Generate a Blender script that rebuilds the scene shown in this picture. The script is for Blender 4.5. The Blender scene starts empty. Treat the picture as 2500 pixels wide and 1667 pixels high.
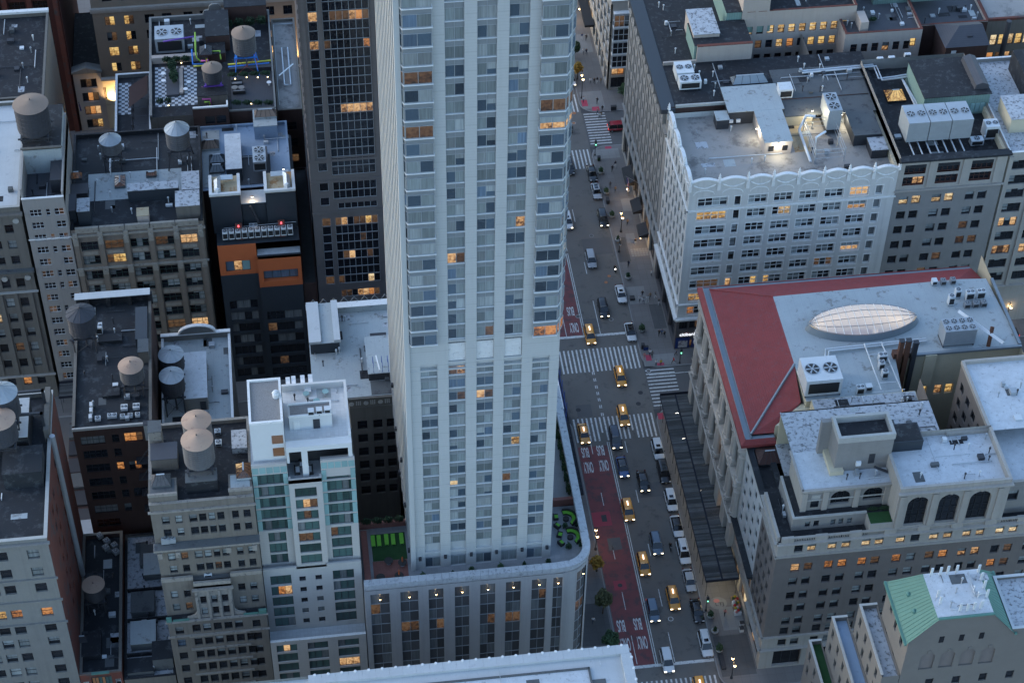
import bpy,math,random
from mathutils import Vector,Matrix
# ------------------------------------------------------------------ camera, world, sun, exposure
S=bpy.context.scene
COL=S.collection
cam_data=bpy.data.cameras.new("camera")
cam=bpy.data.objects.new("camera",cam_data)
COL.objects.link(cam)
cam.matrix_world=Matrix([[0.99161,0.081164,-0.100606],[-0.128499,0.703482,-0.699],[0.014041,0.706064,0.708009]]).to_4x4()
cam.location=(-56.38,-266.593,283.109)
cam_data.sensor_width=36.0
cam_data.lens=71.165
cam_data.clip_start=1.0
cam_data.clip_end=6000.0
S.camera=cam
world=bpy.data.worlds.new("World")
S.world=world
world.use_nodes=True
nt=world.node_tree
sky=nt.nodes.new("ShaderNodeTexSky")
sky.sky_type='NISHITA'
sky.sun_disc=False
SUN_EL,SUN_AZ=math.radians(20),math.radians(290)
sky.sun_elevation=SUN_EL
sky.sun_rotation=SUN_AZ
sky.altitude=100
sky.air_density=1.0
sky.dust_density=0.8
sky.ozone_density=2.0
bg=nt.nodes["Background"]
nt.links.new(sky.outputs[0],bg.inputs[0])
bg.inputs[1].default_value=0.10
sun_data=bpy.data.lights.new("sun",'SUN')
sun=bpy.data.objects.new("sun",sun_data)
COL.objects.link(sun)
sun_data.energy=0.12
sun_data.angle=math.radians(120)
sun_data.color=(0.95,1.0,0.90)
d=Vector((math.sin(SUN_AZ)*math.cos(SUN_EL),math.cos(SUN_AZ)*math.cos(SUN_EL),math.sin(SUN_EL)))
sun.rotation_euler=d.to_track_quat('Z','Y').to_euler()
S.view_settings.view_transform='Standard'
S.view_settings.look='None'
S.view_settings.gamma=1.0
S.view_settings.use_curve_mapping=False
S.view_settings.exposure=2.3
S.cycles.max_bounces=5
S.cycles.diffuse_bounces=3
S.cycles.glossy_bounces=2
S.cycles.transmission_bounces=3
S.cycles.caustics_reflective=False
S.cycles.caustics_refractive=False
S.cycles.sample_clamp_indirect=4.0
RND=random.Random(11)
GLOW=0.25 # lamps and lit rooms, relative to the dusk exposure
# ------------------------------------------------------------------ materials
MATS={}
def new_mat(name):
 m=bpy.data.materials.new(name)
 m.use_nodes=True
 MATS[name]=m
 return m,m.node_tree,m.node_tree.nodes["Principled BSDF"]
def mat(name,rgb,rough=0.85,var=0.18,scale=0.6,fine=6.0,dirt=None,streak=0.0,bump=0.0,metal=0.0,spec=0.4,lines=None,emit=None,tile=None,objvar=0.0):
 """Procedural surface: broad and fine noise, optional dirt patches (rgb, amount, scale), vertical streaks,
    lines = (axis, pitch, width, darkness), tile = (w, h, gap, darkness, tone variation)."""
 m,t,b=new_mat(name)
 N,L=t.nodes,t.links
 geo=N.new("ShaderNodeNewGeometry")
 pos=geo.outputs["Position"]
 n1=N.new("ShaderNodeTexNoise");n1.inputs["Scale"].default_value=scale;n1.inputs["Detail"].default_value=6
 n1.inputs["Roughness"].default_value=0.65
 L.new(pos,n1.inputs["Vector"])
 n2=N.new("ShaderNodeTexNoise");n2.inputs["Scale"].default_value=fine;n2.inputs["Detail"].default_value=3
 L.new(pos,n2.inputs["Vector"])
 def math_(op,a,b_=None,clamp=False):
  x=N.new("ShaderNodeMath");x.operation=op;x.use_clamp=clamp
  for i,v in enumerate((a,b_)):
   if v is None:continue
   if isinstance(v,(int,float)):x.inputs[i].default_value=v
   else :L.new(v,x.inputs[i])
  return x.outputs[0]
 f=math_('ADD',math_('MULTIPLY',math_('SUBTRACT',n1.outputs[0],0.5),var*2.6),math_('MULTIPLY',math_('SUBTRACT',n2.outputs[0],0.5),var*1.2))
 f=math_('ADD',f,1.0)
 if streak:
  mp=N.new("ShaderNodeMapping");mp.inputs["Scale"].default_value=(1.6,1.6,0.06)
  L.new(pos,mp.inputs[0])
  n3=N.new("ShaderNodeTexNoise");n3.inputs["Scale"].default_value=1.3;n3.inputs["Detail"].default_value=5
  L.new(mp.outputs[0],n3.inputs["Vector"])
  f=math_('SUBTRACT',f,math_('MULTIPLY',math_('SUBTRACT',n3.outputs[0],0.48,True),streak*3.0))
 if lines:
  sp=N.new("ShaderNodeSeparateXYZ");L.new(pos,sp.inputs[0])
  for ax,pitch,wid,dark in (lines if isinstance(lines[0],tuple) else (lines,)):
   fr=math_('FRACT',math_('DIVIDE',sp.outputs['XYZ'.index(ax)],pitch))
   f=math_('MULTIPLY',f,math_('SUBTRACT',1.0,math_('MULTIPLY',math_('LESS_THAN',fr,wid/pitch),dark)))
 if objvar:
  oi=N.new("ShaderNodeObjectInfo")
  f=math_('MULTIPLY',f,math_('ADD',1.0-objvar,math_('MULTIPLY',oi.outputs["Random"],2*objvar)))
 mul=N.new("ShaderNodeVectorMath");mul.operation='SCALE'
 mul.inputs[0].default_value=rgb
 L.new(f,mul.inputs["Scale"])
 colr=mul.outputs[0]
 if tile:
  tw,th,gap,dk,tv=tile[:5]
  br=N.new("ShaderNodeTexBrick");br.offset=0.0 if len(tile)<6 else 0.5
  br.inputs["Scale"].default_value=1.0
  br.inputs["Brick Width"].default_value=tw;br.inputs["Row Height"].default_value=th
  br.inputs["Mortar Size"].default_value=gap;br.inputs["Mortar Smooth"].default_value=0.1
  br.inputs["Color1"].default_value=(1-tv,1-tv,1-tv,1);br.inputs["Color2"].default_value=(1+tv,1+tv,1+tv,1)
  br.inputs["Mortar"].default_value=(1-dk,1-dk,1-dk,1)
  L.new(pos,br.inputs["Vector"])
  mm_=N.new("ShaderNodeVectorMath");mm_.operation='MULTIPLY'
  L.new(colr,mm_.inputs[0]);L.new(br.outputs[0],mm_.inputs[1]);colr=mm_.outputs[0]
 if dirt:
  drgb,amt,dsc=dirt
  n4=N.new("ShaderNodeTexNoise");n4.inputs["Scale"].default_value=dsc;n4.inputs["Detail"].default_value=9
  n4.inputs["Roughness"].default_value=0.72
  L.new(pos,n4.inputs["Vector"])
  rp=N.new("ShaderNodeMapRange");rp.inputs[1].default_value=0.62-amt*0.3;rp.inputs[2].default_value=0.70-amt*0.25
  L.new(n4.outputs[0],rp.inputs[0])
  mx=N.new("ShaderNodeMix");mx.data_type='RGBA'
  L.new(rp.outputs[0],mx.inputs[0]);L.new(colr,mx.inputs[6]);mx.inputs[7].default_value=(*drgb,1)
  colr=mx.outputs[2]
 L.new(colr,b.inputs["Base Color"])
 b.inputs["Roughness"].default_value=rough
 b.inputs["Metallic"].default_value=metal
 b.inputs["Specular IOR Level"].default_value=spec
 if bump:
  bp_=N.new("ShaderNodeBump");bp_.inputs["Strength"].default_value=bump;bp_.inputs["Distance"].default_value=0.05
  L.new(n2.outputs[0],bp_.inputs["Height"]);L.new(bp_.outputs[0],b.inputs["Normal"])
 if emit:
  b.inputs["Emission Color"].default_value=(*emit[:3],1);b.inputs["Emission Strength"].default_value=emit[3]
 return m
def lamp_mat(name,rgb,strength):
 m,t,b=new_mat(name)
 b.inputs["Base Color"].default_value=(*rgb,1)
 b.inputs["Emission Color"].default_value=(*rgb,1)
 b.inputs["Emission Strength"].default_value=strength*GLOW
 return m
def lit_mat(name,rgb,strength,dark=(0.10,0.045,0.02)):
 """A lit room behind glass: bright ceiling, things and people in front of it further down, one tone per window."""
 m,t,b=new_mat(name)
 N,L=t.nodes,t.links
 geo=N.new("ShaderNodeNewGeometry");tc=N.new("ShaderNodeTexCoord");oi=N.new("ShaderNodeObjectInfo")
 v=N.new("ShaderNodeTexVoronoi");v.distance='CHEBYCHEV';v.inputs["Scale"].default_value=2.6
 L.new(geo.outputs["Position"],v.inputs["Vector"])
 n=N.new("ShaderNodeTexNoise");n.inputs["Scale"].default_value=3.4;n.inputs["Detail"].default_value=5
 L.new(geo.outputs["Position"],n.inputs["Vector"])
 def mad(a,k,c):
  x=N.new("ShaderNodeMath");x.operation='MULTIPLY_ADD';L.new(a,x.inputs[0]);x.inputs[1].default_value=k
  if isinstance(c,float):x.inputs[2].default_value=c
  else :L.new(c,x.inputs[2])
  return x.outputs[0]
 sp=N.new("ShaderNodeSeparateColor");L.new(v.outputs["Color"],sp.inputs[0])
 sx=N.new("ShaderNodeSeparateXYZ");L.new(tc.outputs["Object"],sx.inputs[0])
 f=mad(sp.outputs[0],0.42,mad(n.outputs[0],1.5,mad(sx.outputs[2],0.18,mad(oi.outputs["Random"],0.45,-0.85))))
 rp=N.new("ShaderNodeValToRGB")
 e=rp.color_ramp.elements
 e[0].position=0.10;e[0].color=(*dark,1)
 e[1].position=0.85;e[1].color=(*rgb,1)
 k=e.new(0.45);k.color=(rgb[0]*0.60,rgb[1]*0.5,rgb[2]*0.42,1)
 L.new(f,rp.inputs[0])
 b.inputs["Base Color"].default_value=(0.02,0.02,0.02,1)
 b.inputs["Roughness"].default_value=0.08
 L.new(rp.outputs[0],b.inputs["Emission Color"])
 b.inputs["Emission Strength"].default_value=strength*GLOW*0.5
 return m
def glass_mat(name,rgb,rough=0.06,wob=0.25,objvar=0.5,spec=0.6):
 m,t,b=new_mat(name)
 N,L=t.nodes,t.links
 geo=N.new("ShaderNodeNewGeometry");oi=N.new("ShaderNodeObjectInfo")
 v=N.new("ShaderNodeVectorMath");v.operation='SCALE';v.inputs[0].default_value=rgb
 mr=N.new("ShaderNodeMapRange");mr.inputs[3].default_value=1-objvar;mr.inputs[4].default_value=1+objvar
 L.new(oi.outputs["Random"],mr.inputs[0]);L.new(mr.outputs[0],v.inputs["Scale"]);L.new(v.outputs[0],b.inputs["Base Color"])
 n=N.new("ShaderNodeTexNoise");n.inputs["Scale"].default_value=0.9;n.inputs["Detail"].default_value=2;n.inputs["Distortion"].default_value=1.5
 L.new(geo.outputs["Position"],n.inputs["Vector"])
 bp_=N.new("ShaderNodeBump");bp_.inputs["Strength"].default_value=wob;bp_.inputs["Distance"].default_value=0.3
 L.new(n.outputs[0],bp_.inputs["Height"]);L.new(bp_.outputs[0],b.inputs["Normal"])
 b.inputs["Roughness"].default_value=rough;b.inputs["Specular IOR Level"].default_value=spec
 return m
def curtain_mat(name,rgb,objvar=0.25,freq=5.0):
 """Curtain or blind seen through glass: vertical folds with a glossy pane in front."""
 m,t,b=new_mat(name)
 N,L=t.nodes,t.links
 geo=N.new("ShaderNodeNewGeometry");oi=N.new("ShaderNodeObjectInfo")
 mp=N.new("ShaderNodeMapping");mp.inputs["Scale"].default_value=(freq,freq,0.25);L.new(geo.outputs["Position"],mp.inputs[0])
 n=N.new("ShaderNodeTexNoise");n.inputs["Scale"].default_value=1.0;n.inputs["Detail"].default_value=2;L.new(mp.outputs[0],n.inputs["Vector"])
 mr=N.new("ShaderNodeMapRange");mr.inputs[3].default_value=1-objvar;mr.inputs[4].default_value=1+objvar;L.new(oi.outputs["Random"],mr.inputs[0])
 mr2=N.new("ShaderNodeMapRange");mr2.inputs[1].default_value=0.3;mr2.inputs[2].default_value=0.7;mr2.inputs[3].default_value=0.75;mr2.inputs[4].default_value=1.1;L.new(n.outputs[0],mr2.inputs[0])
 mu=N.new("ShaderNodeMath");mu.operation='MULTIPLY';L.new(mr.outputs[0],mu.inputs[0]);L.new(mr2.outputs[0],mu.inputs[1])
 v=N.new("ShaderNodeVectorMath");v.operation='SCALE';v.inputs[0].default_value=rgb;L.new(mu.outputs[0],v.inputs["Scale"])
 L.new(v.outputs[0],b.inputs["Base Color"])
 b.inputs["Roughness"].default_value=0.15;b.inputs["Specular IOR Level"].default_value=0.5
 return m
# ------------------------------------------------------------------ mesh building
WO={} # world origin of each object, by name
def org(o):
 return WO.get(o.name,Vector((0,0,0))) if o else Vector((0,0,0))
class MB:
 def __init__(s):
  s.v,s.f,s.m=[],[],[]
 def face(s,pts,mi=0):
  k=len(s.v);s.v.extend(tuple(p) for p in pts);s.f.append(tuple(range(k,k+len(pts))));s.m.append(mi);return s
 def box(s,x0,y0,z0,x1,y1,z1,mi=0,top=None):
  if x1<x0:x0,x1=x1,x0
  if y1<y0:y0,y1=y1,y0
  if z1<z0:z0,z1=z1,z0
  k=len(s.v)
  s.v+=[(x0,y0,z0),(x1,y0,z0),(x1,y1,z0),(x0,y1,z0),(x0,y0,z1),(x1,y0,z1),(x1,y1,z1),(x0,y1,z1)]
  s.f+=[(k+3,k+2,k+1,k),(k+4,k+5,k+6,k+7),(k,k+1,k+5,k+4),(k+1,k+2,k+6,k+5),(k+2,k+3,k+7,k+6),(k+3,k,k+4,k+7)]
  s.m+=[mi,mi if top is None else top,mi,mi,mi,mi];return s
 def obox(s,cx,cy,z0,w,dpt,h,rot=0.0,mi=0):
  c_,s_=math.cos(rot),math.sin(rot);k=len(s.v)
  for z in (z0,z0+h):
   for a,b in ((-1,-1),(1,-1),(1,1),(-1,1)):
    x,y=a*w/2,b*dpt/2
    s.v.append((cx+x*c_-y*s_,cy+x*s_+y*c_,z))
  s.f+=[(k+3,k+2,k+1,k),(k+4,k+5,k+6,k+7),(k,k+1,k+5,k+4),(k+1,k+2,k+6,k+5),(k+2,k+3,k+7,k+6),(k+3,k,k+4,k+7)]
  s.m+=[mi]*6;return s
 def cyl(s,cx,cy,z0,r,h,n=16,r2=None,mi=0,caps=True,mtop=None):
  r2=r if r2 is None else r2;k=len(s.v)
  for z,q in ((z0,r),(z0+h,r2)):
   for i in range(n):
    a=2*math.pi*i/n;s.v.append((cx+q*math.cos(a),cy+q*math.sin(a),z))
  for i in range(n):
   j=(i+1)%n;s.f.append((k+i,k+j,k+n+j,k+n+i));s.m.append(mi)
  if caps:
   s.f.append(tuple(k+i for i in reversed(range(n))));s.m.append(mi)
   if r2>1e-4:s.f.append(tuple(k+n+i for i in range(n)));s.m.append(mi if mtop is None else mtop)
  return s
 def tube(s,pts,r,n=6,mi=0):
  pts=[Vector(p) for p in pts];rings=[]
  for i,p in enumerate(pts):
   d_=(pts[min(i+1,len(pts)-1)]-pts[max(i-1,0)])
   d_=d_.normalized() if d_.length>1e-6 else Vector((0,0,1))
   a=d_.cross(Vector((0,0,1)) if abs(d_.z)<0.95 else Vector((1,0,0))).normalized();b=d_.cross(a)
   k=len(s.v);rr=r[i] if isinstance(r,(list,tuple)) else r
   for q in range(n):
    t_=2*math.pi*q/n;s.v.append(tuple(p+a*(rr*math.cos(t_))+b*(rr*math.sin(t_))))
   rings.append(k)
  for a,b in zip(rings,rings[1:]):
   for q in range(n):
    w=(q+1)%n;s.f.append((a+q,b+q,b+w,a+w));s.m.append(mi)
  s.f.append(tuple(rings[0]+q for q in range(n)));s.f.append(tuple(rings[-1]+q for q in reversed(range(n))));s.m+=[mi,mi]
  return s
 def beam(s,a,b,w,mi=0):
  return s.tube([a,b],w*0.7,4,mi)
 def prism(s,poly,z0,z1,mi=0,mtop=None):
  n=len(poly);k=len(s.v)
  s.v+=[(p[0],p[1],z0) for p in poly]+[(p[0],p[1],z1) for p in poly]
  for i in range(n):
   j=(i+1)%n;s.f.append((k+i,k+j,k+n+j,k+n+i));s.m.append(mi)
  s.f.append(tuple(k+i for i in reversed(range(n))));s.m.append(mi)
  s.f.append(tuple(k+n+i for i in range(n)));s.m.append(mi if mtop is None else mtop)
  return s
 def extr(s,prof,fn,w0,w1,mi=0):
  """extrude profile points (p,q) between w0 and w1; fn(p,q,w)->xyz"""
  n=len(prof);k=len(s.v)
  s.v+=[fn(p,q,w0) for p,q in prof]+[fn(p,q,w1) for p,q in prof]
  for i in range(n):
   j=(i+1)%n;s.f.append((k+i,k+j,k+n+j,k+n+i));s.m.append(mi)
  s.f.append(tuple(k+i for i in reversed(range(n))));s.f.append(tuple(k+n+i for i in range(n)));s.m+=[mi,mi]
  return s
 def lathe(s,prof,cx=0,cy=0,n=12,mi=0):
  k=len(s.v)
  for r,z in prof:
   for i in range(n):
    a=2*math.pi*i/n;s.v.append((cx+r*math.cos(a),cy+r*math.sin(a),z))
  for q in range(len(prof)-1):
   for i in range(n):
    j=(i+1)%n;a,b=k+q*n,k+(q+1)*n
    s.f.append((a+i,a+j,b+j,b+i));s.m.append(mi)
  return s
 def mesh(s,name,mats,off=Vector((0,0,0)),smooth=False):
  me=bpy.data.meshes.new(name)
  ox,oy,oz=off
  me.from_pydata([(x-ox,y-oy,z-oz) for x,y,z in s.v],[],s.f)
  for mm_ in (mats if isinstance(mats,(list,tuple)) else [mats]):
   me.materials.append(MATS[mm_] if isinstance(mm_,str) else mm_)
  if any(s.m):me.polygons.foreach_set("material_index",s.m)
  if smooth:me.polygons.foreach_set("use_smooth",[True]*len(s.f))
  return me
 def build(s,name,mats,parent=None,smooth=False):
  o=bpy.data.objects.new(name,s.mesh(name,mats,org(parent),smooth))
  COL.objects.link(o)
  if parent:o.parent=parent;WO[o.name]=org(parent)
  return o
def thing(name,label,cat,loc=(0,0,0),group=None,rotz=0.0):
 o=bpy.data.objects.new(name,None);COL.objects.link(o)
 o.empty_display_size=0.5
 o.location=loc;o.rotation_euler=(0,0,rotz);WO[o.name]=Vector(loc)
 o["label"]=label;o["category"]=cat
 if group:o["group"]=group
 return o
def local_thing(name,label,cat,group=None):
 return thing(name,label,cat,(0,0,0),group)
def tag(o,label,cat,group=None):
 o["label"]=label;o["category"]=cat
 if group:o["group"]=group
 return o
def struct(o):
 o["kind"]="structure";return o
def inst(name,me,parent,loc=(0,0,0),rotz=0.0):
 """place a shared mesh; loc is in the parent's coordinates"""
 o=bpy.data.objects.new(name,me);COL.objects.link(o)
 o.location=loc;o.rotation_euler=(0,0,rotz)
 if parent:o.parent=parent;WO[o.name]=org(parent)+Vector(loc)
 return o
def copy_tree(o,parent=None):
 c=o.copy();COL.objects.link(c);c.parent=parent
 WO[c.name]=org(o)
 for ch in list(o.children):copy_tree(ch,c)
 return c
def place(o,loc,rotz=None,label=None,group=None):
 o.location=loc;WO[o.name]=Vector(loc)
 if rotz is not None:o.rotation_euler=(0,0,rotz)
 if label:o["label"]=label
 if group:o["group"]=group
 return o
# ------------------------------------------------------------------ palette
mat('asphalt',(0.150,0.140,0.128),0.9,0.16,0.12,9,dirt=((0.105,0.099,0.092),0.25,0.35))
mat('asphalt_side',(0.115,0.112,0.110),0.9,0.16,0.15,9)
mat('ground_dark',(0.08,0.08,0.082),0.95,0.2,0.3,3)
mat('bus_red',(0.205,0.068,0.068),0.85,0.16,0.3,9,dirt=((0.12,0.065,0.067),0.42,0.5))
mat('bus_red_new',(0.32,0.055,0.075),0.8,0.1,1,9)
mat('road_paint',(0.62,0.62,0.60),0.7,0.14,2.0,12,dirt=((0.25,0.25,0.25),0.30,2.2))
mat('sidewalk',(0.168,0.16,0.154),0.9,0.10,0.25,6,tile=(1.52,1.52,0.03,0.22,0.05))
mat('slab_light',(0.23,0.228,0.221),0.9,0.1,0.5,6,tile=(1.52,1.52,0.03,0.15,0.04))
mat('slab_dark',(0.096,0.096,0.096),0.9,0.1,0.5,6,tile=(1.52,1.52,0.03,0.2,0.04))
mat('kerb_steel',(0.24,0.24,0.24),0.8,0.1,1)
mat('tactile_red',(0.42,0.06,0.10),0.8,0.1,2)
mat('iron',(0.035,0.035,0.038),0.6,0.1,2)
mat('manhole_rust',(0.36,0.16,0.08),0.8,0.25,2)
mat('manhole_grey',(0.10,0.10,0.10),0.7,0.2,2)
# walls
mat('tower_stone',(0.40,0.42,0.42),0.75,0.05,0.15,3,streak=0.05,lines=(('Z',2.9,0.10,0.16),('Z',0.483,0.05,0.10)))
mat('tower_plain',(0.40,0.42,0.42),0.75,0.05,0.15,3,streak=0.06)
mat('tower_spandrel',(0.184,0.207,0.221),0.5,0.08,0.5)
mat('podium_stone',(0.34,0.345,0.35),0.8,0.08,0.3,3,streak=0.12,tile=(2.4,1.2,0.012,0.12,0.03,1))
mat('coping_worn',(0.36,0.38,0.40),0.85,0.22,1.2,5,dirt=((0.19,0.20,0.21),0.24,1.6))
mat('limestone',(0.396,0.388,0.372),0.8,0.08,0.3,4,streak=0.05,lines=('Z',0.62,0.03,0.13))
mat('white_render',(0.552,0.57,0.57),0.8,0.05,0.4,3,lines=('Z',1.2,0.02,0.06))
mat('beige_brick',(0.154,0.139,0.12),0.9,0.16,0.5,8,streak=0.22,lines=('Z',0.16,0.035,0.12))
mat('beige_trim',(0.24,0.224,0.2),0.85,0.2,0.8,6,streak=0.2,dirt=((0.09,0.085,0.08),0.22,1.2))
mat('pale_stone',(0.183,0.185,0.176),0.85,0.12,0.4,5,streak=0.16)
mat('red_brick',(0.132,0.044,0.032),0.9,0.2,0.5,8,streak=0.2,dirt=((0.07,0.06,0.06),0.3,0.35))
mat('brown_brick',(0.06,0.034,0.029),0.9,0.2,0.5,8,streak=0.15,lines=('Z',0.16,0.03,0.15))
mat('grey_stone',(0.139,0.131,0.116),0.88,0.14,0.4,6,streak=0.22)
mat('white_tile',(0.26,0.249,0.235),0.7,0.06,0.4,4,streak=0.12,lines=(('Z',1.55,0.02,0.14),('X',2.0,0.02,0.12)))
mat('terracotta_tan',(0.176,0.148,0.121),0.85,0.15,0.6,6,streak=0.2,lines=('Z',0.3,0.03,0.15))
mat('terracotta_trim',(0.248,0.232,0.2),0.85,0.2,1.0,6,streak=0.15,dirt=((0.12,0.11,0.10),0.2,1.5))
mat('navy_panel',(0.032,0.04,0.049),0.5,0.08,0.4,4,lines=(('Z',1.5,0.02,0.25),('X',1.6,0.02,0.2)))
mat('orange_panel',(0.45,0.115,0.040),0.6,0.07,0.6,4,lines=('Z',1.15,0.02,0.15))
mat('granite',(0.089,0.083,0.085),0.55,0.14,0.4,8,lines=(('Z',1.9,0.03,0.35),('X',1.3,0.02,0.2)))
mat('white_glazed',(0.532,0.532,0.513),0.6,0.08,0.5,5,streak=0.14,lines=('Z',0.42,0.02,0.10))
mat('white_trim',(0.66,0.67,0.66),0.6,0.10,1.5,6,dirt=((0.25,0.26,0.27),0.12,2.5))
mat('grey_west',(0.27,0.266,0.252),0.85,0.12,0.3,5,streak=0.18)
mat('dark_brick',(0.155,0.138,0.128),0.9,0.15,0.4,8,streak=0.08,lines=('Z',0.18,0.03,0.12))
mat('warm_stone',(0.331,0.313,0.285),0.85,0.1,0.4,5,streak=0.15)
mat('grey_brick',(0.23,0.225,0.216),0.88,0.12,0.4,7,streak=0.06,lines=('Z',0.35,0.04,0.10))
mat('stucco',(0.378,0.333,0.297),0.9,0.08,0.4,4,streak=0.10)
mat('stucco_cream',(0.50,0.45,0.33),0.9,0.08,0.4,4)
mat('tiffany_stone',(0.43,0.40,0.355),0.8,0.12,0.5,5,streak=0.18)
mat('bay_stone',(0.36,0.33,0.29),0.85,0.1,0.4,5)
mat('tan_brick',(0.23,0.183,0.14),0.9,0.14,0.4,8,lines=('Z',0.3,0.04,0.12))
mat('maroon_brick',(0.076,0.026,0.021),0.9,0.2,0.4,7)
mat('copper_green',(0.083,0.194,0.162),0.6,0.10,0.5,4,streak=0.06)
mat('green_siding',(0.17,0.27,0.245),0.7,0.12,0.5,4,lines=(('X',0.5,0.05,0.35),('Y',0.5,0.05,0.35)))
mat('red_tile',(0.236,0.045,0.044),0.75,0.2,0.5,9,dirt=((0.20,0.062,0.062),0.3,1.5),lines=('Y',0.34,0.06,0.14))
mat('arch_infill',(0.15,0.135,0.13),0.9,0.1,0.5)
# roofs
mat('roof_black',(0.017,0.021,0.026),0.85,0.22,0.22,4,lines=('Y',0.95,0.03,0.25),dirt=((0.048,0.055,0.062),0.3,0.5))
mat('roof_tar',(0.014,0.016,0.02),0.8,0.3,0.5,5,dirt=((0.045,0.05,0.055),0.3,0.9))
mat('roof_grey',(0.089,0.098,0.102),0.85,0.18,0.3,5,dirt=((0.05,0.053,0.06),0.25,0.5))
mat('roof_white',(0.423,0.45,0.459),0.7,0.12,0.4,5,dirt=((0.34,0.36,0.38),0.12,0.8),lines=('X',1.6,0.03,0.10))
mat('roof_pale',(0.32,0.36,0.37),0.75,0.12,0.25,4,lines=('X',1.4,0.04,0.14),dirt=((0.19,0.195,0.19),0.2,0.6))
mat('roof_blue',(0.25,0.33,0.43),0.7,0.10,0.3,4,dirt=((0.15,0.19,0.25),0.15,0.6))
mat('roof_silver',(0.459,0.492,0.517),0.6,0.22,0.7,6,dirt=((0.26,0.27,0.28),0.16,1.6))
mat('roof_silver_worn',(0.368,0.392,0.416),0.65,0.22,0.8,6,dirt=((0.11,0.115,0.12),0.36,1.5))
mat('roof_concrete',(0.275,0.267,0.253),0.85,0.14,0.2,4,dirt=((0.15,0.145,0.14),0.35,0.22))
mat('roof_rusty',(0.36,0.30,0.20),0.85,0.2,0.3,4,dirt=((0.25,0.14,0.06),0.4,0.4))
mat('gravel',(0.22,0.215,0.21),0.95,0.5,9.0,14)
mat('paver',(0.40,0.42,0.43),0.85,0.06,0.5,4,tile=(0.6,0.6,0.02,0.18,0.05))
mat('paver_pale',(0.55,0.57,0.58),0.85,0.06,0.5,4,tile=(0.6,0.6,0.015,0.16,0.05))
mat('terrace_grey',(0.24,0.25,0.26),0.85,0.08,0.5,4,tile=(0.9,0.9,0.02,0.15,0.04))
mat('deck_dark',(0.06,0.065,0.075),0.8,0.1,0.5,5,lines=('X',0.3,0.03,0.3))
mat('terra_tile',(0.20,0.085,0.07),0.85,0.1,0.5,4,tile=(0.45,0.45,0.015,0.2,0.06))
mat('turf',(0.020,0.065,0.020),0.95,0.25,1.0,20)
mat('slate',(0.055,0.058,0.068),0.6,0.12,0.5,6,lines=('Z',0.22,0.03,0.2))
mat('wood_shed',(0.085,0.088,0.088),0.9,0.3,0.8,7,streak=0,objvar=0.45)
mat('wood_shed_dark',(0.026,0.029,0.036),0.9,0.3,0.8,7,objvar=0.3)
mat('gutter_metal',(0.20,0.235,0.26),0.45,0.1,0.6,4,metal=0.3)
# metals and small stuff
mat('steel_galv',(0.357,0.391,0.416),0.45,0.12,0.8,5,metal=0.35)
mat('steel_white',(0.527,0.561,0.578),0.5,0.08,0.8,5,dirt=((0.36,0.37,0.37),0.15,1.6))
mat('steel_dark',(0.035,0.038,0.045),0.55,0.1,1)
mat('steel_rust',(0.10,0.045,0.028),0.8,0.25,1)
mat('fan_dark',(0.02,0.021,0.023),0.5,0.1,1)
mat('duct',(0.50,0.54,0.57),0.4,0.1,0.8,5,metal=0.4)
mat('tank_wood',(0.092,0.092,0.096),0.9,0.25,0.8,5,streak=0.35)
mat('tank_wood_dark',(0.045,0.047,0.055),0.9,0.25,0.8,5,streak=0.3)
mat('tank_hoop',(0.10,0.105,0.11),0.6,0.2,1)
mat('tank_roof_tan',(0.33,0.235,0.175),0.8,0.08,0.7,5,dirt=((0.25,0.17,0.13),0.2,1.0))
mat('tank_roof_brown',(0.215,0.165,0.13),0.85,0.1,0.7,5)
mat('tank_roof_grey',(0.30,0.34,0.37),0.5,0.12,0.7,5,metal=0.3)
mat('tank_roof_dark',(0.04,0.045,0.055),0.7,0.12,0.7,5)
mat('frame_dark',(0.022,0.025,0.03),0.5,0.1,2)
mat('frame_white',(0.60,0.63,0.64),0.5,0.08,2)
mat('frame_grey',(0.27,0.30,0.32),0.45,0.08,2)
mat('frame_green',(0.030,0.055,0.050),0.5,0.08,2)
mat('frame_brown',(0.055,0.025,0.020),0.6,0.1,2)
mat('sill_stone',(0.36,0.36,0.34),0.85,0.15,1.5,6)
mat('black_plastic',(0.018,0.018,0.02),0.5,0.05,2)
mat('white_plastic',(0.72,0.74,0.75),0.5,0.03,2)
mat('grey_plastic',(0.22,0.235,0.25),0.5,0.05,2)
mat('rubber',(0.015,0.015,0.016),0.8,0.05,3)
mat('lime_cushion',(0.145,0.42,0.045),0.8,0.08,2)
mat('wicker',(0.035,0.035,0.035),0.8,0.2,5)
mat('leaf_dark',(0.020,0.050,0.022),0.8,0.35,2.0,9,objvar=0.2)
mat('leaf_mid',(0.045,0.085,0.040),0.8,0.35,2.0,9,objvar=0.2)
mat('leaf_olive',(0.10,0.105,0.05),0.8,0.35,2.0,9)
mat('leaf_yellow',(0.34,0.20,0.035),0.8,0.35,2.0,9)
mat('bark',(0.06,0.045,0.035),0.9,0.2,3)
mat('skin',(0.36,0.21,0.15),0.7,0.05,3)
mat('skin_dark',(0.12,0.07,0.05),0.7,0.05,3)
mat('hair',(0.02,0.016,0.014),0.7,0.1,5)
for nm,c_ in dict(cloth_white=(0.62,0.63,0.64),cloth_black=(0.018,0.018,0.02),cloth_navy=(0.02,0.028,0.06),cloth_grey=(0.13,0.135,0.14),cloth_red=(0.45,0.03,0.045),
                   cloth_yellow=(0.45,0.36,0.03),cloth_pink=(0.50,0.20,0.18),cloth_tan=(0.24,0.17,0.11),cloth_blue=(0.07,0.12,0.24),denim=(0.035,0.05,0.085)).items():
 mat(nm,c_,0.85,0.06,3)
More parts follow.
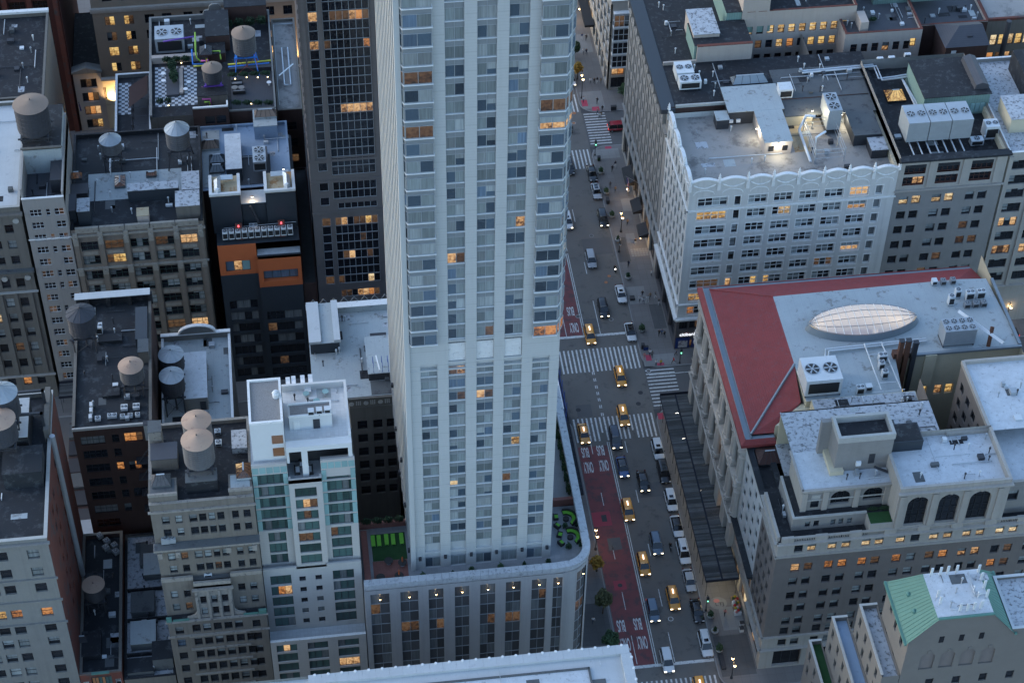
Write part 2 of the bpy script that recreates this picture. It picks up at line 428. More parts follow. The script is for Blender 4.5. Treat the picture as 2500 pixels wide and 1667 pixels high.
mat('scaffold_blue',(0.035,0.07,0.24),0.5,0.1,1)
mat('debris_net',(0.016,0.020,0.032),0.9,0.2,0.6,6)
mat('pipe_green',(0.30,0.52,0.07),0.5,0.06,1)
mat('pipe_blue',(0.035,0.20,0.62),0.5,0.06,1)
mat('pipe_purple',(0.14,0.06,0.36),0.5,0.06,1)
mat('pipe_yellow',(0.52,0.50,0.05),0.5,0.06,1)
mat('pipe_red',(0.34,0.035,0.045),0.5,0.06,1)
mat('pipe_pink',(0.60,0.12,0.38),0.5,0.06,1)
mat('check_white',(0.48,0.51,0.54),0.8,0.05,1)
mat('check_dark',(0.085,0.095,0.11),0.8,0.05,1)
mat('flag_red',(0.40,0.03,0.045),0.8,0.05,1)
mat('flag_white',(0.6,0.6,0.6),0.8,0.05,1)
mat('flag_blue',(0.02,0.035,0.16),0.8,0.05,1)
mat('citi_blue',(0.012,0.035,0.15),0.4,0.05,1)
mat('poster',(0.45,0.44,0.44),0.5,0.5,1.6,3,dirt=((0.10,0.05,0.08),0.4,1.4))
mat('awning_dark',(0.025,0.026,0.030),0.8,0.1,1)
# glass
glass_mat('glass_dark',(0.012,0.015,0.020))
glass_mat('glass_black',(0.006,0.008,0.013),0.04,0.12,0.3)
glass_mat('glass_green',(0.055,0.10,0.095),0.06,0.15,0.45)
glass_mat('glass_teal',(0.22,0.36,0.36),0.15,0.1,0.12)
glass_mat('glass_blue',(0.05,0.075,0.10),0.05,0.3,0.6)
glass_mat('glass_smoke',(0.085,0.088,0.092),0.06,0.15,0.35)
glass_mat('skylight_glass',(0.16,0.19,0.21),0.15,0.15,0.3)
glass_mat('car_glass',(0.010,0.012,0.015),0.03,0.0,0.2)
curtain_mat('blind_pale',(0.25,0.28,0.285),0.35)
curtain_mat('blind_blue',(0.11,0.16,0.22),0.35)
curtain_mat('blind_grey',(0.15,0.165,0.17))
curtain_mat('curtain_sheer',(0.19,0.225,0.23),0.35,7)
lit_mat('lit_warm',(1.0,0.64,0.32),1.2)
lit_mat('lit_yellow',(1.0,0.70,0.27),1.35)
lit_mat('lit_white',(1.0,0.83,0.52),1.5,(0.2,0.12,0.05))
lit_mat('lit_orange',(1.0,0.45,0.15),1.0)
lit_mat('lit_dim',(0.55,0.33,0.18),0.32,(0.04,0.035,0.03))
lamp_mat('bulb_warm',(1.0,0.68,0.32),14)
lamp_mat('bulb_white',(1.0,0.93,0.78),14)
lamp_mat('bulb_cool',(0.9,0.95,1.0),10)
lamp_mat('head_on',(1.0,0.86,0.62),4)
lamp_mat('head_off',(0.6,0.62,0.62),0.0)
lamp_mat('tail_on',(1.0,0.06,0.05),0.9)
mat('tail_off',(0.16,0.012,0.012),0.3,0.02,2)
lamp_mat('sign_glow',(1.0,0.92,0.75),2.2)
lamp_mat('red_beacon',(1.0,0.10,0.12),2)
lamp_mat('letter_white',(0.9,0.92,0.95),0.8)
lamp_mat('green_lamp',(0.2,1.0,0.5),3)
# ------------------------------------------------------------------ windows
WCACHE={}
def cells(w,h,nx,ny,ft):
 cw,ch=(w-ft*(nx+1))/nx,(h-ft*(ny+1))/ny
 return [(ft+i*(cw+ft),ft+j*(ch+ft),cw,ch) for j in range(ny) for i in range(nx)]
def frame_mesh(w,h,nx,ny,ft,fm,sill):
 key=('f',round(w,2),round(h,2),nx,ny,ft,fm,sill)
 if key not in WCACHE:
  b=MB()
  b.box(0,0,0,ft,0.09,h);b.box(w-ft,0,0,w,0.09,h)
  b.box(ft,0,0,w-ft,0.09,ft);b.box(ft,0,h-ft,w-ft,0.09,h)
  cw,ch=(w-ft*(nx+1))/nx,(h-ft*(ny+1))/ny
  for i in range(1,nx):
   x=ft+i*(cw+ft)-ft;b.box(x,0.005,ft,x+ft,0.085,h-ft)
  for j in range(1,ny):
   z=ft+j*(ch+ft)-ft
   for i in range(nx):
    x=ft+i*(cw+ft);b.box(x,0.01,z,x+cw,0.08,z+ft)
  mats=[fm]
  if sill:
   b.box(-0.09,-sill[1]-0.07,-0.14,w+0.09,0.02,-0.002,1);mats.append(sill[0])
  WCACHE[key]=b.mesh('window',mats)
 return WCACHE[key]
def pane_mesh(cl,kinds,key):
 key=('p',)+key+tuple(kinds)
 if key not in WCACHE:
  b=MB();mats=[]
  def mi(n):
   if n not in mats:mats.append(n)
   return mats.index(n)
  for (x,z,cw,ch),kd in zip(cl,kinds):
   top,low,fr=kd
   if fr>0.01:b.face([(x,0.05,z+ch*(1-fr)),(x+cw,0.05,z+ch*(1-fr)),(x+cw,0.05,z+ch),(x,0.05,z+ch)],mi(top))
   if fr<0.99:b.face([(x,0.055,z),(x+cw,0.055,z),(x+cw,0.055,z+ch*(1-fr)),(x,0.055,z+ch*(1-fr))],mi(low))
  WCACHE[key]=b.mesh('pane',mats)
 return WCACHE[key]
def kind(code,st,r):
 """one pane: (upper material, lower material, share of the height the upper one covers)"""
 g=st.get('glass','glass_dark');bl=st.get('blind','blind_pale')
 if code=='d':return (bl,g,0.0)
 if code=='b':return (bl,g,r.choice((0.25,0.4,0.55,0.75)))
 if code=='B':return (bl,g,1.0)
 if code=='c':return (st.get('curtain','curtain_sheer'),g,1.0)
 if code=='k':return ('blind_blue',g,1.0)
 if code=='w':return ('lit_warm',g,1.0)
 if code=='y':return ('lit_yellow',g,1.0)
 if code=='W':return ('lit_white',g,1.0)
 if code=='o':return ('lit_orange',g,1.0)
 if code=='m':return ('lit_dim',g,1.0)
 if code=='h':return (bl,'lit_warm',0.5)
 if code=='H':return (bl,'lit_white',0.45)
 if code=='Y':return ('lit_yellow','lit_white',0.6)
 return (bl,g,0.0)
def style(nx=1,ny=2,ft=0.07,frame='frame_dark',glass='glass_dark',blind='blind_pale',mix='dddbbB',depth=0.22,sill=None,split=False,curtain='curtain_sheer',one=False,name='window'):
 return dict(nx=nx,ny=ny,ft=ft,frame=frame,glass=glass,blind=blind,mix=mix,depth=depth,sill=sill,split=split,curtain=curtain,one=one,name=name)
def window(B,loc,rotz,w,h,st,code=None,r=RND):
 """a window unit in the opening: frame > pane(s)"""
 nx,ny,ft=st['nx'],st['ny'],st['ft']
 fr=frame_mesh(w,h,nx,ny,ft,st['frame'],st['sill'])
 cl=cells(w,h,nx,ny,ft)
 o=inst(st['name'],fr,B,loc,rotz)
 if ny==2 and not st['split']:
  # a sash pair shares one blind that comes down from the top
  kinds=[None]*(2*nx)
  for i in range(nx):
   cd=code if code else r.choice(st['mix'])
   if code and nx>1 and code in 'wyoWYm':cd=r.choice(code*4+'mdb')
   if cd=='b':
    f2=r.choice((0.5,0.9,1.0,1.3,1.6))
    kinds[nx+i]=(st['blind'],st['glass'],min(f2,1.0));kinds[i]=(st['blind'],st['glass'],max(f2-1.0,0.0))
   elif cd in 'hH':
    kinds[nx+i]=kind('B',st,r);kinds[i]=kind('w' if cd=='h' else 'W',st,r)
   else :
    kinds[nx+i]=kinds[i]=kind(cd,st,r)
 else :
  cds=[code[i%len(code)] if code else r.choice(st['mix']) for i in range(nx)]
  kinds=[kind(cds[q%nx],st,r) for q in range(nx*ny)]
 base=(round(w,2),round(h,2),nx,ny,ft)
 if st['split']:
  for q,(x,z,cw,ch) in enumerate(cl):
   inst('pane',pane_mesh([(0,0,cw,ch)],[kinds[q]],('s',round(cw,2),round(ch,2))),o,(x,0,z))
 else :
  inst('pane',pane_mesh(cl,kinds,base),o)
 return o
def facade(B,p0,p1,z0,z1,ops,m,st=None,name='wall',jamb=None,skip_windows=False):
 """A wall from p0 to p1 (left to right seen from outside) with real openings; ops = (u0, u1, v0, v1[, code[, style]])
    with u along the wall in metres and v an absolute height."""
 p0,p1=Vector((p0[0],p0[1],0)),Vector((p1[0],p1[1],0))
 dv=p1-p0;W=dv.length;dv.normalize();n=Vector((dv.y,-dv.x,0))
 ops=[o for o in ops if o[0]>=0.0 and o[1]<=W+1e-6 and o[2]>=z0-1e-6 and o[3]<=z1+1e-6]
 us=sorted({0.0,round(W,4)}|{round(o[0],4) for o in ops}|{round(o[1],4) for o in ops})
 vs=sorted({round(z0,4),round(z1,4)}|{round(o[2],4) for o in ops}|{round(o[3],4) for o in ops})
 b=MB()
 P=lambda u,v,dd=0.0:tuple(p0+dv*u-n*dd+Vector((0,0,v)))
 for vi in range(len(vs)-1):
  va,vb=vs[vi],vs[vi+1];vm=(va+vb)/2
  row=[(o[0],o[1]) for o in ops if o[2]<vm<o[3]]
  run=None
  for ui in range(len(us)-1):
   um=(us[ui]+us[ui+1])/2
   hole=any(a<um<c_ for a,c_ in row)
   if hole:
    if run is not None:b.face([P(run,va),P(us[ui],va),P(us[ui],vb),P(run,vb)]);run=None
   elif run is None:run=us[ui]
  if run is not None:b.face([P(run,va),P(us[-1],va),P(us[-1],vb),P(run,vb)])
 for o in ops:
  u0,u1,v0,v1=o[:4];s_=o[5] if len(o)>5 else st
  dd=s_['depth']+0.1
  mi=0 if jamb is None else 1
  b.face([P(u0,v0),P(u0,v0,dd),P(u0,v1,dd),P(u0,v1)],mi);b.face([P(u1,v0,dd),P(u1,v0),P(u1,v1),P(u1,v1,dd)],mi)
  b.face([P(u0,v0),P(u1,v0),P(u1,v0,dd),P(u0,v0,dd)],mi);b.face([P(u0,v1,dd),P(u1,v1,dd),P(u1,v1),P(u0,v1)],mi)
  b.face([P(u0,v0,dd),P(u1,v0,dd),P(u1,v1,dd),P(u0,v1,dd)],mi)
 wall=b.build(name,[m] if jamb is None else [m,jamb],B)
 if not skip_windows:
  ang=math.atan2(dv.y,dv.x);ob=org(B)
  for o in ops:
   u0,u1,v0,v1=o[:4];cd=o[4] if len(o)>4 else None;s_=o[5] if len(o)>5 else st
   window(B,Vector(P(u0,v0,s_['depth']))-ob,ang,u1-u0,v1-v0,s_,cd)
 return wall
def S_ops(x0,cols,rows,codes=None,st=None):
 """openings of a south wall that starts at x0: absolute x columns and (bottom, top) rows"""
 out=[]
 for ri,(a,b) in enumerate(rows):
  for ci,(c0,c1) in enumerate(cols):
   cd=codes.get((ri,ci)) if codes else None
   out.append((c0-x0,c1-x0,a,b,cd)+((st,) if st else ()))
 return out
def W_ops(yn,cols,rows,codes=None,st=None):
 out=[]
 for ri,(a,b) in enumerate(rows):
  for ci,(c0,c1) in enumerate(cols): # c0 north edge, c1 south edge (absolute y, c0 > c1)
   cd=codes.get((ri,ci)) if codes else None
   out.append((yn-c0,yn-c1,a,b,cd)+((st,) if st else ()))
 return out
def rows_of(bottoms,h):
 return [(z,z+h) for z in bottoms]
def spread(a,b,n,w):
 """n openings of width w evenly over a..b"""
 p=(b-a)/n
 return [(a+p*(i+0.5)-w/2,a+p*(i+0.5)+w/2) for i in range(n)]
def plain_walls(B,x0,y0,x1,y1,z0,z1,m,sides='NEW',name='wall'):
 for s_ in sides:
  b=MB()
  if s_=='S':b.face([(x0,y0,z0),(x1,y0,z0),(x1,y0,z1),(x0,y0,z1)])
  if s_=='N':b.face([(x1,y1,z0),(x0,y1,z0),(x0,y1,z1),(x1,y1,z1)])
  if s_=='E':b.face([(x1,y0,z0),(x1,y1,z0),(x1,y1,z1),(x1,y0,z1)])
  if s_=='W':b.face([(x0,y1,z0),(x0,y0,z0),(x0,y0,z1),(x0,y1,z1)])
  b.build(name,m,B)
def roof(B,x0,y0,x1,y1,z,m,par=0.0,th=0.3,pm=None,cop=None,sides='NESW',name='roof'):
 """flat roof with parapet walls and copings standing on it"""
 r_=MB().face([(x0,y0,z),(x1,y0,z),(x1,y1,z),(x0,y1,z)]).build(name,m,B)
 if par:
  for s_ in sides:
   b=MB();c_=MB();e=0.05
   i_=0.012
   if s_=='S':q=(x0+i_,y0+i_,x1-i_,y0+th)
   if s_=='N':q=(x0+i_,y1-th,x1-i_,y1-i_)
   if s_=='W':q=(x0+i_,y0+th,x0+th,y1-th)
   if s_=='E':q=(x1-th,y0+th,x1-i_,y1-th)
   b.box(q[0],q[1],z-0.02,q[2],q[3],z+par);b.build('parapet',pm or m,B)
   if cop:
    ex,ey=(e,e) if s_ in 'NS' else (e,-e)
    c_.box(q[0]-ex,q[1]-ey if s_ in 'EW' else q[1]-e,z+par+0.002,q[2]+ex,q[3]+ey if s_ in 'EW' else q[3]+e,z+par+0.09);c_.build('coping',cop,B)
 return r_
def block(B,x0,y0,x1,y1,z0,z1,m,top=None,name='penthouse'):
 """a roof-top volume with its own roof sheet"""
 o=MB().box(x0,y0,z0,x1,y1,z1).build(name,m,B)
 if top:MB().box(x0-0.06,y0-0.06,z1+0.003,x1+0.06,y1+0.06,z1+0.12).build('roof_sheet',top,o)
 return o
def cornice(B,p0,p1,z,h,out,m,name='cornice',steps=3):
 """stepped cornice along a wall (left to right seen from outside)"""
 a,c_=Vector((p0[0],p0[1],0)),Vector((p1[0],p1[1],0));dv=(c_-a);W=dv.length;dv.normalize();n=Vector((dv.y,-dv.x,0))
 prof=[(0,z)]
 for i in range(steps):
  prof+=[(out*(i+1)/steps,z+h*i/steps),(out*(i+1)/steps,z+h*(i+1)/steps)]
 prof+=[(0,z+h)]
 e=min(out,0.3)
 return MB().extr(prof,lambda p,q,w:tuple(a+dv*w+n*p+Vector((0,0,q))),-e,W+e,0).build(name,m,B)
def clutter(B,x0,y0,x1,y1,z,n,seed):
 """small fixed roof fittings: vents, pipes, hatches, cable runs"""
 r=random.Random(seed)
 for k in range(n):
  x,y=r.uniform(x0+.6,x1-.6),r.uniform(y0+.6,y1-.6);c=r.random()
  if c<.3:MB().lathe([(.09,z),(.09,z+r.uniform(.4,1.1)),(.2,z+1.15),(.16,z+1.35),(.001,z+1.4)],x,y,7).build('vent_pipe',r.choice(('steel_galv','steel_dark','steel_white')),B)
  elif c<.5:w,d=r.uniform(.5,1.3),r.uniform(.5,1.2);MB().box(x,y,z,x+w,y+d,z+r.uniform(.25,.9)).build('roof_hatch',r.choice(('steel_galv','roof_grey','steel_dark','steel_white')),B)
  elif c<.72:MB().box(x,y,z+.002,x+r.uniform(.8,2.6),y+r.uniform(.8,2.4),z+.012).build('roof_patch',r.choice(('roof_grey','roof_tar','roof_silver_worn','roof_pale')),B)
  else :
   e=r.choice(((1,0),(0,1)));l=r.uniform(1.5,.5*(x1-x0)+1);q=(min(x+e[0]*l,x1),min(y+e[1]*l,y1));MB().tube([(x,y,z+.02),(x,y,z+.22),(*q,z+.22),(*q,z+.02)],r.choice((.05,.09)),5).build('conduit',r.choice(('steel_galv','steel_dark','duct')),B)
# ------------------------------------------------------------------ ground, avenue, streets, pavements
struct(MB().face([(-3000,-3000,-0.02),(3000,-3000,-0.02),(3000,3000,-0.02),(-3000,3000,-0.02)]).build('ground','ground_dark'))
road=struct(MB().face([(-7.7,-400,0),(8.4,-400,0),(8.4,400,0),(-7.7,400,0)]).build('avenue_road','asphalt'))
STREETS=((-85.2,-73.7,'street_road'),(-8.4,2.5,'street_road'),(70.4,82.2,'street_road'))
for ya,yb,nm in STREETS:
 for xa,xb in ((-300,-7.7),(8.4,300)):
  struct(MB().face([(xa,ya,0.0),(xb,ya,0.0),(xb,yb,0.0),(xa,yb,0.0)]).build(nm,'asphalt_side'))
def slab_poly(x0,y0,x1,y1,r,corners):
 pts=[]
 for cx,cy,a0,nm in ((x0,y0,180,'sw'),(x1,y0,270,'se'),(x1,y1,0,'ne'),(x0,y1,90,'nw')):
  if nm in corners:
   sx,sy=(1 if 'w' in nm else -1),(1 if 's' in nm else -1)
   for i in range(9):
    a=math.radians(a0+i*90/8);pts.append((cx+sx*r+r*math.cos(a),cy+sy*r+r*math.sin(a)))
  else :pts.append((cx,cy))
 return pts
def pavement(x0,y0,x1,y1,corners):
 k=MB().prism(slab_poly(x0,y0,x1,y1,3.4,corners),-0.01,0.15).build('pavement','kerb_steel')
 struct(k)
 MB().face([(p[0],p[1],0.156) for p in slab_poly(x0+0.2,y0+0.2,x1-0.2,y1-0.2,3.2,corners)]).build('paving','sidewalk',k)
 return k
pav_E37=pavement(8.4,-73.7,300,-8.4,('nw','sw'))
pav_E38=pavement(8.4,2.5,300,70.4,('nw','sw'))
pav_E39=pavement(8.4,82.2,300,400,('sw',))
pav_E36=pavement(8.4,-300,300,-85.2,('nw',))
pav_W37=pavement(-300,-73.7,-7.7,-8.4,('ne','se'))
pav_W38=pavement(-300,2.5,-7.7,70.4,('ne','se'))
pav_W39=pavement(-300,82.2,-7.7,400,('se',))
pav_W36=pavement(-300,-300,-7.7,-85.2,('ne',))
# patches of different paving that show in the flags
def patch(par,x0,y0,x1,y1,m,nm='paving_slab'):
 MB().box(x0,y0,0.15,x1,y1,0.161).build(nm,m,par)
patch(pav_E38,8.7,2.9,15.0,6.0,'slab_light');patch(pav_E38,8.8,20.5,12.4,25.5,'slab_light')
patch(pav_E38,12.5,13.0,15.0,20.0,'slab_dark');patch(pav_E38,8.8,33.0,11.2,40.5,'slab_dark')
patch(pav_E38,12.2,48.5,15.1,52.5,'slab_light');patch(pav_E38,11.4,38.6,13.2,41.5,'slab_light')
patch(pav_E38,8.9,66.0,14.5,69.2,'slab_light')
patch(pav_E39,9.0,83.4,14.0,89.6,'slab_light');patch(pav_E39,10.5,104.0,14.6,111.0,'slab_light')
patch(pav_E37,11.2,-61.5,15.0,-56.5,'slab_light');patch(pav_E37,9.0,-71.0,15.0,-62.5,'slab_dark')
patch(pav_W37,-14.8,-62,-8.2,-53,'slab_dark')
for x0,y0,x1,y1,par in ((9.3,4.4,10.4,6.0,pav_E38),(11.2,2.9,12.6,3.6,pav_E38),(9.0,84.4,10.3,86.6,pav_E39),(11.0,82.6,12.6,84.0,pav_E39),(11.7,69.2,13.1,70.0,pav_E38),(8.9,-11.2,10.0,-9.6,pav_E37)):
 MB().box(x0,y0,0.15,x1,y1,0.168).build('tactile_paving','tactile_red',par)
# mosaic at the hotel entrance
for i in range(6):
 for j in range(4):
  MB().box(11.6+i*0.6,34.4+j*0.6,0.15,12.1+i*0.6,34.9+j*0.6,0.163).build('mosaic_tile','slab_light',pav_E38)
# bus lanes
ZM=0.004
def mark(x0,y0,x1,y1,m='road_paint',nm='lane_marking',z=None,par=road):
 z=ZM*2 if z is None else z
 return MB().face([(x0,y0,z),(x1,y0,z),(x1,y1,z),(x0,y1,z)]).build(nm,m,par)
mark(-7.5,-67.0,-1.95,-16.4,'bus_red','bus_lane',ZM)
mark(-7.5,12.9,-1.95,70.0,'bus_red','bus_lane',ZM)
mark(-7.5,92.0,-1.95,200.0,'bus_red','bus_lane',ZM)
for x0,y0,x1,y1 in ((-7.48,-35.8,-4.1,-32.4),(-6.1,-50.5,-3.9,-48.4)):
 mark(x0,y0,x1,y1,'bus_red_new','repair_patch',ZM*2)
mark(-5.6,-41.5,-3.2,-38.7,'asphalt_side','repair_patch',ZM*2)
mark(-5.8,-34.8,-4.85,-33.2,'iron','utility_cover',ZM*3)
def disc(x,y,r,m,nm='manhole_cover',ring=None,par=road):
 b=MB()
 n=20
 b.face([(x+r*math.cos(2*math.pi*i/n),y+r*math.sin(2*math.pi*i/n),ZM*3) for i in range(n)])
 o=b.build(nm,m,par)
 if ring:
  q=MB()
  for i in range(n):
   a,c_=2*math.pi*i/n,2*math.pi*(i+1)/n
   q.face([(x+rr*math.cos(t),y+rr*math.sin(t),ZM*3.5) for rr,t in ((r*0.78,a),(r,a),(r,c_),(r*0.78,c_))])
  q.build('rim',ring,o)
 return o
disc(-5.0,-49.5,0.42,'iron');disc(-4.4,-40.1,0.5,'manhole_grey')
for p,m_,rg in (((4.3,41.86,0),'asphalt_side','kerb_steel'),((5.99,29.34,0),'manhole_rust','manhole_grey'),((5.07,27.57,0),'manhole_rust','manhole_grey'),((4.32,16.82,0),'manhole_grey','sill_stone'),
                 ((9.27,1.82,0),'asphalt_side','road_paint'),((6.68,-3.76,0),'iron',None),((5.78,-6.58,0),'iron',None),((-4.38,-8.7,0),'asphalt_side',None),((6.2,79.01,0),'manhole_rust','sill_stone'),
                 ((6.8,82.48,0),'manhole_rust',None),((2.54,-57.8,0),'asphalt','road_paint'),((-2.15,18.41,0),'manhole_grey','sill_stone'),((-5.92,-6.87,0),'iron',None)):
 disc(p[0],p[1],0.48,m_,ring=rg)
mark(-6.3,-8.8,-3.4,-5.6,'asphalt_side','repair_patch',ZM)
mark(1.8,-30,8.2,-26.5,'asphalt_side','repair_patch',ZM);mark(-1.5,14.5,2.2,17.5,'asphalt_side','repair_patch',ZM);mark(2.0,36,8.0,41,'asphalt_side','repair_patch',ZM)
# stop lines, double lines, lane dashes
for y in (12.4,-67.5,91.6):mark(-7.4,y,8.3,y+0.62,nm='stop_line')
for x in (-1.85,-1.5):
 for ya,yb in ((-66.9,-15.6),(13.1,37.0),(92.3,160)):mark(x,ya,x+0.14,yb)
for y in (2.4,0.6,-1.3,-3.05,-4.7,-6.55,-8.6):
 for x in (-1.78,-1.46):mark(x,y-0.35,x+0.16,y+0.45)
for y in (38.2,40.0,42.2,44.6,47.2):
 for x in (-1.85,-1.5):mark(x,y-0.4,x+0.14,y+0.5)
for ya,yb in ((-18.3,-15.6),(-31.0,-27.9),(-43.6,-40.7),(-54.9,-51.0),(-66.6,-60.5)):mark(-4.97,ya,-4.85,yb)
for ya,yb in ((-18.7,-15.8),(-31.0,-28.0),(-43.6,-40.8),(-54.9,-51.1),(-66.8,-60.6),(13.1,22.5),(30.5,34.0),(46.5,50.5),(96,99),(108,111)):mark(1.5,ya,1.64,yb)
mark(-5.28,13.1,-5.16,23.5)
# crosswalks: every bar its own piece of paint
for i in range(20):
 x=-7.4+i*0.833
 if x<8.2:
  mark(x,2.85,x+0.32,9.1,nm='crosswalk_bar')
  mark(x,-15.2 if i%7!=6 else -13.2,x+0.32,-9.2,nm='crosswalk_bar')
  mark(x,-76.4,x+0.32,-70.3,nm='crosswalk_bar');mark(x,82.75,x+0.32,89.0,nm='crosswalk_bar')
  mark(x,63.4,x+0.32,69.7,nm='crosswalk_bar')
def street_bars(y0,n,x0,x1):
 for i in range(n):mark(x0,y0-i*0.937,x1,y0-i*0.937+0.30,nm='crosswalk_bar',z=ZM*2)
street_bars(1.75,11,8.6,14.25);street_bars(81.6,12,8.8,13.55);street_bars(1.75,11,-14.2,-8.6);street_bars(81.6,12,-14.2,-8.6)
mark(9.2,0.62,22.0,0.76)
def text_mesh(body,size,extrude=0.0,offset=0.0):
 cu=bpy.data.curves.new('lettering','FONT');cu.offset=offset;cu.body=body;cu.size=size;cu.extrude=extrude;cu.align_x='CENTER';cu.align_y='CENTER'
 to=bpy.data.objects.new('lettering_tmp',cu);COL.objects.link(to)
 bpy.context.view_layer.update()
 me=bpy.data.meshes.new_from_object(to.evaluated_get(bpy.context.evaluated_depsgraph_get()))
 bpy.data.objects.remove(to);bpy.data.curves.remove(cu)
 return me
def fit_text(me,w,h):
 xs=[v.co.x for v in me.vertices];ys=[v.co.y for v in me.vertices]
 cx,cy=(min(xs)+max(xs))/2,(min(ys)+max(ys))/2;sx,sy=w/(max(xs)-min(xs)),h/(max(ys)-min(ys))
 for v in me.vertices:v.co.x=(v.co.x-cx)*sx;v.co.y=(v.co.y-cy)*sy
 return me
BUS=fit_text(text_mesh('BUS',1.0,0,0.022),1.38,2.55);ONLY=fit_text(text_mesh('ONLY',1.0,0,0.022),1.8,2.75)
for me in (BUS,ONLY):me.materials.append(MATS['road_paint'])
for x,y,me,nm in ((-3.37,-17.6,BUS,'bus_lettering'),(-3.37,-21.4,ONLY,'only_lettering'),(-6.3,-17.8,BUS,'bus_lettering'),(-6.28,-21.55,ONLY,'only_lettering'),
                     (-3.37,-58.2,BUS,'bus_lettering'),(-3.3,-62.2,ONLY,'only_lettering'),(-6.3,-58.3,BUS,'bus_lettering'),(-6.25,-62.3,ONLY,'only_lettering'),
                     (-3.4,20.0,BUS,'bus_lettering'),(-3.4,15.3,ONLY,'only_lettering')):
 inst(nm,me,road,(x,y,ZM*2.5),math.pi)
# ================================================================== WEST SIDE
# ------------------------------------------------------------------ hotel tower on its podium
T=thing('hotel_tower','tall pale stone tower with white piers on a round-cornered podium beside the avenue','building',(-31.3,-48,0.15))
YT,XL,XR,ZT,ZTOP=-65.1,-42.06,-20.5,29.5,158.0
TC=[(-40.55,-38.1),(-36.5,-34.05),(-32.46,-29.98),(-28.47,-25.9),(-24.35,-21.87)]
UP=[80.44+2.889*i for i in range(26)]
LO=[35.29+2.70*i for i in range(15)]
strip=style(depth=0.25)
ops=[(c0-XL,c1-XL,33.4,75.6,None,strip) for c0,c1 in TC]+[(c0-XL,c1-XL,75.9,79.9,None,strip) for c0,c1 in TC[1:4]]+[(c0-XL,c1-XL,80.2,ZTOP-1,None,strip) for c0,c1 in TC[1:4]]
ops+=[(c0-XL,c1-XL,ZT+0.05,33.0,None,strip) for c0,c1 in TC]
facade(T,(XL,YT),(XR,YT),ZT,ZTOP,ops,'tower_stone',strip,jamb='tower_plain',skip_windows=True)
plain_walls(T,XL,YT,XR,-28,ZT,ZTOP,'tower_plain','NE')
MB().face([(XL,YT,ZTOP),(XR,YT,ZTOP),(XR,-28,ZTOP),(XL,-28,ZTOP)]).build('roof','roof_pale',T)
tw=style(2,1,0.07,'frame_grey','glass_blue','blind_pale','cccccBBdddkb',0.2,split=True)
oT=org(T)
spanB={}
def spandrel(x0,x1,z0,z1,y):
 key=(round(x1-x0,2),round(z1-z0,2))
 if key not in spanB:
  b=MB().box(0,0,0,key[0],0.08,key[1],0);b.box(0,-0.16,key[1]-0.10,key[0],0.0,key[1]-0.03,1)
  b.box(key[0]/2-0.035,-0.05,0,key[0]/2+0.035,0.0,key[1]-0.13,2)
  spanB[key]=b.mesh('spandrel_panel',['tower_spandrel','frame_white','frame_grey'])
 inst('spandrel_panel',spanB[key],T,Vector((x0,y,z0))-oT)
LITT={(3,1,0):'ww',(5,2,0):'mm',(6,3,1):'cw',(2,1,1):'mm',(8,2,1):'dk'}
rt=random.Random(5)
for ci in (1,2,3):
 c0,c1=TC[ci]
 for i,z in enumerate(UP):
  if z>ZTOP-4:break
  cd={(1,5):'wm',(3,7):'cw',(3,10):'dd',(2,6):'cc',(1,0):'dc',(2,0):'cm'}.get((ci,i))
  window(T,Vector((c0,YT+0.2,z))-oT,0,c1-c0,1.9,tw,cd,rt)
  spandrel(c0,c1,z-0.98,z-0.005,YT+0.2)
for ci,(c0,c1) in enumerate(TC):
 for i,z in enumerate(LO):
  cd={(1,12):'dm',(2,12):'mm',(1,14):'mw',(2,13):'dd',(1,5):'Hc',(3,8):'cY',(2,1):'kc',(3,5):'mc',(2,12):'wm'}.get((ci,i))
  window(T,Vector((c0,YT+0.2,z))-oT,0,c1-c0,1.72,tw,cd if cd else ('cc' if rt.random()<0.45 else None),rt)
  if z>36:spandrel(c0,c1,z-0.97,z-0.005,YT+0.2)
 dr=style(2,1,0.09,'frame_grey','glass_blue','blind_pale','dc',0.2,name='terrace_door')
 window(T,Vector((c0,YT+0.2,ZT+0.06))-oT,0,c1-c0,2.3,dr,None,rt)
# louvred plant floor
lv=MB()
for k in range(16):lv.box(0,0.0,0.1+k*0.24,2.44,0.1,0.27+k*0.24)
lvm=lv.mesh('louvre','white_trim')
for c0,c1 in TC[1:4]:inst('louvre',lvm,T,Vector((c0+0.01,YT+0.2,75.92))-oT)
MB().box(XL-0.06,YT-0.06,74.3,XR+0.06,YT+0.3,74.55).build('string_course','tower_plain',T)
